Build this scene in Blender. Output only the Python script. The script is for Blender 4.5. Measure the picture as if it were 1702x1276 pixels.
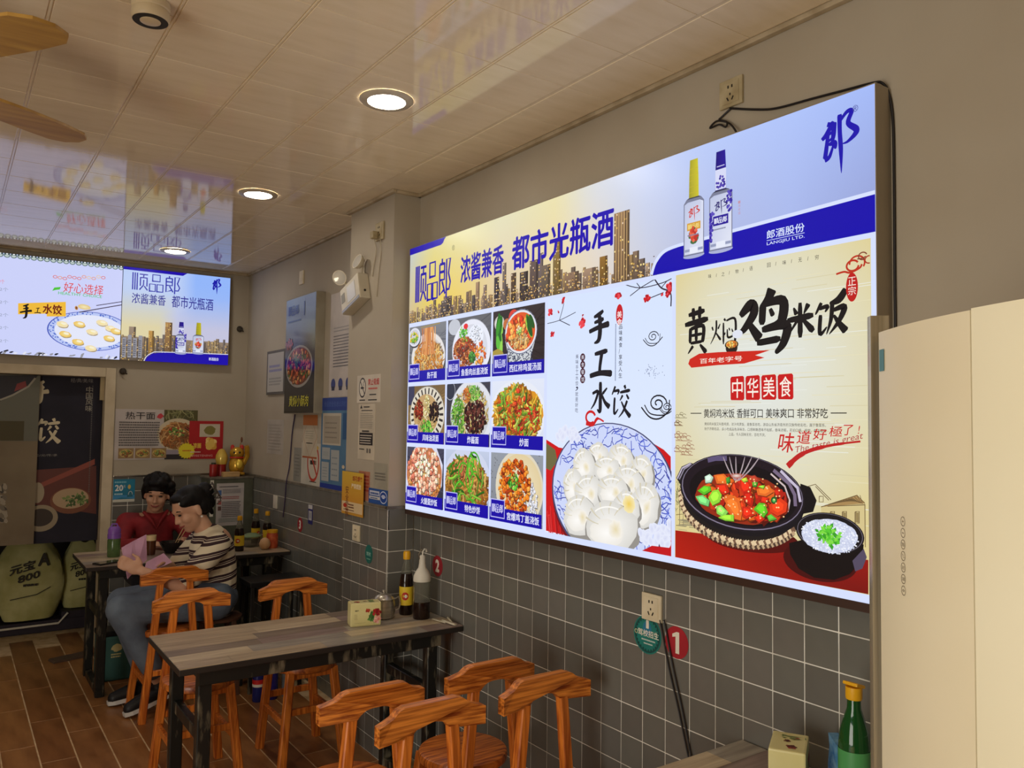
import bpy, bmesh, math, random
from mathutils import Vector, Matrix
rnd = random.Random(7)
scene = bpy.context.scene
COL = scene.collection
for o in list(bpy.data.objects): bpy.data.objects.remove(o, do_unlink=True)

# ------------------------------------------------------------------ camera
EYE = Vector((0, 0, 1.6)); FPX = 1336.1; CX, CY = 851.0, 638.0
def cam_axes(yaw=.6115, pit=.0482, rol=.0137):
    cy, sy, cp, sp = math.cos(yaw), math.sin(yaw), math.cos(pit), math.sin(pit)
    f = Vector((sy*cp, cy*cp, sp)); r = Vector((cy, -sy, 0)); u = r.cross(f)
    cr, sr = math.cos(rol), math.sin(rol)
    return cr*r + sr*u, -sr*r + cr*u, f
CR, CU, CF = cam_axes()
cd = bpy.data.cameras.new('camera'); cam = bpy.data.objects.new('camera', cd); COL.objects.link(cam)
cd.sensor_fit = 'HORIZONTAL'; cd.sensor_width = 36; cd.lens = FPX/1702*36; cd.clip_start = .02; cd.clip_end = 100
M = Matrix((CR, CU, -CF)).transposed().to_4x4(); M.translation = EYE; cam.matrix_world = M
scene.camera = cam

# ------------------------------------------------------------------ world, daylight, exposure
scene.view_settings.view_transform = 'Standard'; scene.view_settings.look = 'None'
scene.view_settings.exposure = 0.0; scene.view_settings.gamma = 1; scene.view_settings.use_curve_mapping = False
w = bpy.data.worlds.new('world'); scene.world = w; w.use_nodes = True
bg = w.node_tree.nodes['Background']; bg.inputs[0].default_value = (.75, .85, 1, 1); bg.inputs[1].default_value = .6
def area(name, loc, aim, sx, sy, power, col):
    l = bpy.data.lights.new(name, 'AREA'); l.shape = 'RECTANGLE'; l.size = sx; l.size_y = sy; l.energy = power; l.color = col
    o = bpy.data.objects.new(name, l); COL.objects.link(o); o.location = loc
    o.rotation_euler = (Vector(aim)-Vector(loc)).to_track_quat('-Z', 'Y').to_euler(); return o
# daylight entering by the street door in the left wall
area('street_daylight', (-2.44, .35, .98), (3, .35, .75), 2.0, 1.7, 72, (1, .95, .85))

# ------------------------------------------------------------------ helpers
def lin(c): return tuple((x/255/12.92 if x/255 <= .04045 else ((x/255+.055)/1.055)**2.4) for x in c[:3])
def ray(x, y): return CR*((x-CX)/FPX) + CU*((CY-y)/FPX) + CF
def onX(x, y, X): d = ray(x, y); return EYE + d*((X-EYE.x)/d.x)
def onY(x, y, Y): d = ray(x, y); return EYE + d*((Y-EYE.y)/d.y)
def onZ(x, y, Z): d = ray(x, y); return EYE + d*((Z-EYE.z)/d.z)

MATS = {}
def mat(name, rgb, rough=.5, metal=0, rgb2=None, scale=8, stretch=(1, 1, 1), detail=3, bump=0, bscale=None, spec=.5, trans=0, emit=0, ior=1.45, lo=.35, hi=.65, coat=0, alpha=1):
    if name in MATS: return MATS[name]
    m = bpy.data.materials.new(name); m.use_nodes = True; nt = m.node_tree; b = nt.nodes['Principled BSDF']
    b.inputs['Roughness'].default_value = rough; b.inputs['Metallic'].default_value = metal
    b.inputs['Specular IOR Level'].default_value = spec; b.inputs['Transmission Weight'].default_value = trans
    b.inputs['IOR'].default_value = ior; b.inputs['Coat Weight'].default_value = coat; b.inputs['Alpha'].default_value = alpha
    c1 = lin(rgb); c2 = lin(rgb2) if rgb2 else tuple(x*.88 for x in c1)
    tc = nt.nodes.new('ShaderNodeTexCoord'); mp = nt.nodes.new('ShaderNodeMapping'); nz = nt.nodes.new('ShaderNodeTexNoise'); rp = nt.nodes.new('ShaderNodeValToRGB')
    mp.inputs['Scale'].default_value = stretch; nz.inputs['Scale'].default_value = scale; nz.inputs['Detail'].default_value = detail
    rp.color_ramp.elements[0].position = lo; rp.color_ramp.elements[1].position = hi
    rp.color_ramp.elements[0].color = (*c1, 1); rp.color_ramp.elements[1].color = (*c2, 1)
    L = nt.links.new
    L(tc.outputs['Object'], mp.inputs['Vector']); L(mp.outputs[0], nz.inputs['Vector']); L(nz.outputs[0], rp.inputs[0]); L(rp.outputs[0], b.inputs['Base Color'])
    if emit: L(rp.outputs[0], b.inputs['Emission Color']); b.inputs['Emission Strength'].default_value = emit
    if bump:
        bp = nt.nodes.new('ShaderNodeBump'); bp.inputs['Strength'].default_value = bump; bp.inputs['Distance'].default_value = .004
        if bscale:
            n2 = nt.nodes.new('ShaderNodeTexNoise'); n2.inputs['Scale'].default_value = bscale; L(mp.outputs[0], n2.inputs['Vector']); L(n2.outputs[0], bp.inputs['Height'])
        else: L(nz.outputs[0], bp.inputs['Height'])
        L(bp.outputs[0], b.inputs['Normal'])
    MATS[name] = m; return m
def print_mat(name, emit=0, rough=.4, spec=.5):
    m = bpy.data.materials.new(name); m.use_nodes = True; nt = m.node_tree; b = nt.nodes['Principled BSDF']
    a = nt.nodes.new('ShaderNodeAttribute'); a.attribute_name = 'ink'
    b.inputs['Roughness'].default_value = rough; b.inputs['Specular IOR Level'].default_value = spec
    if emit:
        b.inputs['Base Color'].default_value = (.012, .012, .012, 1)
        nt.links.new(a.outputs['Color'], b.inputs['Emission Color']); b.inputs['Emission Strength'].default_value = emit
    else: nt.links.new(a.outputs['Color'], b.inputs['Base Color'])
    MATS[name] = m; return m

def link(o, parent=None):
    COL.objects.link(o)
    if parent is not None: o.parent = parent
    return o
def tag(o, label=None, cat=None, group=None, kind=None):
    if label: o['label'] = label
    if cat: o['category'] = cat
    if group: o['group'] = group
    if kind: o['kind'] = kind
    return o
def thing(name, loc, label, cat, rz=0, group=None, kind=None):
    o = bpy.data.objects.new(name, None); COL.objects.link(o); o.location = loc; o.rotation_euler = (0, 0, rz); o.empty_display_size = .05
    return tag(o, label, cat, group, kind)
def dup(root, loc, rz=0, label=None):
    r = root.copy(); COL.objects.link(r); r.location = loc; r.rotation_euler = (0, 0, rz)
    if label: r['label'] = label
    for ch in list(root.children):
        c = ch.copy(); COL.objects.link(c); c.parent = r
        for g in list(ch.children):
            d = g.copy(); COL.objects.link(d); d.parent = c
    return r

class MB:
    """collects simple solids, then becomes one mesh object"""
    def __init__(s): s.v = []; s.f = []
    def add(s, vs, fs, M=None):
        n = len(s.v)
        s.v += [tuple(M @ Vector(p)) if M else tuple(p) for p in vs]; s.f += [tuple(i+n for i in f) for f in fs]; return s
    def box(s, x0, x1, y0, y1, z0, z1, b=0, M=None):
        if b <= 0:
            vs = [(x, y, z) for z in (z0, z1) for y in (y0, y1) for x in (x0, x1)]
            return s.add(vs, [(0, 2, 3, 1), (4, 5, 7, 6), (0, 1, 5, 4), (2, 6, 7, 3), (0, 4, 6, 2), (1, 3, 7, 5)], M)
        bm = bmesh.new(); bmesh.ops.create_cube(bm, size=1)
        for v in bm.verts: v.co = Vector(((x0+x1)/2+v.co.x*(x1-x0), (y0+y1)/2+v.co.y*(y1-y0), (z0+z1)/2+v.co.z*(z1-z0)))
        bmesh.ops.bevel(bm, geom=bm.edges[:], offset=b, segments=2, affect='EDGES', profile=.6)
        return s._bm(bm, M)
    def _bm(s, bm, M=None):
        bm.verts.index_update(); vs = [v.co.copy() for v in bm.verts]; fs = [tuple(v.index for v in f.verts) for f in bm.faces]; bm.free(); return s.add(vs, fs, M)
    def lathe(s, prof, seg=24, M=None, cap=True):
        vs = []; fs = []
        for r, z in prof: vs += [(r*math.cos(2*math.pi*i/seg), r*math.sin(2*math.pi*i/seg), z) for i in range(seg)]
        for k in range(len(prof)-1):
            for i in range(seg): j = (i+1) % seg; fs.append((k*seg+i, k*seg+j, (k+1)*seg+j, (k+1)*seg+i))
        if cap:
            if prof[0][0] > 1e-5: fs.append(tuple(range(seg))[::-1])
            if prof[-1][0] > 1e-5: fs.append(tuple((len(prof)-1)*seg+i for i in range(seg)))
        return s.add(vs, fs, M)
    def tube(s, pts, r, seg=8, closed=False):
        P = [Vector(p) for p in pts]; n = len(P); rr = r if isinstance(r, (list, tuple)) else [r]*n
        vs = []; fs = []; up = Vector((0, 0, 1))
        prev = None
        for i in range(n):
            t = (P[min(i+1, n-1)]-P[max(i-1, 0)]).normalized()
            a = prev - t*prev.dot(t) if prev is not None else (up.cross(t) if abs(t.z) < .95 else Vector((1, 0, 0)).cross(t))
            a.normalize(); prev = a; b = t.cross(a)
            vs += [P[i]+rr[i]*(a*math.cos(2*math.pi*k/seg)+b*math.sin(2*math.pi*k/seg)) for k in range(seg)]
        for i in range(n-1):
            for k in range(seg): j = (k+1) % seg; fs.append((i*seg+k, i*seg+j, (i+1)*seg+j, (i+1)*seg+k))
        fs.append(tuple(range(seg))[::-1]); fs.append(tuple((n-1)*seg+k for k in range(seg)))
        return s.add(vs, fs)
    def beam(s, a, b, wx, wy, b2=.003, wx1=None, wy1=None):
        """square bar from a to b, sides wx (along x) by wy"""
        wx1 = wx1 or wx; wy1 = wy1 or wy; a = Vector(a); b = Vector(b)
        t = (b-a).normalized()
        if abs(t.z) > .5: X = Vector((1, 0, 0)); X = (X-t*X.dot(t)).normalized(); Y = t.cross(X)
        else: X = Vector((0, 0, 1)); X = (X-t*X.dot(t)).normalized(); Y = t.cross(X)
        c = min(b2, wx*.3, wy*.3)
        def ring(p, p1, p2):
            q = []
            for sx, sy in ((1, 1), (-1, 1), (-1, -1), (1, -1)):
                e = [(sx*(p1/2-c), sy*p2/2), (sx*p1/2, sy*(p2/2-c))]
                if sx*sy > 0: e = e[::-1]
                q += [p+X*m+Y*n for m, n in e]
            return q
        vs = ring(a, wx, wy)+ring(b, wx1, wy1); n = 8
        fs = [(i, (i+1) % n, n+(i+1) % n, n+i) for i in range(n)]+[tuple(range(n))[::-1], tuple(range(n, 2*n))]
        return s.add(vs, fs)
    def prism(s, outline, y0, y1, bend=0, M=None):
        """outline in x,z, thickness along y; bend pushes y by bend*x*x"""
        n = len(outline); vs = [(x, y0+bend*x*x, z) for x, z in outline]+[(x, y1+bend*x*x, z) for x, z in outline]
        fs = [tuple(range(n)), tuple(range(n, 2*n))[::-1]]+[((i+1) % n, i, n+i, n+(i+1) % n) for i in range(n)]
        return s.add(vs, fs, M)
    def mesh(s, name, m, smooth=False, sub=0):
        me = bpy.data.meshes.new(name); me.from_pydata([tuple(v) for v in s.v], [], s.f)
        bm = bmesh.new(); bm.from_mesh(me); bmesh.ops.recalc_face_normals(bm, faces=bm.faces[:]); bm.to_mesh(me); bm.free()
        me.materials.append(m)
        if smooth: smooth_by_angle(me)
        return me
    def build(s, name, m, parent=None, smooth=False, loc=None):
        o = bpy.data.objects.new(name, s.mesh(name, m, smooth)); link(o, parent)
        if loc is not None: o.location = loc
        return o
def smooth_by_angle(me, ang=.7):
    me.polygons.foreach_set('use_smooth', [True]*len(me.polygons))
    bm = bmesh.new(); bm.from_mesh(me)
    for e in bm.edges:
        if len(e.link_faces) == 2 and e.calc_face_angle(0) > ang: e.smooth = False
    bm.to_mesh(me); bm.free()
def T(x=0, y=0, z=0): return Matrix.Translation((x, y, z))
def RX(a): return Matrix.Rotation(a, 4, 'X')
def RY(a): return Matrix.Rotation(a, 4, 'Y')
def RZ(a): return Matrix.Rotation(a, 4, 'Z')

# ------------------------------------------------------------------ flat print toolkit
_tc = bpy.data.curves.new('glyphs', 'FONT'); _tc.resolution_u = 2; _to = bpy.data.objects.new('glyphs', _tc); COL.objects.link(_to); _cache = {}
def glyphs(body, off=0):
    k = (body, off)
    if k not in _cache:
        _tc.body = body; _tc.offset = off
        dg = bpy.context.evaluated_depsgraph_get(); dg.update(); me = bpy.data.meshes.new_from_object(_to.evaluated_get(dg))
        _cache[k] = ([(v.co.x, v.co.y) for v in me.vertices], [tuple(p.vertices) for p in me.polygons]); bpy.data.meshes.remove(me)
    return _cache[k]
def smooth_path(pts, n=5):
    if len(pts) < 3: return [tuple(p) for p in pts]
    out = []; Q = [pts[0]]+list(pts)+[pts[-1]]
    for i in range(1, len(Q)-2):
        a, b, c, d = Q[i-1:i+3]
        for k in range(n):
            t = k/n; out.append(tuple(.5*(2*b[j]+(c[j]-a[j])*t+(2*a[j]-5*b[j]+4*c[j]-d[j])*t*t+(3*b[j]-a[j]-3*c[j]+d[j])*t**3) for j in range(len(a))))
    out.append(tuple(pts[-1])); return out
class Print:
    STEP = 3e-6
    def __init__(s, o, eu, ev, z=0):
        s.o = Vector(o); s.eu = Vector(eu); s.ev = Vector(ev); s.n = s.eu.cross(s.ev); s.v = []; s.f = []; s.c = []; s.z = z; s.clip = None
    def lay(s, z): s.z = z; return s
    def poly(s, pts, col, z=None):
        if z is None: s.z += s.STEP; z = s.z
        cols = [lin(c) for c in col] if isinstance(col[0], (tuple, list)) else [lin(col)]*len(pts)
        if s.clip:
            P = [(p[0], p[1], *c) for p, c in zip(pts, cols)]
            u0, v0, u1, v1 = s.clip
            for ax, lim, sg in ((0, u0, 1), (0, u1, -1), (1, v0, 1), (1, v1, -1)):
                if not P: return s
                Q = []
                for i in range(len(P)):
                    a, b = P[i-1], P[i]; da, db = (a[ax]-lim)*sg, (b[ax]-lim)*sg
                    if (da >= 0) != (db >= 0): t = da/(da-db); Q.append(tuple(a[j]+(b[j]-a[j])*t for j in range(5)))
                    if db >= 0: Q.append(b)
                P = Q
            if len(P) < 3: return s
            pts = [p[:2] for p in P]; cols = [p[2:] for p in P]
        n = len(s.v); s.v += [s.o+s.eu*p[0]+s.ev*p[1]+s.n*z for p in pts]; s.c += cols; s.f.append(tuple(range(n, n+len(pts)))); return s
    def rect(s, u0, v0, u1, v1, col): return s.poly([(u0, v0), (u1, v0), (u1, v1), (u0, v1)], col)
    def vgrad(s, u0, v0, u1, v1, lo, hi): return s.poly([(u0, v0), (u1, v0), (u1, v1), (u0, v1)], [lo, lo, hi, hi])
    def ell(s, u, v, ru, rv, col, n=28, rot=0, jag=0, col2=None):
        c, q = math.cos(rot), math.sin(rot); P = []
        for i in range(n):
            a = 2*math.pi*i/n; k = 1+rnd.uniform(-jag, jag); x, y = ru*k*math.cos(a), rv*k*math.sin(a); P.append((u+x*c-y*q, v+x*q+y*c))
        if col2 is None: return s.poly(P, col)
        s.z += s.STEP; z = s.z                                   # col in the middle, col2 at the rim
        for i in range(n): s.poly([(u, v), P[i], P[(i+1) % n]], [col, col2, col2], z)
        return s
    def ring(s, u, v, ru, rv, wd, col, n=36, a0=0, a1=2*math.pi, rot=0):
        c, q = math.cos(rot), math.sin(rot); P = []
        for i in range(n+1): a = a0+(a1-a0)*i/n; x, y = ru*math.cos(a), rv*math.sin(a); P.append((u+x*c-y*q, v+x*q+y*c))
        return s.stroke(P, wd, col)
    def stroke(s, pts, wd, col):
        n = len(pts); W = wd if isinstance(wd, (list, tuple)) else [wd]*n; s.z += s.STEP; z = s.z; A = []; B = []
        for i in range(n):
            p = pts[max(i-1, 0)]; q = pts[min(i+1, n-1)]; dx, dy = q[0]-p[0], q[1]-p[1]; l = math.hypot(dx, dy) or 1; h = W[i]/2
            A.append((pts[i][0]-dy/l*h, pts[i][1]+dx/l*h)); B.append((pts[i][0]+dy/l*h, pts[i][1]-dx/l*h))
        for i in range(n-1): s.poly([A[i], B[i], B[i+1], A[i+1]], col, z)
        return s
    def text(s, body, u0, v0, u1, v1, col, off=0, shear=0, wob=None):
        if off > 0:                                              # bolder: overprint, shifted by a hair
            e = off*(v1-v0)*.55
            for dx, dy in ((e, 0), (-e, 0), (0, e), (0, -e), (e*.7, e*.7), (-e*.7, -e*.7)): s.text(body, u0+e+dx, v0+e+dy, u1-e+dx, v1-e+dy, col, 0, shear, wob)
            return s
        vs, fs = glyphs(body, 0)
        if not vs: return s
        xs = [p[0] for p in vs]; ys = [p[1] for p in vs]; x0, x1, y0, y1 = min(xs), max(xs), min(ys), max(ys)
        sx = (u1-u0)/((x1-x0) or 1); sy = (v1-v0)/((y1-y0) or 1); s.z += s.STEP; z = s.z
        P = [(u0+(x-x0)*sx+shear*(y-y0)*sy, v0+(y-y0)*sy) for x, y in vs]
        if wob: P = [wob(*p) for p in P]
        n = len(s.v); s.v += [s.o+s.eu*p[0]+s.ev*p[1]+s.n*z for p in P]; s.c += [lin(col)]*len(P); s.f += [tuple(n+i for i in f) for f in fs]; return s
    def vtext(s, body, u0, v_top, size, col, pitch=1.1, off=0):
        for i, ch in enumerate(body):
            if ch != ' ': s.text(ch, u0, v_top-size*(1+i*pitch), u0+size*(.3 if ch in '|/1' else 1), v_top-size*i*pitch, col, off)
        return s
    def brush(s, strokes, u0, v0, u1, v1, col, fat=1):
        """strokes in a 0..100 box, y down, (x, y, width)"""
        for st in strokes:
            P = smooth_path(st, 6); n = len(P)
            if n < 6: P = [tuple(P[0][j]+(P[-1][j]-P[0][j])*k/6 for j in range(3)) for k in range(7)] if len(st) == 2 else P; n = len(P)
            W = [p[2]*fat*(.75 if i == 0 else 1)*(.55 if i == n-1 else 1) for i, p in enumerate(P)]
            s.stroke([(u0+p[0]/100*(u1-u0), v1-p[1]/100*(v1-v0)) for p in P], [x/100*(v1-v0) for x in W], col)
        return s
    def lines(s, u0, v0, u1, v1, rows, col, fill=.55, ragged=.15, dash=True):
        """rows of tiny unreadable print"""
        h = (v1-v0)/rows
        for r in range(rows):
            v = v1-(r+1)*h; e = u1-(u1-u0)*rnd.uniform(0, ragged); u = u0
            while u < e:
                l = h*rnd.uniform(.5, .95)*(1 if dash else 4); s.rect(u, v+h*.15, min(u+l*.85, e), v+h*(.15+fill), col); u += l
        return s
    def build(s, name, m, parent=None, off=(0, 0, 0)):
        me = bpy.data.meshes.new(name); off = parent.location if parent is not None and parent.parent is None else Vector(off)
        if parent is not None and parent.parent is not None: off = parent.parent.location+parent.location
        me.from_pydata([tuple(v-off) for v in s.v], [], s.f)
        a = me.color_attributes.new('ink', 'FLOAT_COLOR', 'POINT')
        a.data.foreach_set('color', [x for c in s.c for x in (*c, 1)])
        me.materials.append(m); o = bpy.data.objects.new(name, me); link(o, parent); return o
# ------------------------------------------------------------------ the room
XW, YB, HC, XL, YF = 1.879, 6.25, 2.72, -2.5, -1.7      # right wall, back wall, ceiling, left wall, street side
paint = mat('cream_wall_paint', (176, 166, 148), .75, rgb2=(166, 154, 134), scale=1.6, bump=.05, bscale=60)
def struct(name, mb, m): o = mb.build(name, m); return tag(o, kind='structure')
wr = struct('wall_right', MB().box(XW, XW+.12, YF, YB+.12, 0, HC+.1), paint)
# back wall with the kitchen doorway x -0.35..0.897 up to 1.88
wb = struct('wall_back', MB().box(.93, XW, YB, YB+.12, 0, HC+.1).box(XL, -.42, YB, YB+.12, 0, HC+.1).box(-.42, .93, YB, YB+.12, 1.91, HC+.1), paint)
wl = struct('wall_left', MB().box(XL-.12, XL, YF, -.65, 0, HC+.1).box(XL-.12, XL, 1.35, YB+.12, 0, HC+.1).box(XL-.12, XL, -.65, 1.35, 2.1, HC+.1), paint)
struct('wall_front', MB().box(XL, XW, YF-.12, YF, 0, HC+.1), paint)
# the column standing out of the right wall
CXF, CY0, CY1 = 1.737, 3.49, 4.0
col = struct('wall_column', MB().box(CXF, XW+.001, CY0, CY1, 0, HC), paint)
# floor: wood-look planks in grout
grout_f = mat('floor_grout', (226, 198, 156), .8, rgb2=(198, 166, 122), scale=14)
fl = struct('floor', MB().box(XL, XW, YF, 8.6, -.12, -.0018), grout_f)
def floor_plank(name, c1, c2):
    m = mat(name, c1, .36, rgb2=c2, scale=3.2, stretch=(5, 1, 1), detail=6, bump=.03, lo=.3, hi=.7); return m
fp = [floor_plank('floor_plank_a', (164, 112, 66), (126, 80, 42)), floor_plank('floor_plank_b', (152, 100, 56), (118, 72, 36)), floor_plank('floor_plank_c', (172, 120, 70), (134, 86, 46))]
PW, PLN, G = .1488, .598, .0068
me_f = [MB().box(G/2, PW-G/2, G/2, PLN-G/2, -.01, 0, b=.0012).mesh('floor_tile', m) for m in fp]
x0 = .415-8*PW
n = 0
for i in range(0, 19):
    off = [.33, .085, .405, .13][i % 4] if i in () else (4.336+(8-i)*-.347) % PLN
    xa = x0+i*PW
    if xa+PW > XW: continue
    for k in range(0, 12):
        ya = .6-PLN+off+k*PLN
        if ya+PLN > 6.9 or ya < .2: continue
        o = bpy.data.objects.new('floor_tile', me_f[(i*5+k*3) % 3]); link(o, fl); o.location = (xa, ya, 0); n += 1
# ceiling: glossy square panels between shallow ribs
ceil_m = mat('glossy_ceiling_panel', (238, 222, 194), .07, rgb2=(224, 206, 172), scale=3, stretch=(1, 6, 1), detail=8, bump=.012, bscale=2.2, spec=.5, lo=.3, hi=.75)
rib_m = mat('ceiling_rib', (232, 216, 186), .3, scale=9)
ce = struct('ceiling', MB().box(XL, XW, YF, YB+.12, HC, HC+.1), rib_m)
CT = .2904; cx0 = .4941*.968; cy0 = 2.1201*.968
pan = MB().box(.0065, CT-.0065, .0015, CT-.0015, -.0022, .001, b=.0012).box(-.0024, .0024, .0005, CT-.0005, -.0022, .001)
me_c = pan.mesh('ceiling_panel', ceil_m)
for i in range(-6, 6):
    for k in range(-5, 15):
        xa = cx0+(i-1+0)*CT; ya = cy0+k*CT
        if xa+CT > XW-.005 and xa < XW-.1:
            continue
        if xa > XW-.1 or ya+CT > YB-.01: continue
        o = bpy.data.objects.new('ceiling_panel', me_c); link(o, ce); o.location = (xa, ya, HC)
# strip of cut panels along the wall
xl = cx0+4*CT
while xl+CT < XW-.005: xl += CT
me_c2 = MB().box(.008, XW-xl-.026, .0015, CT-.0015, -.0022, .001, b=.0012).mesh('ceiling_panel', ceil_m)
for k in range(-5, 15):
    ya = cy0+k*CT
    if ya+CT > YB-.01 or (ya < CY1 and ya+CT > CY0-.02): continue
    o = bpy.data.objects.new('ceiling_panel', me_c2); link(o, ce); o.location = (xl, ya, HC)
# edge mouldings
trim_m = mat('edge_moulding', (186, 170, 142), .5, rgb2=(160, 142, 112), scale=12)
def mould(name, mb): return struct(name, mb, trim_m)
def L(mb, x0, x1, y0, y1, z0): return mb.box(x0, x1, y0, y1, z0, HC-.0005, b=.003)
mould('trim_1', L(MB(), XW-.022, XW-.001, YF, CY0-.001, HC-.016))
mould('trim_2', L(L(MB(), CXF-.022, CXF-.001, CY0-.022, CY1+.022, HC-.016), CXF+.001, XW-.001, CY0-.022, CY0-.001, HC-.016))
mould('trim_3', L(MB(), XW-.022, XW-.001, CY1+.002, YB-.001, HC-.016))
mould('trim_4', L(MB(), XL, XW-.024, YB-.022, YB-.001, HC-.016))

# ------------------------------------------------------------------ grey square wall tiles with pale grout
tile_ms = [mat('wall_tile_'+k, a, .22, rgb2=b, scale=5, spec=.5) for k, a, b in (('a', (112, 111, 104), (104, 103, 96)), ('b', (106, 104, 98), (100, 98, 92)), ('c', (116, 113, 106), (106, 104, 98)))]
grout_m = mat('tile_grout', (248, 244, 232), .8, rgb2=(206, 200, 186), scale=7)
TS, GR, TH = .1, .0034, .009
TOP = 1.18
def in_frame(p, mx=60):
    d = Vector(p)-EYE; z = d.dot(CF)
    if z <= .05: return False
    x = CX+FPX*d.dot(CR)/z; y = CY-FPX*d.dot(CU)/z
    return -mx < x < 1702+mx and -mx < y < 1276+mx
def tiles(parent, face, a0, a1, seam, single, plane, name='wall_tile', top=TOP):
    """face 'x': plane x=const facing -x, runs along y; face 'y': plane y=const facing -y, runs along x"""
    stuff = MB(); cache = {}
    k0 = math.floor((a0-seam)/TS); k = k0; cnt = 0
    while seam+k*TS < a1-.004:
        p0 = max(a0, seam+k*TS); p1 = min(a1, seam+(k+1)*TS); k += 1
        if p1-p0 < .008: continue
        for r in range(12):
            z0 = -.0197+r*TS; z1 = min(z0+TS, top)
            z0 = max(z0, .002)
            b = (p0+GR/2, p1-GR/2, z0+GR/2, z1-GR/2)
            if single((p0+p1)/2, (z0+z1)/2):
                key = (round(p1-p0, 4), round(z1-z0, 4), rnd.randrange(3))
                if key not in cache:
                    w_, h_ = b[1]-b[0], b[3]-b[2]
                    mb = MB().box(-TH, -.002, 0, w_, 0, h_, b=.0012) if face == 'x' else MB().box(0, w_, -TH, -.002, 0, h_, b=.0012)
                    cache[key] = mb.mesh(name, tile_ms[key[2]])
                o = bpy.data.objects.new(name, cache[key]); link(o, parent); cnt += 1
                o.location = (plane, b[0], b[2]) if face == 'x' else (b[0], plane, b[2])
            else:
                if face == 'x': stuff.box(plane-TH, plane-.002, b[0], b[1], b[2], b[3])
                else: stuff.box(b[0], b[1], plane-TH, plane-.002, b[2], b[3])
    # the bed of grout
    g = MB().box(plane-TH+.0016, plane+.0005, a0, a1, .001, top-.001) if face == 'x' else MB().box(a0, a1, plane-TH+.0016, plane+.0005, .001, top-.001)
    g.build('grout_bed', grout_m, parent)
    if stuff.v: tag(stuff.build('tile_field', tile_ms[0], parent), kind='stuff')
    return cnt
n1 = tiles(wr, 'x', -.2, CY0-.01, 2.1105, lambda y, z: in_frame((XW, y, z)) and y > .95, XW)
n2 = tiles(wr, 'x', CY1+.01, YB-.002, 2.1105, lambda y, z: False, XW)
n3 = tiles(col, 'x', CY0-.009, CY1, CY0-.009, lambda y, z: True, CXF)
n4 = tiles(col, 'y', CXF-.007, XW-.009, CXF-.007, lambda x, z: True, CY0)
n5 = tiles(wb, 'y', .97, XW-.01, XW-.011, lambda x, z: z > .75, YB)
cap_m = mat('stone_tile_cap', (120, 112, 98), .4, rgb2=(92, 84, 72), scale=20)
struct('trim_5', MB().box(XW-.014, XW, CY1+.012, 4.34, TOP, TOP+.014, b=.002).box(CXF-.014, CXF, CY0-.012, CY1, TOP, TOP+.014, b=.002).box(CXF-.014, XW, CY0-.014, CY0, TOP, TOP+.014, b=.002), cap_m)
struct('trim_6', MB().box(XW-.014, XW, 4.34, YB, TOP, TOP+.014, b=.002), cap_m)
struct('trim_7', MB().box(.97, XW-.016, YB-.016, YB, TOP, TOP+.014, b=.003), mat('steel_edging', (176, 170, 156), .25, 1))
# corner boxing that carries the ornaments
cb = thing('corner_boxing', (1.72, 6.09, 0), 'grey-green boxed-in pipe casing in the room corner below the golden cat', 'casing')
MB().box(-.155, .148, -.12, .158, .002, 1.165, b=.003).build('casing', mat('olive_casing', (92, 94, 78), .5, rgb2=(78, 80, 66), scale=9), cb)
MB().box(-.165, .148, -.13, .158, 1.165, 1.18, b=.003).build('top_board', cap_m, cb)
MB().box(-.16, -.135, -.124, -.119, .9, 1.16, b=.001).build('edge_strip', mat('white_plastic', (222, 216, 200), .4), cb)
# doorway: white frame and the back room
frame_m = mat('painted_door_frame', (206, 192, 164), .5, rgb2=(186, 170, 140), scale=6)
d = struct('door_1', MB().box(.897, .962, YB-.022, YB+.14, 0, 1.945, b=.004).box(-.45, -.387, YB-.022, YB+.14, 0, 1.945, b=.004).box(-.387, .897, YB-.022, YB+.14, 1.88, 1.945, b=.004), frame_m)
MB().box(.873, .897, YB+.03, YB+.06, 1.72, 1.88).build('hinge_block', mat('pale_wood_block', (196, 178, 138), .6), d)
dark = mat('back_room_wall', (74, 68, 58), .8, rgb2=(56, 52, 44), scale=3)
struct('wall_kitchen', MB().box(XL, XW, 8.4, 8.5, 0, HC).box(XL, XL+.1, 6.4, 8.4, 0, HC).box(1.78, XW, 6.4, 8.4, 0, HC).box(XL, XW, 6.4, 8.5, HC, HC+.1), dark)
# ------------------------------------------------------------------ recessed downlights
lamp_m = mat('downlight_diffuser', (255, 247, 234), .5, rgb2=(255, 246, 232), emit=78)
rim_m = mat('downlight_rim', (196, 186, 166), .35, rgb2=(180, 168, 146), scale=20)
DL = thing('recessed_downlight', (0, 0, 0), 'round white downlight', 'light')
MB().lathe([(.064, -.0045), (.066, -.009), (.088, -.0075), (.094, -.002), (.094, -.0001)], 40, cap=False).build('rim', rim_m, DL, True)
MB().lathe([(.0, -.0052), (.0655, -.0052), (.0655, -.003)], 40).build('diffuser', lamp_m, DL)
DL.location = (1.21, 2.51, HC-.003); DL['label'] = 'lit round ceiling downlight in front of the big lit menu board'
dup(DL, (1.22, 3.955, HC-.003), 0, 'lit round ceiling downlight level with the twin-head emergency lamp on the column')
dup(DL, (1.205, 5.66, HC-.003), 0, 'lit round ceiling downlight close to the back wall light box')
for x, y in ((-1.0, 1.2), (-1.0, 3.2), (-1.0, 5.2)):  # unseen row of downlights, added to help light the room
    dup(DL, (x, y, HC-.003), 0, 'added unseen round ceiling downlight '+{(-1.0, 1.2): 'near the street door', (-1.0, 3.2): 'over the aisle by the left wall', (-1.0, 5.2): 'over the aisle before the kitchen doorway'}[(x, y)])
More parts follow.
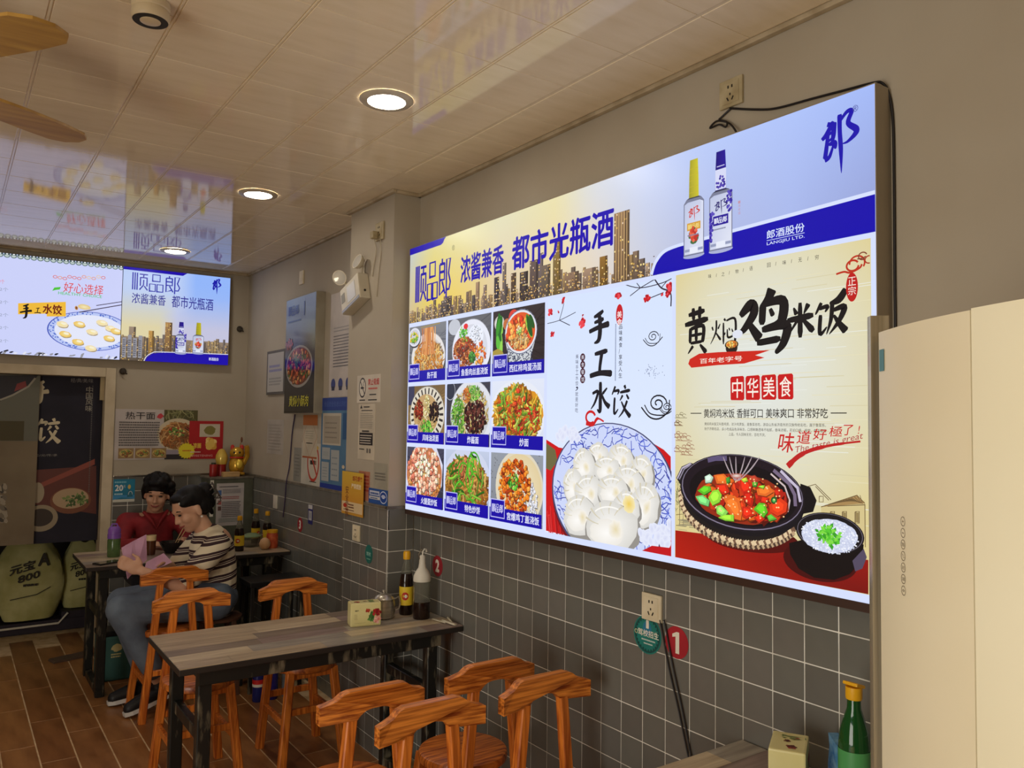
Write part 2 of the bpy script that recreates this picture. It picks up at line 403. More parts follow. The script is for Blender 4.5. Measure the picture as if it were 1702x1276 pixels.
# smoke detector
sdp = onZ(250, 33, HC-.05); sd = thing('smoke_detector', (sdp.x, sdp.y, HC-.0035), 'round cream ceiling detector with a dark ring around its disc', 'detector')
det_m = mat('detector_plastic', (222, 204, 168), .4)
MB().lathe([(.0, 0), (.049, 0), (.049, -.018), (.046, -.021)], 36, cap=False).build('base', det_m, sd, True)
MB().lathe([(.046, -.021), (.048, -.024), (.048, -.046), (.045, -.05), (.039, -.05), (.039, -.021)], 36, cap=False).build('body', det_m, sd, True)
MB().lathe([(.0445, -.0495), (.0445, -.0508), (.026, -.0508), (.026, -.0495)], 36, cap=False).build('dark_ring', mat('dark_slot', (52, 50, 46), .6), sd)
MB().lathe([(.027, -.046), (.026, -.052), (.022, -.0535), (0, -.0535)], 30, cap=False).build('disc', det_m, sd, True)
# ------------------------------------------------------------------ the big lit menu board on the right wall
XF, BY0, BY1, BZ0, BZ1 = 1.811, 3.457, 1.067, 1.182, 2.434
BW = BY0-BY1
lit = print_mat('lit_print', 1.0, .3, .22)
board = thing('lit_menu_board', (1.845, (BY0+BY1)/2, BZ0), 'wide glowing menu board with liquor banner, nine dish photos, dumplings and braised chicken', 'light box')
bl = board.location
alu = mat('brushed_aluminium', (164, 152, 132), .42, .15, rgb2=(150, 138, 118), scale=3)
fr = MB()
fr.box(XF-bl.x, XW-.0005-bl.x, BY1-.002-bl.y, BY0+.002-bl.y, -.0002, BZ1+.003-bl.z)
fr.build('frame', alu, board)
MB().box(XF-.003-bl.x, XW-bl.x, BY1-bl.y, BY0-bl.y, -.022, 0).build('bottom_rail', mat('dark_bottom_rail', (66, 46, 38), .4), board)
O = (XF, BY0, 0)
def BP(z=0): return Print(O, (0, -1, 0), (0, 0, 1), z)         # u from the column end, v = height
def q(x, y): p = onX(x, y, XF); return (BY0-p.y, p.z)
def qs(*pts): return [q(*p) for p in pts]
NAVY = (26, 4, 172); WHT = (216, 226, 255); INK = (28, 26, 34); RED = (214, 36, 34)
B_ = {
'手': [[(68,5,6),(50,14,9),(28,20,5)], [(30,36,6),(70,28,9)], [(8,60,8),(50,50,9),(93,44,12)], [(52,18,10),(55,50,11),(50,85,10),(30,94,3)]],
'工': [[(25,18,8),(78,10,11)], [(55,15,10),(48,55,9),(46,78,9)], [(5,88,10),(50,80,11),(97,84,14)]],
'水': [[(52,3,9),(52,60,10),(50,92,9),(36,86,3)], [(12,38,6),(40,32,7),(25,65,6),(4,86,2)], [(85,22,4),(62,40,7)], [(58,40,5),(75,65,8),(98,80,12)]],
'饺': [[(25,5,7),(8,30,4)], [(18,20,6),(42,18,7),(36,30,3)], [(22,38,7),(20,85,7),(40,72,3)], [(70,3,8),(76,14,6)], [(48,24,6),(98,18,9)], [(62,32,7),(48,48,3)], [(80,30,5),(92,44,7)], [(84,48,7),(65,78,6),(42,97,2)], [(55,50,4),(75,75,8),(100,95,12)]],
'黄': [[(20,16,7),(82,10,9)], [(38,2,7),(40,28,7)], [(64,0,7),(62,26,7)], [(6,36,8),(95,28,10)], [(28,44,7),(26,76,6)], [(28,46,6),(76,42,7),(74,76,7)], [(30,60,5),(74,58,5)], [(28,76,5),(74,74,5)], [(50,36,7),(50,74,6)], [(38,82,6),(18,98,2)], [(64,80,4),(88,98,9)]],
'焖': [[(12,30,6),(16,44,4)], [(42,22,3),(34,40,6)], [(28,8,6),(26,50,6),(6,92,2)], [(26,52,4),(44,80,8)], [(56,6,7),(62,14,5)], [(54,20,6),(54,96,6)], [(64,14,5),(96,12,7),(95,90,7),(84,84,2)], [(60,55,5),(58,65,3)], [(68,44,4),(70,72,6),(86,70,5),(86,62,2)], [(74,40,4),(77,50,4)], [(84,44,3),(88,56,5)]],
'鸡': [[(6,36,9),(28,20,16),(34,34,14),(14,58,10),(4,62,6)], [(20,44,7),(34,62,12),(46,76,15)], [(70,0,16),(62,14,12),(48,26,6)], [(52,22,12),(50,54,11)], [(54,22,9),(90,20,14),(88,50,14),(70,56,5)], [(66,30,6),(72,42,8)], [(50,62,9),(96,58,14),(92,84,12),(76,100,6)], [(40,82,9),(86,78,10)]],
'米': [[(28,14,4),(38,34,11)], [(78,8,12),(62,34,3)], [(6,48,11),(94,40,13)], [(50,2,9),(50,98,12)], [(44,46,7),(8,90,3)], [(54,44,6),(94,84,15)]],
'饭': [[(25,15,8),(6,44,4)], [(18,30,7),(44,26,8),(36,40,3)], [(22,46,8),(20,95,8),(42,78,3)], [(99,-12,12),(78,12,14),(50,20,6)], [(58,18,9),(54,60,8),(40,98,2)], [(60,38,7),(94,32,12),(78,66,9),(48,98,2)], [(62,50,5),(80,74,11),(99,94,15)]],
'郎': [[(16,14,9),(26,16,7)], [(0,37,7),(14,30,9),(34,12,9)], [(36,14,10),(34,34,9),(30,44,7)], [(18,32,7),(14,50,8),(9,70,9)], [(16,34,4),(32,28,5)], [(16,44,4),(32,38,5)], [(8,72,9),(22,68,7),(34,50,4)], [(20,48,5),(36,48,11),(40,58,4)], [(52,4,9),(52,30,8),(55,62,8),(56,100,1.5)], [(52,16,5),(72,4,7),(86,5,8),(76,22,9),(98,36,11),(94,44,9),(74,52,5),(60,53,2)]],
}
# --- face
p = BP(.0002); p.rect(0, BZ0, BW, BZ1, (214, 224, 255)); p.build('glowing_panel', lit, board)

# --- liquor banner with the skyline
def sky(u, v):
    K = [(0, (196, 206, 206), (214, 190, 140)), (.22, (226, 216, 148), (236, 204, 74)), (.45, (226, 220, 168), (240, 204, 92)), (.8, (228, 224, 190), (222, 196, 168)), (1.15, (236, 226, 176), (236, 214, 168)), (1.35, (220, 222, 226), (232, 214, 190)), (1.6, (200, 212, 244), (206, 208, 222)), (1.9, (184, 202, 250), (176, 184, 222)), (2.15, (176, 196, 250), (168, 182, 232)), (2.39, (164, 186, 248), (150, 160, 210))]
    for (a, ta, ba), (b, tb, bb) in zip(K, K[1:]):
        if u <= b+1e-6: break
    t = (u-a)/(b-a); s = (v-2.071)/(BZ1-2.071); s = max(0, min(1, s))
    top = [ta[i]+(tb[i]-ta[i])*t for i in range(3)]; bot = [ba[i]+(bb[i]-ba[i])*t for i in range(3)]
    k = s
    return tuple(bot[i]+(top[i]-bot[i])*k for i in range(3))
p = BP(.0006); N = 40
for i in range(N):
    for j in range(8):
        c = [(BW*a/N, 2.071+(BZ1-2.071)*b/8) for a, b in ((i, j), (i+1, j), (i+1, j+1), (i, j+1))]; p.poly(c, [sky(*k) for k in c], .0006)
p.lay(.0008); p.STEP = 1e-6; p.clip = (0, 2.071, 1.70, BZ1)
def tower(u, wd, h, c, lit_=.3):
    v0 = 2.071; p.vgrad(u, v0, u+wd, v0+h, tuple(x*.7 for x in c), c); p.rect(u+wd*.72, v0, u+wd, v0+h, tuple(x*.62 for x in c))
    r = max(1, int(h/.011)); k = max(1, int(wd/.009))
    for a in range(r):
        for b in range(k):
            if rnd.random() < lit_: p.rect(u+wd*(b+.2)/k, v0+h*(a+.2)/r, u+wd*(b+.75)/k, v0+h*(a+.7)/r, rnd.choice([(250, 226, 150), (236, 190, 96), (210, 170, 110), (240, 216, 190), (120, 96, 80)]))
for i in range(150): tower(rnd.uniform(0, 1.66), rnd.uniform(.008, .022), rnd.uniform(.02, .055)+.02*rnd.random(), rnd.choice([(186, 160, 136), (170, 146, 120), (200, 176, 150), (150, 126, 104)]), .35)
for i in range(60): tower(rnd.uniform(.02, 1.6), rnd.uniform(.014, .034), rnd.uniform(.04, .095), rnd.choice([(140, 116, 96), (116, 98, 88), (168, 136, 92), (96, 84, 84)]), .4)
for u, wd, h, c in ((.31, .07, .075, (92, 80, 76)), (.60, .03, .12, (172, 140, 110)), (.66, .025, .10, (150, 126, 110)), (.74, .035, .12, (70, 62, 70)), (.80, .026, .17, (132, 116, 110)), (.86, .035, .12, (96, 74, 58)), (.92, .055, .115, (80, 68, 66)), (.985, .055, .15, (108, 90, 84)), (1.04, .03, .17, (128, 112, 108)), (1.06, .055, .12, (120, 104, 90)), (1.13, .045, .15, (140, 116, 72)), (1.145, .028, .20, (150, 120, 64)), (1.2, .08, .07, (150, 120, 96)), (1.30, .07, .07, (170, 140, 116)), (1.39, .04, .10, (150, 110, 50)), (1.50, .05, .05, (190, 160, 130))): tower(u, wd, h, c, .38)
tower(1.462, .075, .235, (150, 118, 86), .12)
for k in range(5): p.rect(1.47+.013*k, 2.075, 1.474+.013*k, 2.305, (196, 160, 110))
for i in range(320): p.rect(*(lambda a, b: (a, b, a+.006, b+.003))(rnd.uniform(0, 1.66), 2.071+abs(rnd.gauss(0, .022))), rnd.choice([(250, 214, 130), (230, 170, 80), (110, 84, 64), (90, 70, 60)]))
p.clip = None; p.STEP = 3e-6; p.lay(p.z+.0002)
# blue bands
p.poly([(0, BZ1), (0, 2.404), (.30, 2.404), (.318, 2.410), (.33, 2.424), (.345, BZ1)], NAVY)
p.stroke(smooth_path([(1.64, 2.074), (1.655, 2.11), (1.69, 2.138), (1.75, 2.147), (1.8, 2.148)], 6)+[(2.39, 2.166)], .012, WHT)
p.poly([(1.645, 2.071)]+smooth_path([(1.645, 2.074), (1.66, 2.106), (1.695, 2.134), (1.75, 2.143), (1.8, 2.144)], 6)+[(2.39, 2.162), (2.39, 2.071)], (14, 2, 172))
p.lay(p.z+.0002)
def sp_logo(p, u0, v0, u1, v1, col, w_=None):
    """the three-character wordmark in even thin bars"""
    W, H = u1-u0, v1-v0; w_ = w_ or H*.085
    def bar(*P): p.stroke([(u0+a*W, v0+b*H) for a, b in P], w_, col)
    for x in (.01, .055, .10): bar((x, 0), (x, 1))
    bar((.145, .93), (.315, .93)); bar((.16, .74), (.305, .74)); bar((.165, .76), (.165, .25)); bar((.30, .76), (.30, .25)); bar((.232, .93), (.225, .74)); bar((.232, .62), (.228, .3), (.15, .02)); bar((.245, .26), (.315, .02))
    for a, b, c, d in ((.415, .60, .57, .98), (.355, .0, .475, .42), (.51, .0, .635, .42)): bar((a, b), (c, b), (c, d), (a, d), (a, b-.04))
    bar((.70, .86), (.83, .86)); bar((.765, 1.0), (.765, .86)); bar((.70, .86), (.70, .04), (.81, .16)); bar((.83, .88), (.83, .44), (.70, .44)); bar((.70, .65), (.83, .65)); bar((.77, .40), (.85, .06))
    bar((.885, -.05), (.885, .95), (.985, .95), (.94, .58), (.99, .34), (.96, .16), (.90, .16))
sp_logo(p, .065, 2.165, .392, 2.338, (28, 4, 164), .0125)
p.text('®', .40, 2.36, .422, 2.384, (96, 90, 60))
a, b = q(794, 463), q(890, 400); p.text('浓酱兼香', .475, 2.20, .808, 2.322, (28, 4, 170), .035)
p.text('都市光瓶酒', .865, 2.20, 1.462, 2.335, (28, 4, 174), .04)
# two bottles
def bottle(p, u, v, wd, h, cap, flower, blue):
    nb = h*.60
    p.ell(u, v+.004, wd*.52, .008, (170, 176, 214)); p.poly([(u-wd/2, v+.006), (u+wd/2, v+.006), (u+wd/2, v+nb*.93), (u+wd*.36, v+nb), (u-wd*.36, v+nb), (u-wd/2, v+nb*.93)], (120, 124, 150))
    p.poly([(u-wd*.46, v+.01), (u+wd*.46, v+.01), (u+wd*.46, v+nb*.915), (u+wd*.3, v+nb*.95), (u-wd*.3, v+nb*.95), (u-wd*.46, v+nb*.915)], [(206, 212, 236), (226, 230, 246), (222, 228, 248), (200, 206, 232), (180, 188, 222), (190, 198, 228)])
    p.rect(u-wd*.44, v+.018, u+wd*.44, v+.026, (150, 158, 190)); p.rect(u-wd*.2, v+.012, u+wd*.2, v+.03, (232, 236, 250))
    p.poly([(u-wd*.36, v+nb), (u-wd*.24, v+nb*1.02), (u+wd*.24, v+nb*1.02), (u+wd*.36, v+nb)], (52, 54, 70))
    cw = wd*.24; p.poly([(u-cw, v+nb*1.02), (u+cw, v+nb*1.02), (u+cw*.95, v+h*.82), (u+cw*.8, v+h), (u-cw*.8, v+h), (u-cw*.95, v+h*.82)], [tuple(x*.75 for x in cap), cap, cap, cap, tuple(x*.8 for x in cap), tuple(x*.8 for x in cap)])
    if blue:
        p.rect(u-cw*.97, v+nb*1.03, u+cw*.97, v+h*.82, (214, 218, 246))
        for k in range(22): p.ell(u+rnd.uniform(-cw, cw)*.8, v+nb*1.05+abs(rnd.gauss(0, .018)), .004, .004, rnd.choice([(50, 34, 150), (80, 66, 176)]), 7)
        p.rect(u-cw*.7, v+h*.845, u+cw*.7, v+h*.855, (190, 190, 230))
        for k in range(40): a = rnd.random(); p.ell(u-wd*.46+abs(rnd.gauss(0, .006)), v+.03+a*.09, .0045, .0045, rnd.choice([(52, 36, 160), (90, 76, 190)]), 7)
        for k in range(26): p.ell(u+wd*.46-abs(rnd.gauss(0, .006)), v+nb*.62+rnd.random()*.06, .0045, .0045, rnd.choice([(52, 36, 160), (90, 76, 190)]), 7)
        p.rect(u-wd*.33, v+nb*.44, u+wd*.33, v+nb*.60, (40, 22, 150)); sp_logo(p, u-wd*.27, v+nb*.475, u+wd*.27, v+nb*.565, (226, 228, 250), .0022)
    else:
        for k in range(5): p.rect(u-cw*.9, v+nb*1.1+k*.018, u+cw*.9, v+nb*1.1+k*.018+.0015, (196, 178, 40))
        p.rect(u-wd*.33, v+nb*.46, u+wd*.33, v+nb*.59, (214, 160, 60)); sp_logo(p, u-wd*.27, v+nb*.485, u+wd*.27, v+nb*.565, (240, 214, 130), .002)
        for k in range(26): a = rnd.uniform(0, 6.28); p.ell(u+math.cos(a)*.015, v+.064+math.sin(a)*.02, .006, .006, (70, 110, 70), 7)
        for k in range(50): a = rnd.uniform(0, 6.28); r = rnd.random(); p.ell(u+math.cos(a)*.017*r, v+.068+math.sin(a)*.021*r, .0055, .0055, rnd.choice([(216, 70, 50), (236, 110, 80), (190, 50, 46)]), 7)
    p.brush(B_['郎'], u-wd*.26, v+nb*.62, u+wd*.28, v+nb*.86, flower, .9)
    p.lines(u-wd*.3, v+nb*.36, u+wd*.3, v+nb*.40, 1, (130, 134, 160))
a = q(1154, 427); b = q(1199, 418); bottle(p, a[0], a[1], .080, q(1154, 265)[1]-a[1], (206, 196, 40), (206, 52, 40), False)
bottle(p, b[0], b[1], .085, q(1199, 251)[1]-b[1], (34, 14, 150), (34, 24, 110), True)
p.vtext('一滴老酒', 1.981, 2.235, .008, (196, 150, 170), 1.3)
p.text('郎酒股份', 2.078, 2.108, 2.196, 2.132, WHT, .03); p.rect(2.078, 2.1035, 2.196, 2.105, WHT); p.text('LANGJIU LTD.', 2.078, 2.089, 2.196, 2.100, WHT, .02)
p.lay(p.z+.0001); p.brush(B_['郎'], 2.248, 2.235, 2.345, 2.392, (24, 14, 170), .95); p.text('®', 2.333, 2.379, 2.349, 2.396, (60, 60, 150))
p.build('liquor_banner', lit, board)

# --- nine dish photographs with their captions
def clampc(c, k): return tuple(max(0, min(255, x*k)) for x in c)
def noodles(p, u, v, ru, rv, n, cols, wd=.004, ln=.05, curl=1.2):
    for k in range(n):
        a = rnd.uniform(0, 6.283); r = math.sqrt(rnd.random()); x, y = u+ru*r*math.cos(a), v+rv*r*math.sin(a); h = rnd.uniform(0, 6.283); P = [(x, y)]; m = 6; dh = rnd.uniform(-curl, curl)*.5
        for j in range(m):
            h += dh; x += math.cos(h)*ln/m; y += math.sin(h)*ln/m
            e = ((x-u)/ru)**2+((y-v)/rv)**2
            if e > 1.1: h = math.atan2(v-y, u-x)+.6
            P.append((x, y))
        c = rnd.choice(cols); k2 = .55+.55*(k/n); w_ = wd*rnd.uniform(.8, 1.2)
        p.stroke(P, w_, clampc(c, k2*.72)); p.stroke([(a_-w_*.1, b_+w_*.15) for a_, b_ in P], w_*.62, clampc(c, k2))
def chunks(p, u, v, ru, rv, n, cols, s0=.008, s1=.014, jag=.25, sd=7):
    for k in range(n):
        a = rnd.uniform(0, 6.283); r = math.sqrt(rnd.random()); x, y = u+ru*r*math.cos(a), v+rv*r*math.sin(a); c = rnd.choice(cols); s_ = rnd.uniform(s0, s1); w_ = s_*rnd.uniform(.7, 1.2); ro = rnd.uniform(0, 3.1)
        p.ell(x+s_*.1, y-s_*.14, w_*1.05, s_*1.05, clampc(c, .5), sd, ro, jag); p.ell(x, y, w_*.92, s_*.9, c, sd, ro, jag); p.ell(x-w_*.2, y+s_*.25, w_*.42, s_*.34, clampc(c, 1.25), 6, ro, jag)
def leaves(p, u, v, ru, rv, n, cols, ln=.016): 
    for k in range(n):
        a = rnd.uniform(0, 6.283); r = math.sqrt(rnd.random()); x, y = u+ru*r*math.cos(a), v+rv*r*math.sin(a); h = rnd.uniform(0, 6.283); c = rnd.choice(cols); l = ln*rnd.uniform(.6, 1.2); dx, dy = math.cos(h)*l, math.sin(h)*l
        p.poly([(x, y), (x+dx*.5-dy*.3, y+dy*.5+dx*.3), (x+dx, y+dy), (x+dx*.5+dy*.3, y+dy*.5-dx*.3)], c)
def plate(p, u, v, ru, rv, rim=(226, 228, 240), inn=(206, 206, 214)):
    p.ell(u+.004, v-.006, ru*1.02, rv*1.02, (60, 56, 60), 40); p.ell(u, v, ru, rv, rim, 40); p.ring(u, v, ru*.99, rv*.99, .002, clampc(rim, .75)); p.ell(u, v, ru*.82, rv*.82, inn, 40, col2=clampc(rim, .92))
CU_, CV_ = (.009, .373, .735), (1.787, 1.499, 1.210); CWD = .348; CHT = (.264, .268, .270)
def table_bg(p, r, c1, c2, n=26):
    p.vgrad(*r, c1, c2)
    for k in range(n): p.stroke([(r[0], r[1]+(r[3]-r[1])*rnd.random()), (r[2], r[1]+(r[3]-r[1])*rnd.random())], rnd.uniform(.001, .004), clampc(rnd.choice([c1, c2]), rnd.uniform(.8, 1.15)))
NOOD = [(226, 150, 60), (240, 176, 84), (206, 126, 44), (250, 204, 120)]
GRN = [(60, 150, 40), (96, 190, 60), (150, 214, 84), (40, 110, 36)]
def dish(p, i, r):
    u, v, w_, h = (r[0]+r[2])/2, (r[1]+r[3])/2, r[2]-r[0], r[3]-r[1]
    if i == 0:
        table_bg(p, r, (92, 94, 104), (128, 130, 134)); plate(p, u+.01, v-.02, .16, .115, (228, 224, 222), (190, 150, 90)); plate(p, r[0]+.05, r[3]-.05, .06, .045); chunks(p, r[0]+.05, r[3]-.05, .04, .028, 26, [(220, 210, 90), (120, 180, 60), (230, 190, 60)], .006, .01)
        noodles(p, u+.02, v-.035, .135, .082, 170, NOOD, .007, .07)
        for k in range(46): x = u+.02+rnd.gauss(0, .028); p.stroke(smooth_path([(x, r[3]-.015), (x+rnd.gauss(0, .006), v+.06), (x+rnd.gauss(0, .014), v-.01)], 4), .0055, rnd.choice([(222, 148, 80), (196, 116, 56), (238, 178, 112)]))
        p.stroke([(u-.06, r[3]-.01), (u+.12, r[3]-.004)], .006, (160, 140, 90)); p.stroke([(u+.03, v+.01), (u+.022, v-.06)], .004, (120, 90, 70))
    elif i == 1:
        table_bg(p, r, (84, 86, 92), (104, 104, 108)); p.ell(r[0]+.055, r[3]-.035, .05, .035, (196, 200, 210)); plate(p, u+.02, v-.008, .155, .128, (232, 234, 246), (226, 228, 240))
        p.ell(u+.055, v+.04, .062, .052, (236, 240, 252), 26, jag=.05); chunks(p, u+.055, v+.04, .052, .044, 50, [(240, 242, 252), (222, 228, 240)], .005, .008)
        noodles(p, u-.03, v-.02, .085, .062, 150, [(196, 96, 40), (214, 122, 60), (150, 60, 30), (226, 150, 80)], .007, .05); chunks(p, u-.03, v-.02, .07, .05, 30, [(170, 60, 30), (110, 50, 26)], .006, .01); chunks(p, u+.09, v-.03, .05, .045, 44, [(240, 136, 50), (222, 90, 36), (250, 180, 80)], .006, .01)
        leaves(p, u-.035, v+.06, .03, .03, 60, GRN); chunks(p, u+.035, v-.045, .025, .02, 26, [(50, 110, 40), (80, 150, 60)], .007, .011); p.ell(u-.02, v+.092, .018, .012, (230, 50, 50)); p.stroke([(u+.05, v+.088), (u+.06, v+.078), (u+.07, v+.088)], .003, (40, 60, 50))
    elif i == 2:
        table_bg(p, r, (44, 34, 34), (58, 48, 48)); p.ell(r[0]+.045, r[3]-.05, .036, .03, (196, 190, 180)); p.ell(r[0]+.045, r[3]-.05, .028, .022, (236, 234, 230)); p.ell(r[0]+.10, r[3]-.06, .026, .024, (196, 110, 60)); p.ell(r[0]+.145, r[3]-.035, .034, .03, (220, 70, 56)); p.ell(r[0]+.11, r[3]-.09, .022, .018, (206, 120, 70))
        for k in range(14): p.ell(r[0]+.03+rnd.random()*.03, v-.03+rnd.random()*.12, .012, .038, rnd.choice(GRN), 12, rnd.uniform(-.5, .5))
        p.ell(r[0]+.035, v-.045, .04, .022, (170, 150, 60), 20, jag=.1)
        p.poly([(u-.085, v+.01), (u-.05, r[1]+.04), (u+.08, r[1]+.045), (u+.125, v+.02)], (206, 210, 214))
        for k in range(150): p.ell(u+rnd.uniform(-.07, .1), r[1]+rnd.uniform(.045, .11), .004, .003, (60, 66, 90), 6)
        p.ell(u+.02, v+.035, .108, .088, (226, 228, 236)); p.ring(u+.02, v+.035, .106, .086, .003, (60, 70, 110)); p.ell(u+.02, v+.035, .095, .076, (226, 92, 40)); chunks(p, u+.005, v+.035, .08, .062, 90, [(230, 84, 40), (246, 140, 60), (250, 176, 90), (214, 60, 36)], .008, .014); noodles(p, u+.015, v+.0, .06, .03, 40, [(250, 214, 150), (240, 180, 100)], .006, .04)
        for k in range(8): p.ell(u+.07+.025*rnd.random(), v+.03+rnd.random()*.045, .012, .032, rnd.choice([(70, 140, 50), (150, 200, 70), (40, 90, 36)]), 14, .5)
        chunks(p, u+.01, v+.04, .016, .016, 20, [(250, 230, 180), (170, 210, 100)], .004, .007)
    elif i == 3:
        table_bg(p, r, (150, 120, 74), (120, 96, 62)); p.rect(r[0], r[3]-.09, r[0]+.06, r[3], (60, 62, 90)); p.ell(u+.01, v, .165, .132, (222, 214, 196), 40); p.ring(u+.01, v, .163, .13, .003, (60, 56, 60))
        for k in range(26): a = k*.2417; p.stroke([(u+.01+.118*math.cos(a), v+.094*math.sin(a)), (u+.01+.152*math.cos(a), v+.122*math.sin(a))], .011, (54, 48, 48))
        p.ell(u, v, .118, .094, (196, 160, 110), 30); noodles(p, u, v-.04, .09, .045, 60, [(214, 170, 100), (236, 200, 140)], .006, .05); chunks(p, u-.065, v+.02, .042, .045, 90, [(140, 44, 30), (170, 60, 36), (100, 30, 24)], .005, .009); chunks(p, u+.08, v+.012, .048, .045, 90, [(44, 28, 30), (70, 44, 40), (30, 20, 22)], .005, .009); chunks(p, u+.01, v+.03, .03, .06, 90, [(230, 214, 150), (196, 176, 110), (244, 230, 180)], .004, .007); leaves(p, u+.01, v-.065, .055, .032, 90, GRN, .02)
    elif i == 4:
        table_bg(p, r, (70, 60, 60), (60, 62, 76)); p.ell(r[0]+.03, r[3]-.03, .05, .05, (52, 56, 70)); p.ring(r[0]+.03, r[3]-.03, .04, .04, .003, (190, 190, 200)); plate(p, u+.03, v-.0, .17, .146, (224, 226, 234), (214, 196, 140))
        noodles(p, u+.02, v, .135, .115, 120, [(230, 206, 130), (246, 226, 160), (206, 176, 96)], .007, .06); noodles(p, u-.075, v-.02, .055, .085, 120, [(110, 190, 60), (70, 150, 40), (160, 216, 90)], .005, .04, .5); noodles(p, u+.05, v+.09, .05, .03, 70, [(140, 206, 80), (90, 170, 50), (190, 226, 120)], .005, .04, .5); noodles(p, u-.005, v+.08, .03, .03, 40, [(240, 150, 60), (226, 120, 50)], .005, .03); chunks(p, u+.065, v-.01, .085, .072, 230, [(58, 28, 28), (90, 40, 36), (40, 20, 22), (110, 60, 50)], .006, .010)
    elif i == 5:
        p.vgrad(*r, (214, 222, 240), (226, 232, 248)); p.ell(u, v, .185, .135, (232, 236, 246)); p.ell(u, v-.005, .168, .118, (222, 150, 40), 30, jag=.06); noodles(p, u, v-.004, .155, .112, 240, [(236, 190, 60), (226, 150, 40), (250, 214, 100), (214, 120, 30)], .011, .07); chunks(p, u, v, .14, .10, 50, [(206, 90, 36), (226, 70, 40), (170, 110, 40)], .008, .014); noodles(p, u, v, .15, .11, 60, [(150, 200, 60), (110, 170, 50), (190, 220, 100)], .009, .045, .6); noodles(p, u+.02, v-.02, .12, .08, 40, [(216, 50, 36), (236, 90, 50)], .007, .04)
    elif i == 6:
        table_bg(p, r, (44, 44, 60), (70, 70, 90)); p.ell(u-.005, v+.01, .178, .150, (218, 220, 240), 10, .3); p.ell(u-.005, v+.01, .165, .138, (196, 120, 76), 30, jag=.03); chunks(p, u-.005, v-.03, .15, .09, 260, [(206, 130, 60), (230, 160, 90), (176, 90, 44), (236, 190, 130)], .006, .010); chunks(p, u-.005, v+.03, .15, .105, 210, [(236, 150, 120), (246, 190, 160), (220, 120, 96), (250, 224, 190)], .010, .016, .2, 6); leaves(p, u, v+.05, .06, .05, 60, [(120, 190, 70), (180, 210, 110)], .010); chunks(p, u, v+.05, .07, .05, 26, [(250, 240, 210)], .009, .014)
    elif i == 7:
        p.vgrad(*r, (150, 160, 190), (196, 206, 230)); p.ell(u, v, .19, .15, (208, 214, 236)); p.ell(u-.02, v-.02, .17, .125, (176, 120, 50), 30, jag=.08); noodles(p, u, v-.02, .165, .12, 240, [(206, 150, 70), (176, 116, 44), (226, 180, 100), (150, 90, 36)], .012, .08, .5); chunks(p, u-.02, v+.05, .08, .05, 60, [(180, 100, 60), (206, 130, 80)], .009, .015); noodles(p, u, v, .16, .12, 44, [(100, 190, 50), (60, 150, 36), (150, 214, 70)], .010, .075, .9)
        for k in range(5): p.ring(u+.02+rnd.uniform(-.06, .06), v+rnd.uniform(-.07, .07), rnd.uniform(.03, .06), rnd.uniform(.03, .07), .008, rnd.choice([(80, 170, 40), (120, 196, 60)]), 16, rnd.uniform(0, 3), rnd.uniform(3.5, 5.5))
    else:
        p.vgrad(*r, (130, 132, 140), (150, 156, 166))
        for k in range(160): p.ell(r[0]+rnd.random()*w_, r[1]+rnd.random()*h, .004, .003, rnd.choice([(110, 112, 120), (160, 164, 172)]), 5)
        p.ell(u+.02, v+.004, .158, .146, (224, 214, 190), 40); p.ell(u+.025, v+.006, .142, .130, (236, 226, 196), 40, col2=(226, 206, 160)); chunks(p, u+.09, v-.04, .05, .07, 110, [(232, 232, 240), (216, 218, 230)], .006, .009); chunks(p, u-.005, v+.01, .105, .108, 280, [(220, 100, 24), (240, 136, 40), (190, 70, 20), (250, 166, 70), (160, 56, 24)], .007, .013); leaves(p, u-.01, v+.03, .035, .03, 60, GRN, .013); chunks(p, u-.01, v+.02, .035, .03, 12, GRN, .006, .010)
NAMES = ['热干面', '鱼香肉丝盖浇饭', '西红柿鸡蛋汤面', '风味油泼面', '炸酱面', '炒面', '火腿蛋炒饭', '特色炒饼', '宫爆鸡丁盖浇饭']
for i in range(9):
    c, rr = i % 3, i//3; u0, v0 = CU_[c], CV_[rr]; r = (u0, v0, u0+CWD, v0+CHT[rr])
    p = BP(.0006); p.clip = r; dish(p, i, r); p.clip = None
    ph = p.build('dish_photo', lit, board)
    p = BP(p.z+.0002); p.rect(u0, v0, u0+CWD, v0+.052, (18, 2, 164)); p.rect(u0+.008, v0+.012, u0+.108, v0+.086, (190, 190, 244)); p.rect(u0+.012, v0+.016, u0+.104, v0+.082, (22, 4, 164)); sp_logo(p, u0+.020, v0+.034, u0+.096, v0+.066, (206, 206, 248), .0036)
    k = len(NAMES[i]); wd = min(.030*k, .218); cu = u0+.228; p.text(NAMES[i], cu-wd/2, v0+.011, cu+wd/2, v0+.042, (226, 228, 252), .035)
    p.build('caption_bar', lit, ph)

# --- hand-made dumplings panel
u0, v0, u1, v1 = 1.10, 1.203, 1.727, 2.057
p = BP(.0006); p.clip = (u0, v0, u1, v1); p.vgrad(u0, v0, u1, v1, (226, 236, 255), (214, 228, 255))
def qq(x, y): return q(900+x/2.604, 440+y/2.604)          # from the enlarged view of this panel
def Q(*a): return [qq(*t) for t in a]
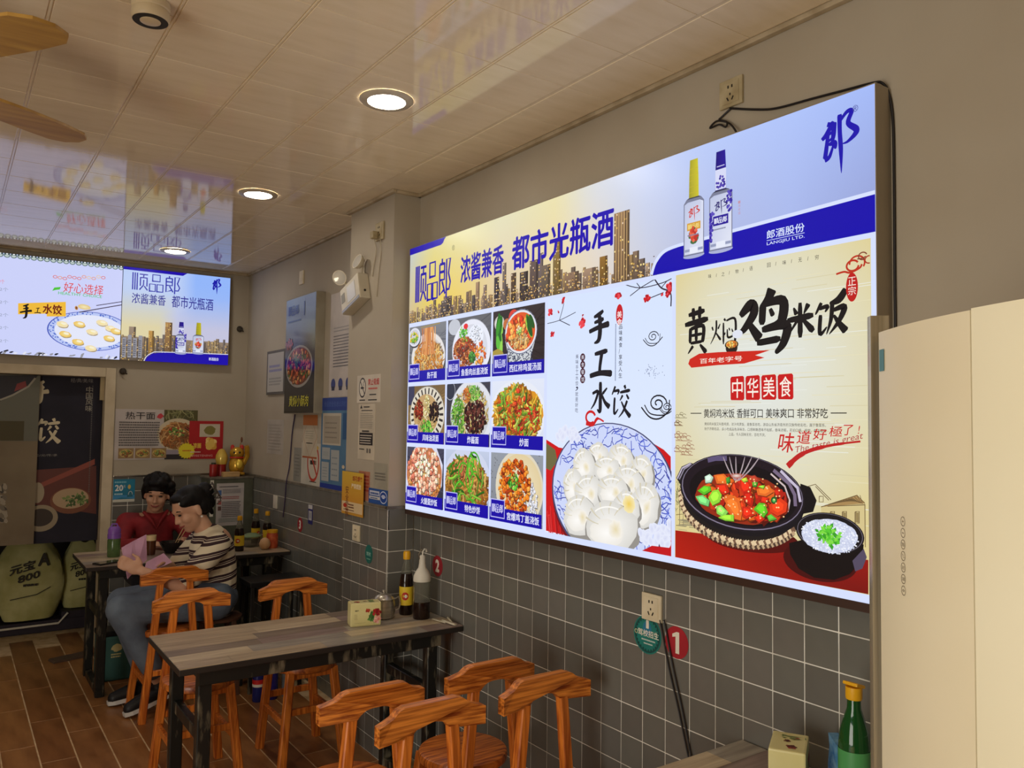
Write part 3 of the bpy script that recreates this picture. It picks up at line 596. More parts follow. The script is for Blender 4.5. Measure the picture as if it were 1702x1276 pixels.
# red cloth, plate
p.poly(Q((20, 755), (75, 790), (130, 800), (180, 770), (240, 765), (265, 740), (290, 765), (400, 785), (430, 765), (480, 770), (530, 800), (560, 830), (565, 1265), (300, 1215), (20, 1150)), (206, 22, 26))
for k in range(40): x = rnd.uniform(20, 120); p.stroke(Q((x, 1040+rnd.random()*60), (x+10, 1180)), .003, rnd.choice([(150, 16, 22), (230, 60, 60)]))
p.poly(Q((20, 770), (60, 800), (70, 850), (40, 890), (20, 880)), (110, 104, 66)); 
cu, cv = qq(290, 985); RU, RV = .305, .232
p.ell(cu+.004, cv-.012, RU*1.01, RV*1.03, (120, 16, 24), 50); p.ell(cu, cv, RU, RV, (70, 72, 110), 50); p.ell(cu, cv+.002, RU*.975, RV*.975, (206, 216, 250), 50)
for k in range(150):                                        # blue crackle glaze
    a = rnd.uniform(0, 6.283); r = rnd.uniform(.72, .97); x, y = cu+RU*r*math.cos(a), cv+RV*r*math.sin(a); P = [(x, y)]; h = rnd.uniform(0, 6.28)
    for j in range(4):
        h += rnd.uniform(-1, 1); x += math.cos(h)*.016; y += math.sin(h)*.014
        e = math.hypot((x-cu)/RU, (y-cv)/RV)
        if e > .97: x, y = P[-1]; h += 2
        P.append((x, y))
    p.stroke(P, .0032, rnd.choice([(60, 76, 190), (46, 56, 160), (90, 110, 214)]))
def dumpling(x, y, w_, h, rot=0, k=1):
    u, v = qq(x, y); ru, rv = w_*.00122, h*.00092
    p.ell(u+.006, v-.010, ru*1.04, rv*1.05, (150, 146, 140), 26, rot, .04); p.ell(u, v, ru, rv, (252, 250, 246), 18, rot, .075, col2=(218, 216, 210))
    p.ell(u-ru*.15, v-rv*.25, ru*.62, rv*.55, (254, 252, 248), 22, rot, .08, col2=(238, 234, 226)); p.ell(u+ru*.2, v-rv*.05, ru*.26, rv*.36, (232, 218, 176), 14, rot, .15, col2=(246, 242, 234))
    for j in range(5):
        a = rot+1.9+j*.45-.9; p.stroke(smooth_path([(u+ru*.98*math.cos(a), v+rv*.98*math.sin(a)), (u+ru*.7*math.cos(a+.1), v+rv*.72*math.sin(a+.1)), (u+ru*.45*math.cos(a+.15), v+rv*.5*math.sin(a+.15))], 4), [.008, .007, .006, .005, .005, .004, .003, .003, .002][:9], rnd.choice([(214, 206, 182), (226, 220, 200)]))
    p.ring(u, v, ru*.8, rv*.78, .005, (252, 250, 244), 12, rot+1.1, rot+2.3, 0)
for a in ((245, 830, 44, 52, .2), (345, 845, 50, 58, -.3), (185, 870, 50, 66, .5), (430, 905, 46, 66, -.4), (285, 885, 55, 50, 0), (140, 960, 46, 72, .6), (375, 945, 62, 66, -.2), (205, 985, 62, 66, .3), (310, 980, 66, 58, 0), (445, 1045, 52, 84, -.5), (165, 1085, 72, 78, .3), (370, 1050, 50, 60, -.3), (300, 1135, 108, 92, .1)): dumpling(*a)
u, v = qq(380, 1035); p.ell(u, v, .028, .028, (240, 206, 90), 18, .4, .1, col2=(246, 232, 180))
for x, y in ((450, 1160), (490, 1150), (530, 1170), (470, 1185), (515, 1195), (550, 1150), (120, 720), (150, 735), (95, 735)):
    u, v = qq(x, y)
    for k in range(7): p.ell(u+rnd.gauss(0, .016), v+rnd.gauss(0, .010), .018, .012, (214, 218, 244), 12, rnd.random()*3, col2=(232, 236, 252))
p.poly(Q((430, 1240), (480, 1215), (560, 1225), (565, 1262)), (196, 20, 30))
p.lay(p.z+.0002)
# plum branches
def branch(*a, wd=.003): p.stroke([qq(*t) for t in smooth_path(a, 4)], wd, (52, 44, 60))
branch((25, 255), (80, 240), (150, 205), wd=.0025); branch((80, 240), (125, 262)); branch((80, 238), (98, 170), (90, 150)); branch((360, 85), (430, 100), (520, 80), (565, 60)); branch((430, 100), (385, 135)); branch((430, 100), (400, 60)); branch((430, 100), (480, 70), (500, 60)); branch((490, 60), (520, 100), (560, 120), (562, 180), wd=.005); branch((520, 100), (545, 70)); branch((530, 120), (470, 145))
def flower(x, y, s_):
    u, v = qq(x, y)
    for k in range(9): p.ell(u+rnd.gauss(0, s_*.6), v+rnd.gauss(0, s_*.6), s_, s_*.7, rnd.choice([(206, 30, 40), (236, 70, 80), (170, 16, 30)]), 8, rnd.random()*3)
for x, y, s_ in ((95, 150, .007), (38, 205, .008), (178, 248, .010), (335, 135, .009), (460, 145, .008), (50, 300, .006), (75, 205, .003), (180, 218, .003), (555, 95, .012), (548, 130, .006), (525, 130, .004)): flower(x, y, s_)
def swirl(x, y, s_, col, wd=.004):
    u, v = qq(x, y); P = []
    for k in range(26): a = k*.42; r = s_*(1-k/30); P.append((u+r*math.cos(a)*1.1, v+r*math.sin(a)*.8))
    p.stroke(P, wd, col); p.stroke(smooth_path([(u-s_*2, v-s_*.3), (u-s_*.9, v-s_*1.2), (u+s_*.4, v-s_*1.25), (u+s_*1.9, v-s_*.2)], 5), wd, col); p.stroke(smooth_path([(u-s_*1.6, v-s_*.1), (u-s_*.8, v-s_*.9), (u+s_*1.1, v-s_*.9), (u+s_*1.4, v+s_*.3)], 5), wd*.8, col)
swirl(485, 310, .022, INK, .003); swirl(505, 600, .036, INK, .005); swirl(545, 615, .016, INK, .003)
for k in range(40): u, v = qq(480+rnd.gauss(0, 22), 460+rnd.gauss(0, 14)); p.ell(u, v, .002, .002, (150, 160, 190), 5)
p.ring(*qq(215, 660), .024, .020, .009, (206, 30, 34), 20, .3, 5.4); p.stroke([qq(*t) for t in smooth_path([(195, 685), (225, 690), (245, 665), (272, 678)], 5)], [.014]*6+[.011]*5+[.006]*5, (206, 30, 34))
# calligraphy and small text
def bx(ch, x0, y0, x1, y1, fat=1.55, col=INK): a, b = qq(x0, y1), qq(x1, y0); p.brush(B_[ch], a[0], a[1], b[0], b[1], col, fat)
bx('手', 200, 185, 304, 352); bx('工', 206, 355, 312, 498, 1.6); bx('水', 212, 500, 300, 645, 1.5); bx('饺', 300, 515, 388, 665, 1.25)
a, b = qq(328, 243), qq(352, 188); p.ell((a[0]+b[0])/2, (a[1]+b[1])/2, .017, .035, (200, 24, 34), 20); p.vtext('美食', a[0]+.0015, b[1]-.008, .023, (250, 240, 240), 1.1, .02)
u, v = qq(338, 258); p.vtext('品味美食/享受人生', u, v, .0165, (30, 30, 46), 1.22, .012)
u, v = qq(322, 258); 
for k in range(44): p.rect(u, v-.006*k*.72-.002, u+.005, v-.006*k*.72+.0012, (130, 140, 170))
u, v = qq(174, 388)
for k, ch in enumerate('美食餐馆'): uu, vv = qq(181, 400+k*32); p.ell(uu, vv, .0135, .0135, (70, 24, 40), 18); p.text(ch, uu-.008, vv-.008, uu+.008, vv+.008, (226, 226, 240))
u, v = qq(151, 388); p.vtext('美味手工水饺，就是好吃', u, v, .0155, (60, 60, 84), 1.22)
p.build('dumpling_poster', lit, board)

# --- braised chicken rice panel
u0, v0, u1, v1 = 1.742, 1.203, 2.377, 2.058
p = BP(.0006); p.clip = (u0, v0, u1, v1)
N = 10
for i in range(N):
    for j in range(14):
        c = [(u0+(u1-u0)*a/N, v0+(v1-v0)*b/14) for a, b in ((i, j), (i+1, j), (i+1, j+1), (i, j+1))]
        def pc(k):
            d_ = math.hypot((k[0]-2.06)/.45, (k[1]-1.75)/.5); t = min(1, d_)**1.6; return tuple(a+(b-a)*t for a, b in zip((226, 230, 226), (222, 206, 146)))
        p.poly(c, [pc(k) for k in c], .0006)
for k in range(90): v = rnd.uniform(1.3, 2.0); a = rnd.uniform(u0, u1-.1); p.rect(a, v, a+rnd.uniform(.05, .25), v+.0015, rnd.choice([(230, 222, 186), (214, 204, 164), (234, 236, 228)]))
def r2(x, y): return q(1110+x/4.254, 700+y/4.254)            # lower enlarged view
def r1(x, y): return q(1110+x/3.866, 390+y/3.866)            # upper enlarged view
def R2(*a): return [r2(*t) for t in a]
def R1(*a): return [r1(*t) for t in a]
# sketched houses
SK = (110, 88, 56)
p.poly(R2((1085, 600), (1395, 560), (1400, 870), (1090, 860)), (214, 196, 140))
p.poly(R2((1085, 605), (1340, 522), (1395, 580)), (170, 136, 86))
for k in range(14): p.stroke(R2((1100+k*20, 600-k*6), (1300+k*6, 545+k*3)), .0015, SK)
for L_ in (((960, 470), (1045, 445), (1155, 555)), ((1045, 460), (1140, 558)), ((1085, 605), (1340, 522), (1395, 580)), ((1130, 600), (1395, 590)), ((1395, 585), (1398, 890)), ((1072, 530), (1072, 570), (1100, 570), (1100, 530), (1072, 530)), ((85, 470), (85, 740)), ((60, 660), (110, 655), (110, 735), (60, 735))): p.stroke(R2(*L_), .002, SK)
for x in (1165, 1250, 1340): p.stroke(R2((x-14, 640), (x+14, 636), (x+14, 720), (x-14, 722), (x-14, 640)), .0025, SK); p.rect(*r2(x-9, 715), *r2(x+9, 645), (150, 130, 84))
for k in range(60): p.stroke(R2(*(lambda x, y: ((x, y), (x+rnd.uniform(-14, 14), y-rnd.uniform(10, 30))))(rnd.uniform(58, 120), rnd.uniform(430, 640))), .0015, rnd.choice([(90, 96, 60), (70, 74, 50), (120, 120, 80)]))
for k in range(40): a, b = rnd.uniform(70, 300), rnd.uniform(690, 770); p.stroke(R2((a, b), (a+60, b+8)), .002, rnd.choice([(180, 170, 130), (150, 140, 110)]))
p.poly(R2((55, 770), (300, 800), (860, 890), (1420, 980), (1420, 1222), (55, 965)), [(170, 24, 12), (160, 20, 12), (150, 20, 14), (150, 20, 14), (120, 14, 10), (184, 30, 14)])
def rell(x, y, rx, ry, col, rot=0, n=40, jag=0, col2=None):
    c_, s_ = math.cos(-rot), math.sin(-rot); P = []
    for i in range(n):
        t = 2*math.pi*i/n; k_ = 1+rnd.uniform(-jag, jag); a, b = rx*k_*math.cos(t), ry*k_*math.sin(t); P.append(r2(x+a*c_-b*s_, y+a*s_+b*c_))
    if col2 is None: return p.poly(P, col)
    m_ = r2(x, y); p.z += p.STEP; z = p.z
    for i in range(n): p.poly([m_, P[i], P[(i+1) % n]], [col, col2, col2], z)
rell(600, 830, 330, 95, (84, 10, 8), -.12); rell(1080, 990, 265, 140, (70, 8, 8), -.2)
# woven mat, pot
rell(510, 620, 430, 262, (30, 24, 24), -.24)
for k in range(64):
    t = k/63; a = math.pi*(.98-.88*t); X_, Y_ = 428*math.cos(a), 262*math.sin(a); x = 505+X_*.97-Y_*.24; y = 585+X_*.24+Y_*.97
    p.stroke(R2((x, y-14), (x+16, y+22)), .013, (226, 200, 160) if k % 3 else (120, 90, 70)); p.stroke(R2((x+3, y+20), (x+16, y+44)), .010, (190, 160, 124) if k % 2 else (80, 60, 50))
rell(545, 555, 430, 250, (22, 18, 24), -.2); 
p.poly(R2((62, 400), (100, 320), (160, 292), (185, 300), (130, 420), (95, 450)), (30, 26, 32)); p.stroke(R2((70, 405), (105, 330), (165, 298)), .005, (190, 180, 200)); p.stroke(R2((84, 410), (118, 338), (172, 303)), .004, (150, 140, 160))
p.poly(R2((940, 440), (1010, 465), (1055, 560), (1030, 640), (930, 660)), (18, 14, 18))
rell(530, 508, 446, 268, (28, 22, 30), -.2); rell(530, 503, 434, 258, (130, 120, 142), -.2); rell(531, 500, 428, 253, (30, 20, 30), -.2); rell(535, 520, 385, 215, (18, 12, 18), -.2)
p.stroke(R2((285, 275), (340, 262), (420, 262)), .014, (96, 84, 120)); p.stroke(R2((750, 345), (860, 440), (900, 520), (905, 600)), .010, (120, 104, 130)); p.stroke(R2((800, 350), (920, 470), (940, 570)), .008, (200, 190, 214)); p.stroke(R2((730, 370), (830, 460), (865, 560), (850, 640)), .005, (210, 190, 190))
rell(530, 548, 336, 176, (150, 44, 20), -.16, 40, .02)
def rch(x, y, rx, ry, n, cols, s0, s1): u, v = r2(x, y); a = r2(x+rx, y); b = r2(x, y-ry); chunks(p, u, v, abs(a[0]-u), abs(b[1]-v), n, cols, s0, s1, .3, 7)
rch(540, 550, 300, 130, 90, [(206, 60, 24), (180, 36, 20), (226, 96, 30)], .012, .024)
def blobx(P, c): p.poly(R2(*[(x+4, y+6) for x, y in P]), clampc(c, .5)); p.poly(R2(*P), c); m = (sum(a for a, b in P)/len(P), sum(b for a, b in P)/len(P)); p.poly(R2(*[(m[0]+(x-m[0])*.62-3, m[1]+(y-m[1])*.62-4) for x, y in P]), clampc(c, 1.22))
MEAT = (206, 44, 22); ORG = (232, 110, 40); PEP = (96, 190, 40); PEP2 = (150, 220, 60)
for P, c in (([(330, 380), (400, 370), (430, 400), (420, 440), (350, 440)], ORG), ([(340, 450), (420, 440), (440, 500), (400, 520), (360, 490)], MEAT), ([(510, 400), (560, 400), (600, 450), (590, 500), (540, 520), (515, 480)], MEAT), ([(540, 500), (590, 495), (610, 560), (600, 610), (540, 560)], (190, 34, 20)), ([(395, 540), (450, 515), (510, 560), (530, 640), (520, 700), (480, 690), (430, 610)], ORG), ([(530, 600), (590, 610), (620, 660), (560, 690), (530, 670)], MEAT), ([(610, 680), (670, 650), (690, 690), (650, 720)], MEAT), ([(630, 480), (720, 450), (750, 500), (700, 530), (640, 520)], ORG), ([(720, 590), (800, 540), (850, 580), (840, 640), (780, 670), (730, 640)], (226, 60, 24)), ([(670, 530), (720, 540), (700, 580), (660, 570)], MEAT), ([(570, 390), (620, 380), (660, 420), (610, 440)], (170, 60, 40)),
             ([(265, 390), (300, 372), (325, 395), (310, 430), (270, 435)], (190, 224, 196)), ([(215, 490), (260, 455), (305, 460), (310, 490), (260, 520)], PEP), ([(290, 540), (320, 490), (360, 480), (385, 520), (370, 570), (320, 595)], PEP2), ([(200, 530), (250, 520), (300, 560), (290, 600), (230, 580)], (120, 210, 120)), ([(345, 600), (380, 590), (430, 640), (400, 680), (350, 650)], (140, 214, 90)), ([(400, 660), (470, 660), (470, 705), (410, 700), (360, 680)], PEP2), ([(610, 620), (650, 575), (690, 580), (710, 640), (680, 680)], PEP), ([(705, 670), (735, 655), (775, 690), (720, 705)], (90, 180, 60)), ([(415, 400), (440, 390), (445, 425), (420, 445)], (60, 140, 50)), ([(600, 430), (640, 430), (630, 460), (605, 460)], (80, 160, 50)), ([(640, 460), (690, 452), (680, 476)], PEP2), ([(520, 410), (560, 395), (570, 420), (540, 430)], (180, 200, 60))): blobx(P, c)
rell(755, 558, 22, 26, (30, 90, 36)); rell(755, 558, 12, 14, (90, 190, 90))
for k in range(60): x, y = r2(rnd.uniform(330, 840), rnd.uniform(400, 690)); p.ell(x, y, .0028, .0022, (255, 214, 150), 6)
for x in (-95, -50, -5, 60, 110, 165): p.stroke(smooth_path(R2((490+x*.1, 420), (490+x*.6, 340), (490+x, 250)), 6), [.002, .0025, .003, .003, .0035, .004, .004, .004, .004, .003, .003, .002, .001], (176, 160, 166))
rell(490, 385, 40, 16, (236, 226, 220), 0, 24, 0, (180, 90, 70))
# rice bowl
p.poly(R2((862, 860), (870, 940), (930, 1040), (1040, 1105), (1180, 1120), (1290, 1080), (1380, 980), (1390, 870), (1100, 800)), (16, 8, 10)); p.poly(R2((1310, 985), (1390, 900), (1412, 960), (1380, 1040), (1330, 1060)), (84, 74, 96))
rell(1152, 792, 246, 142, (20, 16, 20), -.22); rell(1152, 790, 236, 134, (110, 104, 116), -.22); rell(1152, 789, 231, 130, (24, 20, 24), -.22)
rell(1150, 810, 200, 118, (206, 212, 236), -.16, 40, .03)
def rstk(x, y, rx, ry, n): 
    for k in range(n):
        a = rnd.uniform(0, 6.283); r = math.sqrt(rnd.random()); X, Y = x+rx*r*math.cos(a), y+ry*r*math.sin(a)+(rx*r*math.cos(a))*.16; h = rnd.uniform(0, 3.14); p.stroke(R2((X, Y), (X+11*math.cos(h), Y+9*math.sin(h))), .0032, rnd.choice([(238, 242, 254), (220, 226, 244), (196, 202, 226), (246, 248, 255)]))
rstk(1150, 812, 198, 116, 460); rstk(1140, 760, 130, 60, 160)
u, v = r2(1145, 810); leaves(p, u, v, .028, .020, 90, [(90, 200, 50), (60, 160, 40), (130, 220, 70)], .016)
p.lay(p.z+.0002)
# clouds in line
def cloud(x, y, s_, col, wd=.002, f=r2):
    u, v = f(x, y)
    for dx, dy, r in ((0, 0, 1), (1.6, .3, .8), (-1.5, .1, .7), (.4, 1.1, .75)): p.ring(u+dx*s_, v+dy*s_*.7, s_*r, s_*r*.62, wd, col, 18, .2, 5.2)
    p.stroke([(u-s_*2.6, v-s_*.6), (u+s_*2.8, v-s_*.6)], wd, col)
for x, y, s_ in ((120, 120, .012), (150, 180, .010), (140, 225, .009), (75, 100, .010), (70, 200, .010), (70, 15, .008)): cloud(x, y, s_, (150, 90, 70), .0016)
for x, y in ((90, 1165), (65, 1215)): cloud(x, y, .009, (120, 110, 80), .0014, r1)
u, v = r1(1195, 200); p.ring(u, v, .016, .013, .005, (190, 50, 30), 20, .5, 6.2); p.ring(u+.012, v+.004, .02, .018, .0045, (190, 50, 30), 20, -.6, 3.2); p.stroke(smooth_path(R1((1090, 255), (1140, 240), (1180, 245), (1240, 215), (1255, 190)), 5), .005, (190, 50, 30)); p.ring(*r1(1260, 138), .011, .009, .003, (130, 60, 40), 16, .3, 6); p.stroke(smooth_path(R1((1225, 158), (1260, 152), (1280, 140)), 4), .003, (130, 60, 40)); p.ring(*r1(1300, 160), .010, .009, .003, (170, 50, 30), 16, .3, 5)
# words
for k, ch in enumerate('味之物语回味无穷'):
    x, y = ((278, 268), (363, 254), (452, 237), (543, 218), (657, 196), (757, 180), (858, 163), (966, 146))[k]; u, v = r1(x, y); p.text(ch, u-.0055, v-.006, u+.0055, v+.006, (40, 36, 36))
    if k not in (3, 7): u, v = r1(*((320, 262), (403, 246), (493, 228), (0, 0), (702, 188), (803, 171), (908, 155))[k]); p.stroke([(u-.001, v-.005), (u+.001, v+.005)], .0012, (90, 80, 70))
def cx(ch, x0, y0, x1, y1, fat=1.15): a, b = r1(x0, y1), r1(x1, y0); p.brush(B_[ch], a[0], a[1], b[0], b[1], (24, 20, 22), fat)
cx('黄', 108, 452, 276, 775, 1.35); cx('焖', 272, 520, 448, 720, 1.35); cx('鸡', 455, 335, 780, 780, 1.15); cx('米', 765, 420, 955, 675, 1.45); cx('饭', 945, 380, 1155, 655, 1.4)
u, v = r1(445, 640); p.ell(u+.006, v, .018, .012, (224, 228, 240), 22); u, v = r1(418, 705); p.ell(u, v-.010, .021, .018, (46, 32, 30), 26); p.ell(u, v-.001, .024, .013, (30, 22, 22), 26); p.ell(u, v, .020, .0105, (226, 150, 60), 24); chunks(p, u, v, .017, .008, 30, [(240, 180, 80), (206, 110, 40), (250, 214, 130)], .003, .005)
p.poly(R1((140, 830), (150, 800), (210, 765), (330, 755), (520, 748), (665, 742), (570, 775), (630, 790), (500, 828), (330, 838), (160, 855)), (206, 40, 28)); a, b = r1(215, 832), r1(487, 772); p.text('百年老字号', a[0], a[1]+.001, b[0], b[1]-.002, (250, 240, 226), .012)
a, b = r1(407, 1003), r1(820, 876)
for k, ch in enumerate('中华美食'): w_ = (b[0]-a[0])/4; x = a[0]+w_*k+.002; p.poly([(x+.003, 1.672), (x+w_-.008, 1.671), (x+w_-.004, 1.676), (x+w_-.005, 1.735), (x+w_-.009, 1.739), (x+.004, 1.738), (x, 1.733), (x+.001, 1.676)], (200, 26, 28)); p.text(ch, x+.006, 1.678, x+w_-.010, 1.732, (250, 238, 226), .012)
a, b = r1(240, 1088), r1(1037, 1036); p.text('黄焖鸡米饭 香鲜可口 美味爽口 非常好吃', a[0], 1.622, b[0], 1.648, (34, 28, 26), .012)
for x0_, x1_ in ((155, 225), (1055, 1158)): a, b = r1(x0_, 1071), r1(x1_, 1060); p.rect(a[0], 1.634, b[0], 1.6365, (34, 28, 26))
a, b = r1(245, 1130), r1(1025, 1118)
p.text('黄焖鸡米饭又叫香鸡煲、浓汁鸡煲饭，是鲁菜名吃，源自山东省济南市的汉族传统名吃，属于鲁菜系。', a[0], 1.6, b[0], 1.609, (60, 52, 44)); p.text('始于济南名店，该小吃成品色泽味浓，口感鲜嫩透味不粘腻，香味浓郁，无论口感、视觉、色泽都属', a[0], 1.586, b[0], 1.595, (60, 52, 44)); p.text('上品，令人回味无穷，百吃不厌。', 1.95, 1.572, 2.075, 1.581, (60, 52, 44))
u, v = r1(1192, 338); p.ell(u, v, .016, .036, (190, 30, 28), 24); p.vtext('正宗', u-.0105, v+.025, .021, (246, 226, 214), 1.12, .01)
for k, ch in enumerate('味道好極了!'):
    x, y, hw, hh = ((838, 150, .024, .026), (965, 112, .020, .017), (1080, 92, .019, .014), (1192, 72, .018, .013), (1277, 62, .013, .013), (1357, 60, .0015, .010))[k]; u, v = r2(x, y); p.text(ch, u-hw, v-hh, u+hw, v+hh, (200, 34, 34), .012, .18)
a, b = r2(905, 238), r2(1375, 140); sl = (b[1]-a[1])/(b[0]-a[0]); p.text('The taste is great', a[0], a[1], b[0]+.004, a[1]+.021, (176, 70, 70), 0, .15, lambda x, y: (x, y+(x-a[0])*sl))
P = R2((857, 318), (930, 250), (1020, 205), (1150, 172), (1260, 155), (1372, 142)); p.stroke(smooth_path(P, 5), [.016]*3+[.013]*5+[.010]*6+[.007]*6+[.005]*6, (190, 34, 34))
p.build('chicken_rice_poster', lit, board)
# ------------------------------------------------------------------ two glowing boards on the back wall
YBF = 6.205
def back_board(x0, x1, z0, z1, label):
    t = thing('lit_wall_board', ((x0+x1)/2, 6.23, z0), label, 'light box')
    l = t.location; fb = MB(); fb.box(x0-l.x, x1-l.x, YBF-l.y, YB-.001-l.y, .0, z1-z0); fb.build('frame', alu, t)
    return t
t1 = back_board(-.62, .976, 2.005, 2.668, 'glowing board with hand-made dumplings on a blue-rimmed plate above the kitchen doorway')
t2 = back_board(.980, 1.722, 2.005, 2.668, 'glowing liquor board with skyline and two bottles near the room corner')
lit2 = print_mat('lit_print_back', .95, .3, .22)
def KP(z=0): return Print((0, YBF, 0), (1, 0, 0), (0, 0, 1), z)
def k(x, y): p = onY(x, y, YBF); return (p.x, p.z)
def kk(x, y): return k(x/4.2525, 400+y/4.2525)
def K(*a): return [kk(*t) for t in a]
p = KP(.0005); p.rect(-.62, 2.005, .976, 2.668, (208, 214, 255)); p.clip = (-.62, 2.005, .976, 2.668)
for i in range(42):                                            # tile eaves along the top
    x = .965-i*.038; p.ell(x, 2.655, .019, .017, (110, 130, 130), 14); p.ell(x, 2.656, .013, .012, (196, 210, 206), 12); p.rect(x-.016, 2.657, x+.016, 2.668, (70, 90, 92)); p.ell(x, 2.664, .006, .005, (238, 242, 244), 8)
for i in range(60): u, v = -.62+rnd.random()*1.6, 2.010+abs(rnd.gauss(0, .010)); p.ell(u, v, .014, .006, rnd.choice([(40, 40, 50), (150, 150, 160), (230, 232, 246)]), 7, rnd.random(), .3)
cu, cv = kk(640, 640); RU, RV = .262, .135
p.ell(cu, cv, RU, RV, (70, 90, 190), 44); p.ell(cu, cv, RU*.97, RV*.97, (190, 204, 250), 44)
for i in range(120): a = rnd.uniform(0, 6.28); r = rnd.uniform(.84, .96); p.ell(cu+RU*r*math.cos(a), cv+RV*r*math.sin(a), .006, .004, (80, 110, 206), 6, a)
p.ell(cu, cv, RU*.83, RV*.83, (232, 236, 255), 40)
for x, y, c in ((440, 590, 0), (560, 590, 1), (720, 580, 0), (460, 660, 1), (650, 645, 0), (780, 620, 0), (770, 690, 1), (550, 715, 1), (640, 760, 0), (820, 640, 1)):
    u, v = kk(x, y); p.ell(u+.003, v-.006, .036, .020, (170, 150, 110), 18, -.15, .05); p.ell(u, v, .036, .020, (250, 232, 150), 20, -.15, .06, col2=((240, 196, 100) if c else (244, 226, 190))); p.ell(u+.008, v+.005, .018, .008, (252, 244, 214), 12, -.2, .1)
p.stroke(K((560, 505), (866, 452)), .006, (54, 36, 60)); p.stroke(K((680, 458), (866, 430)), .005, (54, 36, 60))
u, v = kk(595, 468); p.ell(u, v, .040, .018, (248, 236, 190), 20, -.1, .06, col2=(230, 200, 130)); u, v = kk(540, 475); p.ell(u, v, .010, .014, (196, 140, 80), 14, .2); p.ell(u, v, .005, .008, (120, 70, 40), 10)
p.poly(K((128, 442), (465, 432), (465, 535), (330, 535), (330, 515), (128, 520)), (244, 190, 60))
for ch, a in (('手', (130, 445, 235, 552)), ('工', (240, 472, 292, 515))): (x0, y0), (x1, y1) = kk(a[0], a[3]), kk(a[2], a[1]); p.brush(B_[ch], x0, y0, x1, y1, (20, 16, 20), 1.2)
(x0, y0), (x1, y1) = kk(300, 515), kk(440, 455); p.text('水饺', x0, y0, x1, y1, (110, 30, 20), .05)
(x0, y0), (x1, y1) = kk(445, 362), kk(728, 305); p.text('好心选择', x0, y0, x1, y1-.012, (226, 60, 50), .0, .1)
(x0, y0), (x1, y1) = kk(410, 395), kk(722, 350); p.text('HEALTHY CHOICE', x0, y0+.016, x1, y0+.036, (90, 200, 110), .02)
u, v = kk(405, 345); p.poly([(u-.03, v-.012), (u-.018, v+.012), (u+.02, v+.02), (u+.014, v+.002), (u-.01, v-.004)], (80, 200, 60))
for x in range(390, 740, 34): u, v = kk(x, 255+ (x % 3)*6); p.ring(u, v, .012, .009, .004, rnd.choice([(236, 150, 110), (226, 110, 100), (240, 200, 150)]), 12)
for i, y in enumerate((345, 435, 525, 615, 708)): (x0, y0), (x1, y1) = kk(0, y+10), kk(75, y-10); p.text('22个', x0-.02, y0, x1-.012, y1, (150, 160, 186))
(x0, y0), (x1, y1) = kk(-30, 300), kk(32, 275); p.text('价/个', x0, y0, x1, y1, (236, 120, 130)); p.text('水饺', -.42, 2.53, -.22, 2.60, (210, 60, 60), .03); p.lines(-.5, 2.10, .1, 2.48, 8, (176, 184, 206), .4, .5)
p.clip = None; p.build('lit_face', lit2, t1)
p = KP(.0005); X0, X1, Z0, Z1 = .980, 1.722, 2.005, 2.668
for i in range(6):
    for j in range(8):
        def sc(a, b):
            t = b/8; top = (150, 186, 255) if a > 3 else (190, 210, 250)
            m = (226, 214, 170) if a < 3 else (200, 200, 226); s_ = max(0, min(1, (t-.38)/.4)); return tuple(m[n_]+(top[n_]-m[n_])*s_ for n_ in range(3))
        p.poly([(X0+(X1-X0)*a/6, Z0+(Z1-Z0)*b/8) for a, b in ((i, j), (i+1, j), (i+1, j+1), (i, j+1))], [sc(a, b) for a, b in ((i, j), (i+1, j), (i+1, j+1), (i, j+1))], .0005)
p.lay(.0007); p.STEP = 1e-6; p.clip = (X0, Z0, X1, Z0+.42)
p.vgrad(X0, Z0, X1, Z0+.17, (70, 60, 56), (150, 130, 110))
def tow(u, wd, h, c):
    p.vgrad(u, Z0, u+wd, Z0+h, clampc(c, .6), c); p.rect(u+wd*.7, Z0, u+wd, Z0+h, clampc(c, .6))
    for a in range(int(h/.013)):
        for b in range(max(1, int(wd/.010))):
            if rnd.random() < .35: p.rect(u+.002+b*.010, Z0+a*.013, u+.007+b*.010, Z0+a*.013+.007, rnd.choice([(240, 206, 120), (226, 180, 100), (96, 84, 80)]))
for i in range(70): tow(X0+rnd.random()*.74, rnd.uniform(.012, .03), rnd.uniform(.08, .2), rnd.choice([(150, 130, 110), (176, 150, 110), (120, 108, 104)]))
tow(X0+.29, .048, .29, (170, 130, 84)); tow(X0+.18, .035, .22, (196, 150, 80)); tow(X0+.05, .045, .24, (160, 140, 120))
for i in range(160): u, v = X0+rnd.random()*.74, Z0+rnd.random()*.15; p.rect(u, v, u+.009, v+.005, rnd.choice([(240, 180, 70), (226, 206, 170), (70, 60, 60), (110, 96, 90), (160, 150, 150)]))
for i in range(4): u = X0+.01+i*.035; p.rect(u, Z0+.02, u+.024, Z0+.16+.02*(i % 2), (150, 150, 160)); p.lines(u+.003, Z0+.03, u+.02, Z0+.15, 8, (90, 90, 100))
p.clip = (X0, Z0, X1, Z1); p.STEP = 3e-6; p.lay(p.z+.0002)
p.poly([(X0+.16, Z0), (X0+.175, Z0+.03), (X0+.21, Z0+.058), (X0+.28, Z0+.068), (X1, Z0+.078), (X1, Z0)], (26, 8, 170)); p.stroke(smooth_path([(X0+.155, Z0), (X0+.17, Z0+.032), (X0+.21, Z0+.062), (X0+.28, Z0+.072), (X1, Z0+.082)], 4), .005, (226, 230, 255))
p.poly([(X0, Z1), (X0, Z1-.02), (X0+.40, Z1-.022), (X0+.43, Z1)], NAVY)
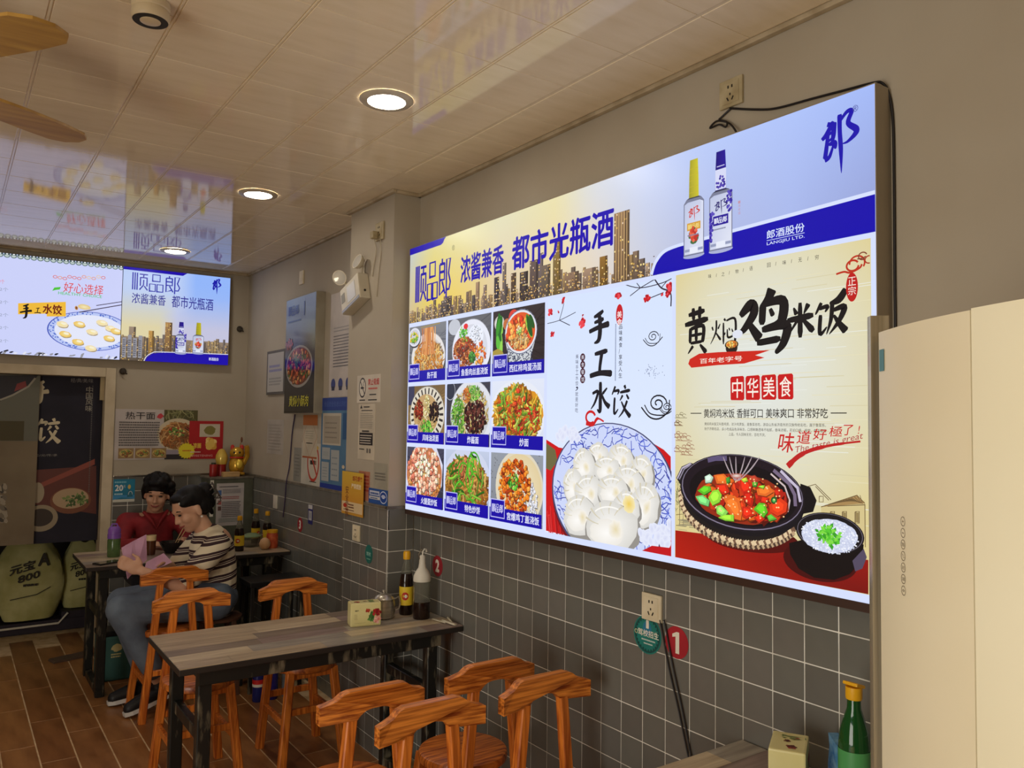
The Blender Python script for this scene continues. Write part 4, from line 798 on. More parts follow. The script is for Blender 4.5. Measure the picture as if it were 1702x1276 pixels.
(x0, y0), (x1, y1) = kk(932, 365), kk(1275, 268); sp_logo(p, x0, y0+.022, x1, y1+.010, (40, 40, 170), .0085)
(x0, y0), (x1, y1) = kk(930, 440), kk(1172, 388); p.text('浓酱兼香', x0, y0, x1, y1, (50, 50, 150), .012); (x0, y0), (x1, y1) = kk(1212, 470), kk(1508, 412); p.text('都市光瓶酒', x0, y0, x1, y1, (50, 50, 150), .012)
(x0, y0), (x1, y1) = kk(1500, 375), kk(1560, 272); p.brush(B_['郎'], x0, y0, x1, y1, (24, 24, 170), 1.0)
u, v = kk(1275, 800); bottle(p, u, v, .075, .235, (40, 24, 150), (30, 24, 110), True); u, v = kk(1398, 800); bottle(p, u, v, .078, .232, (196, 186, 40), (206, 70, 50), False)
(x0, y0), (x1, y1) = kk(1475, 850), kk(1545, 828); p.text('郎酒股份', x0, y0+.004, x1, y1, (226, 230, 255), .02)
p.build('lit_face', lit2, t2)
# ------------------------------------------------------------------ dining tables
plank_ms = [mat('table_plank_'+n_, a, .3, rgb2=b, scale=5, stretch=(1, 14, 1), detail=8, bump=.02, lo=.25, hi=.75, spec=.45) for n_, a, b in (('a', (196, 176, 146), (140, 120, 96)), ('b', (156, 138, 120), (104, 90, 78)), ('c', (216, 198, 166), (160, 138, 110)), ('d', (166, 144, 134), (116, 98, 90)), ('e', (180, 170, 154), (122, 112, 102)))]
edge_m = mat('dark_table_edge', (44, 38, 34), .45)
iron = mat('worn_black_steel', (36, 35, 32), .42, .3, rgb2=(130, 120, 98), scale=26, stretch=(1, 1, .25), detail=8, lo=.54, hi=.66, bump=.08)
def table(loc, W, D, H, label):
    """loc: left near corner on the floor"""
    t = thing('dining_table', loc, label, 'table')
    MB().box(0, W, 0, D, H-.026, H-.0035, b=.003).build('tabletop', edge_m, t)
    rows = 6; dw = (D-.004)/rows
    for r in range(rows):
        x = .002; first = True
        while x < W-.004:
            l = rnd.uniform(.12, .42) if first else rnd.uniform(.3, .5); first = False; x1 = min(x+l, W-.002)
            if W-.002-x1 < .08: x1 = W-.002
            o = MB().box(x+.0004, x1-.0004, .002+r*dw+.0004, .002+(r+1)*dw-.0004, H-.005, H, b=.0008).build('plank', plank_ms[rnd.randrange(5)], t); x = x1
    for x, nm in ((.10, 0), (W-.13, 1)):
        for y in (.06, D-.06): MB().beam((x, y, 0), (x, y, H-.026), .048, .048, .004).build('leg', iron, t)
        MB().beam((x, .085, .45), (x, D-.085, .45), .045, .03).build('stretcher', iron, t)
        MB().beam((x, .03, H-.048), (x, D-.03, H-.048), .04, .035).build('crossbar', iron, t)
        MB().beam((x, .03, .02), (x, D-.03, .02), .04, .035).build('foot_bar', iron, t)
    for y in (.035, D-.035): MB().beam((.075, y, H-.052), (W-.10, y, H-.052), .05, .03).build('apron', iron, t)
    return t
table((.700, 3.005, 0), 1.168, .525, .72, 'plank-topped steel-leg table holding a floral tissue box and a steel pot')
table((.675, 5.135, 0), 1.185, .585, .75, 'plank-topped table where two women sit below the back wall')
table((.72, .985, 0), 1.145, .525, .72, 'plank-topped table with green vinegar bottle beside the air conditioner')

# ------------------------------------------------------------------ orange pine stools with a low wavy back
def wood(name, a, b, st): return mat(name, a, .38, rgb2=b, scale=4.5, stretch=st, detail=7, bump=.12, lo=.36, hi=.66, coat=.15)
rail_m = wood('pine_rail', (238, 146, 58), (132, 56, 12), (1.1, 14, 26)); post_m = wood('pine_post', (230, 134, 50), (156, 70, 20), (18, 18, 1.1)); seat_m = wood('pine_seat', (222, 128, 48), (128, 54, 14), (1.4, 22, 4))
ST = thing('pine_stool', (0, 0, 0), 'pine stool', 'stool', group=None)
# facing +y: the back is at y = -0.17
ol = [(-.172, .0), (-.172, .052), (-.15, .058), (-.125, .066), (-.105, .082), (-.085, .088), (.085, .088), (.105, .082), (.125, .066), (.15, .058), (.172, .052), (.172, 0), (.062, .004), (.052, .016), (.036, .027), (.015, .031), (-.015, .031), (-.036, .027), (-.052, .016), (-.062, .004)]
MB().prism(ol, -.016, .016, bend=.7, M=T(0, -.19, .712)).build('back_rail', rail_m, ST)
for s in (-1, 1):
    MB().beam((s*.145, -.185, 0), (s*.074, -.182, .722), .036, .040, .004, .034, .030).build('back_post', post_m, ST)
    MB().beam((s*.150, .145, 0), (s*.105, .105, .425), .036, .036, .004).build('front_leg', post_m, ST)
    MB().beam((s*.128, -.165, .20), (s*.128, .115, .20), .03, .020).build('side_stretcher', post_m, ST)
MB().beam((-.122, .124, .25), (.122, .124, .25), .03, .020).build('front_stretcher', post_m, ST); MB().beam((-.11, -.184, .25), (.11, -.184, .25), .03, .020).build('rear_stretcher', post_m, ST)
MB().lathe([(0, .418), (.148, .418), (.156, .424), (.158, .44), (.154, .450), (.146, .454), (0, .452)], 40).build('seat', seat_m, ST, True)
MB().beam((-.12, .10, .405), (.12, .10, .405), .03, .02).build('seat_batten', post_m, ST)
SL = [((1.09, 2.44, 0), 0, 'pine stool drawn up to the tissue-box table, on the aisle side'),
      ((1.535, 2.46, 0), 0, 'pine stool drawn up to the tissue-box table, on the wall side'),
      ((1.165, 1.865, 0), math.pi, 'pine stool facing the air conditioner table, seat further from the tiled wall'),
      ((1.585, 1.88, 0), math.pi, 'pine stool facing the air conditioner table, close to the tiled wall'),
      ((.968, 3.785, 0), math.pi, 'pine stool at the far side of the tissue-box table, aisle end'),
      ((1.455, 3.79, 0), math.pi, 'pine stool at the far side of the tissue-box table, beside the tiled column'),
      ((1.04, 4.80, 0), 0, 'pine stool directly in front of the woman in stripes, its rail before her arm')]
for i, (l, r, lab) in enumerate(SL):
    o = ST if i == 0 else dup(ST, l, r)
    o.location = l; o.rotation_euler = (0, 0, r); o['label'] = lab; o['group'] = 'pine stools around the tables'

# ------------------------------------------------------------------ floor-standing air conditioner
AH = 1.75
A1, A2, A3 = (onZ(1452, 556, AH).xy, onZ(1560, 526, AH).xy, onZ(1702, 499, AH).xy)
def circ(a, b, c):
    d_ = 2*(a.x*(b.y-c.y)+b.x*(c.y-a.y)+c.x*(a.y-b.y)); ux = (a.length_squared*(b.y-c.y)+b.length_squared*(c.y-a.y)+c.length_squared*(a.y-b.y))/d_; uy = (a.length_squared*(c.x-b.x)+b.length_squared*(a.x-c.x)+c.length_squared*(b.x-a.x))/d_
    return Vector((ux, uy)), (Vector((ux, uy))-a).length
AC_, AR = circ(A1, A2, A3)
def ang(p_): d_ = p_-AC_; return math.atan2(d_.y, d_.x)
g0 = ang(A1); g1 = ang(A3); sgn = 1 if g1 > g0 else -1
if abs(g1-g0) > math.pi: g1 += -2*math.pi if g1 > g0 else 2*math.pi; sgn = 1 if g1 > g0 else -1
def arc(s_): a = g0+sgn*s_/AR; return Vector((AC_.x+AR*math.cos(a), AC_.y+AR*math.sin(a)))
ACW = .56; seam_s = min(range(0, 560, 2), key=lambda m_: (arc(m_/1000)-onZ(1612, 515, AH).xy).length)/1000
mid = arc(ACW/2); inward = (AC_-mid).normalized()
acl = mid+inward*.17
ac = thing('standing_air_conditioner', (acl.x, acl.y, 0), 'tall cream floor-standing air conditioner with curved front and round touch keys', 'air conditioner')
ac_m = mat('cream_plastic', (236, 226, 196), .33, rgb2=(228, 216, 182), scale=2, spec=.5); ac_m2 = mat('cream_plastic_lit', (242, 236, 208), .36, rgb2=(236, 228, 196), scale=2)  # second cream is lighter: the side panel's brighter angle put into its colour
def arc_shell(s0, s1, t0, t1, z0, z1, n_=14):
    P = [arc(s0+(s1-s0)*i/n_) for i in range(n_+1)]; nrm = [(AC_-q_).normalized() for q_ in P]
    ring = [q_+m_*t0 for q_, m_ in zip(P, nrm)]+[q_+m_*t1 for q_, m_ in list(zip(P, nrm))[::-1]]
    vs = [(v.x-acl.x, v.y-acl.y, z) for z in (z0, z1) for v in ring]; N_ = len(ring)
    fs = [tuple(range(N_))[::-1], tuple(range(N_, 2*N_))]+[(i, (i+1) % N_, N_+(i+1) % N_, N_+i) for i in range(N_)]
    return MB().add(vs, fs)
arc_shell(.028, seam_s-.0012, 0, .02, .05, AH).build('front_panel', ac_m, ac, True)
arc_shell(seam_s+.0012, ACW, 0, .02, .05, AH+.002).build('side_panel', ac_m2, ac, True)
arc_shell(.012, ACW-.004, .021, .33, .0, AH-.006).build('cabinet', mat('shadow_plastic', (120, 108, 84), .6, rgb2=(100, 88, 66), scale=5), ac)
strip_m = mat('satin_edge_strip', (190, 178, 152), .22, .55, rgb2=(150, 136, 108), scale=3, stretch=(30, 30, .4))  # vertical reflection streaks are put into the strip's colour
arc_shell(-.014, .006, -.006, .022, .0, AH+.03, 4).build('edge_strip', strip_m, ac, True)
arc_shell(.006, .034, .006, .02, .0, AH-.01, 2).build('gap_shade_strip', mat('painted_gap_shade', (48, 32, 18), .5), ac)  # dark strip painted in as the shade of the gap beside the panel
# touch keys printed on the front panel
def px_of(P): d_ = P-EYE; z = d_.dot(CF); return CX+FPX*d_.dot(CR)/z, CY-FPX*d_.dot(CU)/z
ks = min([i/1000 for i in range(40, 240)], key=lambda m_: abs(px_of(Vector((*arc(m_), 1.38)))[0]-1502))
kp = arc(ks); kn = (kp-AC_).normalized(); kt = Vector((kn.y, -kn.x, 0)); kt = kt if kt.dot(CR) > 0 else -kt
kzt, kzb = min([i/1000 for i in range(1000, 1750)], key=lambda m_: abs(px_of(Vector((*kp, m_)))[1]-866)), min([i/1000 for i in range(1000, 1750)], key=lambda m_: abs(px_of(Vector((*kp, m_)))[1]-981))
ink = print_mat('ink_print', 0, .5)
pr = Print(Vector((*kp, 0))+Vector((*kn, 0))*.0007, kt, (0, 0, 1)); KC = (118, 106, 84)
pr.n = Vector((*kn, 0))
for i, ch in enumerate(('+', '-', '温度', '上下', '左右', '模式', '0')):
    z = kzt+(kzb-kzt)*i/6; pr.ring(0, z, .0066, .0066, .0009, KC, 24)
    s_ = .003 if i in (0, 1, 6) else .0045
    pr.text(ch, -s_, z-(.0005 if i == 1 else s_*.6), s_, z+(.0005 if i == 1 else s_*.6), KC)
pr.build('touch_keys', ink, ac)
sp_ = arc(.045); sn = (sp_-AC_).normalized(); st_ = Vector((sn.y, -sn.x, 0)); st_ = st_ if st_.dot(CR) > 0 else -st_
pr = Print(Vector((*sp_, 0))+Vector((*sn, 0))*.0009, st_, (0, 0, 1)); pr.n = Vector((*sn, 0)); pr.rect(-.010, AH-.062, .012, AH-.028, (74, 130, 136)); pr.build('energy_sticker', ink, ac)

# ------------------------------------------------------------------ ceiling fan (at rest)
fan = thing('ceiling_fan', (-.17, 2.47, HC), 'ceiling fan with broad amber wooden blades', 'fan')
brass = mat('fan_brass', (130, 104, 60), .3, .8); blade_m = mat('amber_blade', (186, 146, 70), .35, rgb2=(150, 110, 48), scale=3, stretch=(1, 8, 1), detail=6)
MB().lathe([(.0, 0), (.06, 0), (.055, -.03), (.03, -.05), (0, -.05)], 28).build('canopy', brass, fan, True); MB().lathe([(.012, -.04), (.012, -.2)], 14).build('rod', brass, fan, True)
MB().lathe([(0, -.19), (.05, -.195), (.10, -.215), (.105, -.27), (.07, -.30), (.03, -.32), (0, -.325)], 32).build('motor', brass, fan, True)
for i in range(4):
    a = math.radians(-55+90*i); Mx = RZ(a) @ T(0, 0, -.262) @ RX(math.radians(2))
    ob = [(.13, -.045), (.20, -.07), (.32, -.085), (.45, -.088), (.53, -.076), (.565, -.045), (.578, 0), (.565, .045), (.53, .07), (.45, .075), (.32, .072), (.20, .06), (.13, .045)]
    n_ = len(ob); vs = [(x, y, -.004) for x, y in ob]+[(x, y, .004) for x, y in ob]
    MB().add(vs, [tuple(range(n_))[::-1], tuple(range(n_, 2*n_))]+[(j, (j+1) % n_, n_+(j+1) % n_, n_+j) for j in range(n_)], Mx).build('blade', blade_m, fan)
    MB().box(.09, .17, -.02, .02, .004, .010, M=Mx).build('blade_iron', brass, fan)
# ------------------------------------------------------------------ things on the tables
soy_liq = mat('soy_sauce', (34, 16, 10), .12, rgb2=(24, 10, 8), scale=4, spec=.6); clear = mat('clear_plastic', (226, 226, 214), .08, trans=.92, ior=1.2, scale=3, rgb2=(214, 214, 202)); yel_cap = mat('yellow_cap', (232, 176, 30), .35, rgb2=(222, 160, 20), scale=10)
label_p = ink
def soy_bottle(loc, H, label, rz=0, r=.031, group=None):
    t = thing('soy_sauce_bottle', loc, label, 'bottle', rz, group); k = H/.285
    MB().lathe([(0, 0), (r*.92, 0), (r, .006), (r, .135*k), (r*.96, .15*k), (r*.97, .155*k), (r*.8, .185*k), (0, .185*k)], 28).build('dark_sauce', soy_liq, t, True)
    MB().lathe([(r*.81, .185*k), (r*.62, .215*k), (r*.45, .238*k), (r*.42, .255*k), (r*.38, .255*k), (r*.40, .237*k), (r*.58, .214*k), (r*.76, .186*k)], 28, cap=False).build('clear_neck', clear, t, True)
    MB().lathe([(0, .249*k), (r*.52, .249*k), (r*.54, .252*k), (r*.54, .275*k), (r*.46, .285*k), (0, .285*k)], 24).build('cap', yel_cap, t, True)
    # wrap-around paper label with a red roundel, facing the room
    Rl = r+.0008; pl = Print((0, 0, 0), (1, 0, 0), (0, 0, 1)); z0, z1 = .045*k, .128*k; n_ = 28; V = []; F = []; Cc = []
    pl2 = []
    for i in range(n_+1):
        a = 2*math.pi*i/n_; V += [(Rl*math.cos(a), Rl*math.sin(a), z0), (Rl*math.cos(a), Rl*math.sin(a), z1)]
    lm = MB().add(V, [(2*i, 2*i+2, 2*i+3, 2*i+1) for i in range(n_)]).build('paper_label', mat('yellow_label', (232, 200, 48), .5, rgb2=(226, 188, 36), scale=9), t)
    def patch(name, a0, da, zc, dz, m, Rp):
        V = [(Rp*math.cos(a0), Rp*math.sin(a0), zc)]+[(Rp*math.cos(a0+da*math.cos(j*.3142)), Rp*math.sin(a0+da*math.cos(j*.3142)), zc+dz*math.sin(j*.3142)) for j in range(20)]
        MB().add(V, [(0, j+1, (j+1) % 20+1) for j in range(20)]).build(name, m, lm)
    for a0 in (-2.2, .9): patch('red_roundel', a0, .5, (z0+z1)/2, .018*k, mat('label_red', (196, 30, 30), .5), Rl+.0006); patch('white_spot', a0+.1, .2, (z0+z1)/2, .008*k, mat('label_white', (232, 224, 204), .5), Rl+.0012)
    return t
soy_bottle((1.752, 3.32, .72), .285, 'yellow-capped soy sauce bottle beside the white-spouted bottle and steel pot')
t = thing('oil_bottle', (1.775, 3.215, .72), 'dark dispenser bottle with white shoulder and hooked spout, on the tissue-box table', 'bottle')
white_pl = mat('white_plastic', (222, 216, 200), .4)
MB().lathe([(0, 0), (.036, 0), (.038, .004), (.038, .075), (0, .075)], 30).build('dark_sauce', soy_liq, t, True); MB().lathe([(.038, .0755), (.0375, .165), (.035, .165), (.0355, .0755)], 30, cap=False).build('clear_wall', clear, t, True)
MB().lathe([(.0385, .165), (.0395, .170), (.038, .188), (.029, .208), (.018, .224), (.0145, .245), (.013, .275), (.009, .280), (0, .281)], 30).build('shoulder', white_pl, t, True)
MB().tube([(0, 0, .278), (.002, 0, .296), (.010, 0, .306), (.020, .002, .303), (.022, .003, .292)], .004, 10).build('spout', white_pl, t, True); MB().tube([(-.012, 0, .262), (-.02, 0, .285), (-.006, 0, .306), (.006, 0, .302)], .002, 8).build('wire', mat('steel_wire', (190, 186, 174), .3, 1), t)
steel = mat('brushed_steel', (206, 200, 186), .3, .75, rgb2=(170, 162, 144), scale=5, stretch=(1, 1, 30))
t = thing('steel_pot', (1.635, 3.31, .72), 'small brushed steel lidded pot with spout beside the floral tissue box', 'pot')
MB().lathe([(0, 0), (.040, 0), (.046, .004), (.051, .03), (.051, .062), (.047, .082), (.049, .086), (.046, .087), (.045, .083)], 36).build('body', steel, t, True); MB().lathe([(.0445, .086), (.035, .098), (.02, .106), (.006, .109), (0, .109)], 30, cap=False).build('lid', steel, t, True); MB().lathe([(.004, .107), (.004, .114), (.009, .117), (.009, .122), (0, .125)], 18).build('lid_knob', steel, t, True)
MB().add([(-.045, -.014, .07), (-.045, .014, .07), (-.066, 0, .092), (-.040, -.018, .088), (-.040, .018, .088)], [(0, 2, 3), (0, 1, 2), (1, 4, 2), (3, 2, 4), (0, 3, 4, 1)]).build('spout', steel, t); MB().tube([(.048, 0, .075), (.075, 0, .085), (.082, 0, .055), (.075, 0, .03), (.049, 0, .025)], .004, 8).build('handle', steel, t, True)
cream_box = mat('tissue_pack_film', (232, 222, 160), .25, rgb2=(222, 210, 140), scale=6, spec=.6)
def rose(p, u, v, s_, cols):
    for i in range(26): a = rnd.uniform(0, 6.28); r = rnd.random()*s_; p.ell(u+r*math.cos(a), v+r*math.sin(a), s_*.42, s_*.34, rnd.choice(cols), 8, rnd.random()*3)
def tissue(loc, rz, W, D, H, label, marks=True):
    t = thing('tissue_pack', loc, label, 'tissue box', rz); MB().box(-W/2, W/2, -D/2, D/2, 0, H, b=.005).build('pack', cream_box, t)
    pr = Print((-W/2, -D/2-.0006, 0), (1, 0, 0), (0, 0, 1))
    for i in range(18): pr.poly([(W*.70+rnd.gauss(0, .010), H*.35+rnd.gauss(0, .016)), (W*.64+rnd.gauss(0, .008), H*.42+rnd.gauss(0, .016)), (W*.70+rnd.gauss(0, .006), H*.52+rnd.gauss(0, .012))], rnd.choice([(70, 120, 50), (96, 150, 70), (50, 96, 44)]))
    rose(pr, W*.86, H*.58, .016, [(170, 24, 28), (130, 16, 22), (196, 50, 46)]); rose(pr, W*.88, H*.26, .014, [(236, 160, 140), (226, 120, 110), (246, 196, 180)]); rose(pr, W*.56, H*.68, .008, [(170, 40, 26), (196, 80, 50)])
    pr.text('植护', W*.14, H*.66, W*.26, H*.72, (90, 80, 60), .03); pr.rect(W*.12, H*.15, W*.5, H*.165, (196, 184, 130)); pr.lines(W*.12, H*.3, W*.22, H*.55, 4, (206, 194, 140))
    pr.z += .0; me = pr.build('rose_print', ink, None); me.parent = t
    pr = Print((-W/2, -D/2, H+.0006), (1, 0, 0), (0, 1, 0)); rose(pr, W*.25, D*.4, .011, [(130, 40, 26), (90, 30, 20), (170, 60, 40)]); rose(pr, W*.52, D*.55, .007, [(110, 60, 30), (90, 40, 20)]); rose(pr, W*.68, D*.3, .006, [(150, 40, 30)])
    for i in range(8): pr.poly([(W*(.6+.25*rnd.random()), D*rnd.random()*.8+.003) for j in range(3)], (110, 130, 70))
    me = pr.build('top_print', ink, None); me.parent = t; return t
tissue((1.512, 3.248, .72), -.22, .132, .07, .098, 'cream tissue pack printed with roses standing on the middle table')
tissue((1.70, 1.235, .72), .55, .125, .085, .118, 'cream tissue pack beside the green vinegar bottle')
t = thing('wrapper_strip', (1.83, 3.07, .72), 'crumpled white paper strips lying along the table end by the tiles', 'paper strip')
MB().beam((.0, -.06, .006), (-.012, .03, .008), .008, .012).beam((-.016, .0, .005), (-.03, .085, .005), .006, .008).beam((.008, -.02, .005), (.02, .04, .014), .006, .008).build('strip', mat('white_paper', (214, 206, 184), .7, rgb2=(190, 180, 154), scale=30), t)
# green vinegar bottle
t = thing('vinegar_bottle', (1.735, 1.085, .72), 'green vinegar bottle with tilted yellow flip cap', 'bottle'); gg = mat('green_glass', (34, 96, 44), .06, rgb2=(26, 84, 36), scale=3, trans=.35, ior=1.45, spec=.6)
MB().lathe([(0, 0), (.030, 0), (.0335, .005), (.0345, .12), (.0345, .155), (.031, .185), (.022, .215), (.0155, .235), (.0145, .262), (0, .262)], 36).build('glass_body', gg, t, True); MB().lathe([(.0352, .02), (.0353, .145)], 36, cap=False).build('green_label', mat('green_label', (86, 158, 92), .4, rgb2=(70, 146, 80), scale=6), t, True)
MB().lathe([(0, .256), (.0175, .256), (.0185, .26), (.0185, .284), (0, .284)], 26).build('cap', yel_cap, t, True); MB().box(-.0185, .017, -.0185, .0185, 0, .008, b=.003, M=T(0, 0, .284) @ RY(.28)).build('flip_lid', yel_cap, t)
t = thing('snack_bag', (1.80, 1.17, .72), 'small blue crinkled bag standing behind the green bottle', 'bag'); MB().prism([(-.03, 0), (.03, 0), (.034, .05), (.022, .10), (.03, .128), (-.028, .12), (-.02, .095), (-.035, .05)], -.012, .012, M=RZ(.9)).build('bag', mat('blue_foil', (40, 110, 170), .25, rgb2=(120, 170, 200), scale=30, detail=5), t)
# things on the far table
soy_bottle((1.575, 5.29, .75), .225, 'soy sauce bottle with yellow label beside the striped woman\'s back', 0, .03)
soy_bottle((1.765, 5.56, .75), .235, 'soy sauce bottle against the wall behind the clear bowl', 1, .029); soy_bottle((1.815, 5.47, .75), .225, 'soy sauce bottle against the wall behind the pale fruit', 2, .029)
t = thing('plastic_bowl', (1.70, 5.44, .75), 'clear takeaway bowl with a green lid on the far table', 'bowl'); MB().lathe([(.0, .001), (.045, .001), (.060, .05), (.064, .066), (.060, .066), (.056, .05), (.042, .005), (0, .005)], 28, cap=False).build('bowl', clear, t, True); MB().lathe([(.065, .066), (.064, .072), (.03, .088), (0, .09)], 28).build('lid', mat('pale_green_film', (150, 176, 130), .25, trans=.3, scale=8), t, True)
t = thing('round_fruit', (1.735, 5.27, .75), 'pale round fruit beside the orange chili jar', 'fruit'); o = MB().lathe([(0, 0), (.02, .004), (.034, .022), (.036, .042), (.028, .062), (.014, .074), (0, .078)], 24).build('flesh', mat('fruit_skin', (222, 178, 132), .5, rgb2=(210, 160, 112), scale=9), t, True)
t = thing('chili_jar', (1.80, 5.32, .75), 'orange chili jar with yellow lid on the far table', 'jar'); MB().lathe([(0, 0), (.034, 0), (.038, .01), (.038, .085), (.032, .10), (0, .10)], 26).build('jar', mat('orange_label', (214, 110, 62), .4, rgb2=(190, 70, 44), scale=40), t, True); MB().lathe([(0, .10), (.036, .10), (.036, .118), (0, .12)], 24).build('lid', yel_cap, t, True)
t = thing('water_bottle', (.865, 5.45, .75), 'green drinking bottle with a purple lid in front of the woman in red', 'bottle'); MB().lathe([(0, 0), (.034, 0), (.037, .008), (.037, .10), (.033, .112), (0, .112)], 28).build('green_body', mat('green_tumbler', (110, 140, 86), .15, trans=.5, rgb2=(90, 124, 70), scale=5), t, True); MB().lathe([(0, .112), (.038, .112), (.038, .138), (.036, .140), (.036, .165), (.026, .182), (0, .186)], 28).build('purple_lid', mat('purple_plastic', (120, 74, 166), .35, rgb2=(140, 96, 180), scale=5), t, True); MB().tube([(-.02, 0, .18), (-.012, 0, .198), (.012, 0, .198), (.02, 0, .18)], .005, 8).build('loop', MATS['purple_plastic'], t, True)
t = thing('tea_cup', (1.07, 5.42, .75), 'brown tea tumbler with a cream sleeve before the woman in red', 'cup'); MB().lathe([(0, 0), (.026, 0), (.03, .11), (0, .11)], 24).build('tumbler', mat('tea_brown', (92, 52, 30), .15, rgb2=(70, 36, 22), scale=5), t, True); MB().lathe([(.0296, .088), (.0306, .118), (.0306, .120), (.027, .121)], 24, cap=False).build('sleeve', mat('cream_sleeve', (222, 196, 148), .6), t, True)
t = thing('black_bowl', (1.19, 5.42, .75), 'black lacquer bowl holding pale chopsticks', 'bowl'); MB().lathe([(0, .001), (.035, .001), (.066, .055), (.072, .072), (.066, .072), (.058, .052), (.03, .008), (0, .006)], 30, cap=False).build('bowl', mat('black_lacquer', (24, 22, 22), .2), t, True)
for a in (-.012, .022): MB().tube([(.01, a, .02), (.09, a*2.2+.02, .155)], .003, 8).build('chopstick', mat('bamboo', (196, 164, 116), .6), t)
t = thing('mobile_phone', (.80, 5.22, .75), 'dark mobile phone lying near the table corner', 'phone', .5); MB().box(-.075, .075, -.036, .036, 0, .009, b=.003).build('body', mat('phone_dark', (36, 34, 32), .15), t); MB().box(-.07, .07, -.033, .033, .009, .0095).build('screen', mat('phone_glass', (70, 64, 54), .08), t)
# ornaments on the casing
gold = mat('gold_glaze', (214, 170, 60), .22, .45, rgb2=(176, 126, 34), scale=14, bump=.1)
ct = thing('lucky_cat', (1.775, 6.08, 1.188), 'golden beckoning cat figurine with red ears', 'figurine', -.3); S_ = .82
def sph(x, y, z, rx, ry, rz_, seg=20): return MB().lathe([(max(1e-6, math.sin(math.pi*i/12)), -math.cos(math.pi*i/12)) for i in range(13)], seg, T(x*S_, y*S_, z*S_) @ Matrix.Diagonal((rx*S_, ry*S_, rz_*S_, 1)), cap=False)
sph(0, 0, .085, .07, .065, .095).build('body', gold, ct, True); sph(0, -.012, .195, .064, .056, .055).build('head', gold, ct, True)
for s in (-1, 1): sph(s*.04, -.008, .243, .018, .012, .028, 12).build('ear', mat('ear_red', (190, 40, 30), .4), ct, True); sph(s*.023, -.064, .202, .008, .005, .010, 10).build('eye', mat('black_gloss', (14, 12, 12), .2), ct, True); sph(s*.045, -.045, .012, .03, .035, .018, 14).build('paw', gold, ct, True)
MB().tube([(.055*S_, -.01, .10*S_), (.088*S_, -.025, .17*S_), (.085*S_, -.04, .24*S_), (.08*S_, -.045, .262*S_)], [.02, .018, .018, .016], 12).build('raised_arm', gold, ct, True); MB().lathe([(.058*S_, .148*S_), (.066*S_, .155*S_), (.060*S_, .163*S_)], 24, T(0, -.006, 0), cap=False).build('collar', MATS['ear_red'], ct, True); MB().tube([(.02*S_, 0, .25*S_), (.03*S_, .005, .29*S_)], .003, 6).build('plume_stem', gold, ct); sph(.036, .006, .315, .010, .008, .026, 10).build('plume', mat('plume_brown', (110, 66, 40), .5), ct, True)
sph(.02, -.062, .10, .03, .012, .04, 14).build('gold_coin', mat('coin_yellow', (230, 196, 70), .3, .3), ct, True)
t = thing('red_can', (1.605, 6.07, 1.18), 'small dark-red can at the end of the corner casing', 'can'); MB().lathe([(0, 0), (.026, 0), (.028, .004), (.028, .082), (.025, .088), (0, .088)], 24).build('can', mat('red_tin', (160, 36, 32), .35, rgb2=(130, 24, 24), scale=9), t, True); MB().lathe([(0, .088), (.016, .088), (.016, .10), (0, .10)], 18).build('cap', mat('dark_green_cap', (44, 56, 40), .5), t, True)
t = thing('gold_vase', (1.675, 6.12, 1.18), 'gilded glass vase ornament with red foot beside the lucky cat', 'ornament'); MB().lathe([(0, 0), (.034, 0), (.032, .07), (.036, .085)], 24).build('foot', MATS['red_tin'], t, True); MB().lathe([(.036, .085), (.044, .12), (.042, .15), (.03, .175), (.018, .195), (0, .2)], 24).build('globe', mat('gilded_glass', (222, 190, 90), .15, .2, rgb2=(196, 160, 60), scale=10), t, True)
t = thing('wooden_plinth', (1.725, 6.005, 1.18), 'pale wooden block in front of the lucky cat', 'block'); MB().box(-.075, .045, -.03, .02, 0, .035, b=.003).build('block', mat('pale_wood', (196, 160, 108), .6, rgb2=(170, 134, 86), scale=8, stretch=(1, 8, 8)), t)
# under the far table
t = thing('paint_bucket', (.90, 5.52, 0), 'teal square bucket with black lid under the far table', 'bucket'); MB().box(-.10, .10, -.08, .08, .001, .27, b=.012).build('tub', mat('teal_tub', (62, 100, 92), .45, rgb2=(48, 84, 78), scale=5), t); MB().box(-.105, .105, -.085, .085, .27, .30, b=.008).build('lid', mat('black_plastic', (22, 22, 22), .35), t); pr = Print((-.06, -.0812, .0), (1, 0, 0), (0, 0, 1)); pr.ell(.06, .20, .03, .022, (206, 190, 130), 16, 0, .15); pr.lines(.03, .14, .09, .17, 2, (206, 190, 130)); o = pr.build('emblem', ink, None); o.parent = t
t = thing('dust_pan', (.74, 6.10, 0), 'worn flat dustpan on the floor at the kitchen doorway', 'dustpan', .25); MB().prism([(-.13, .0), (.11, .0), (.12, .018), (-.12, .012)], -.05, .05, M=T(0, 0, .001)).build('pan', mat('grey_brown_plastic', (92, 74, 60), .6), t); MB().beam((.09, 0, .012), (.12, .04, .38), .018, .018).build('stick', MATS['grey_brown_plastic'], t)
bn = thing('black_bench', (1.655, 4.86, 0), 'low black bench beside the woman in stripes', 'bench'); MB().box(-.17, .17, -.11, .11, .615, .645, b=.006).build('bench_top', MATS['black_plastic'], bn)
for x in (-.15, .15):
    for y in (-.09, .09): MB().beam((x, y, 0), (x, y, .615), .022, .022).build('leg', iron, bn)
MB().box(-.15, .15, -.09, .09, .19, .205).build('shelf', iron, bn)
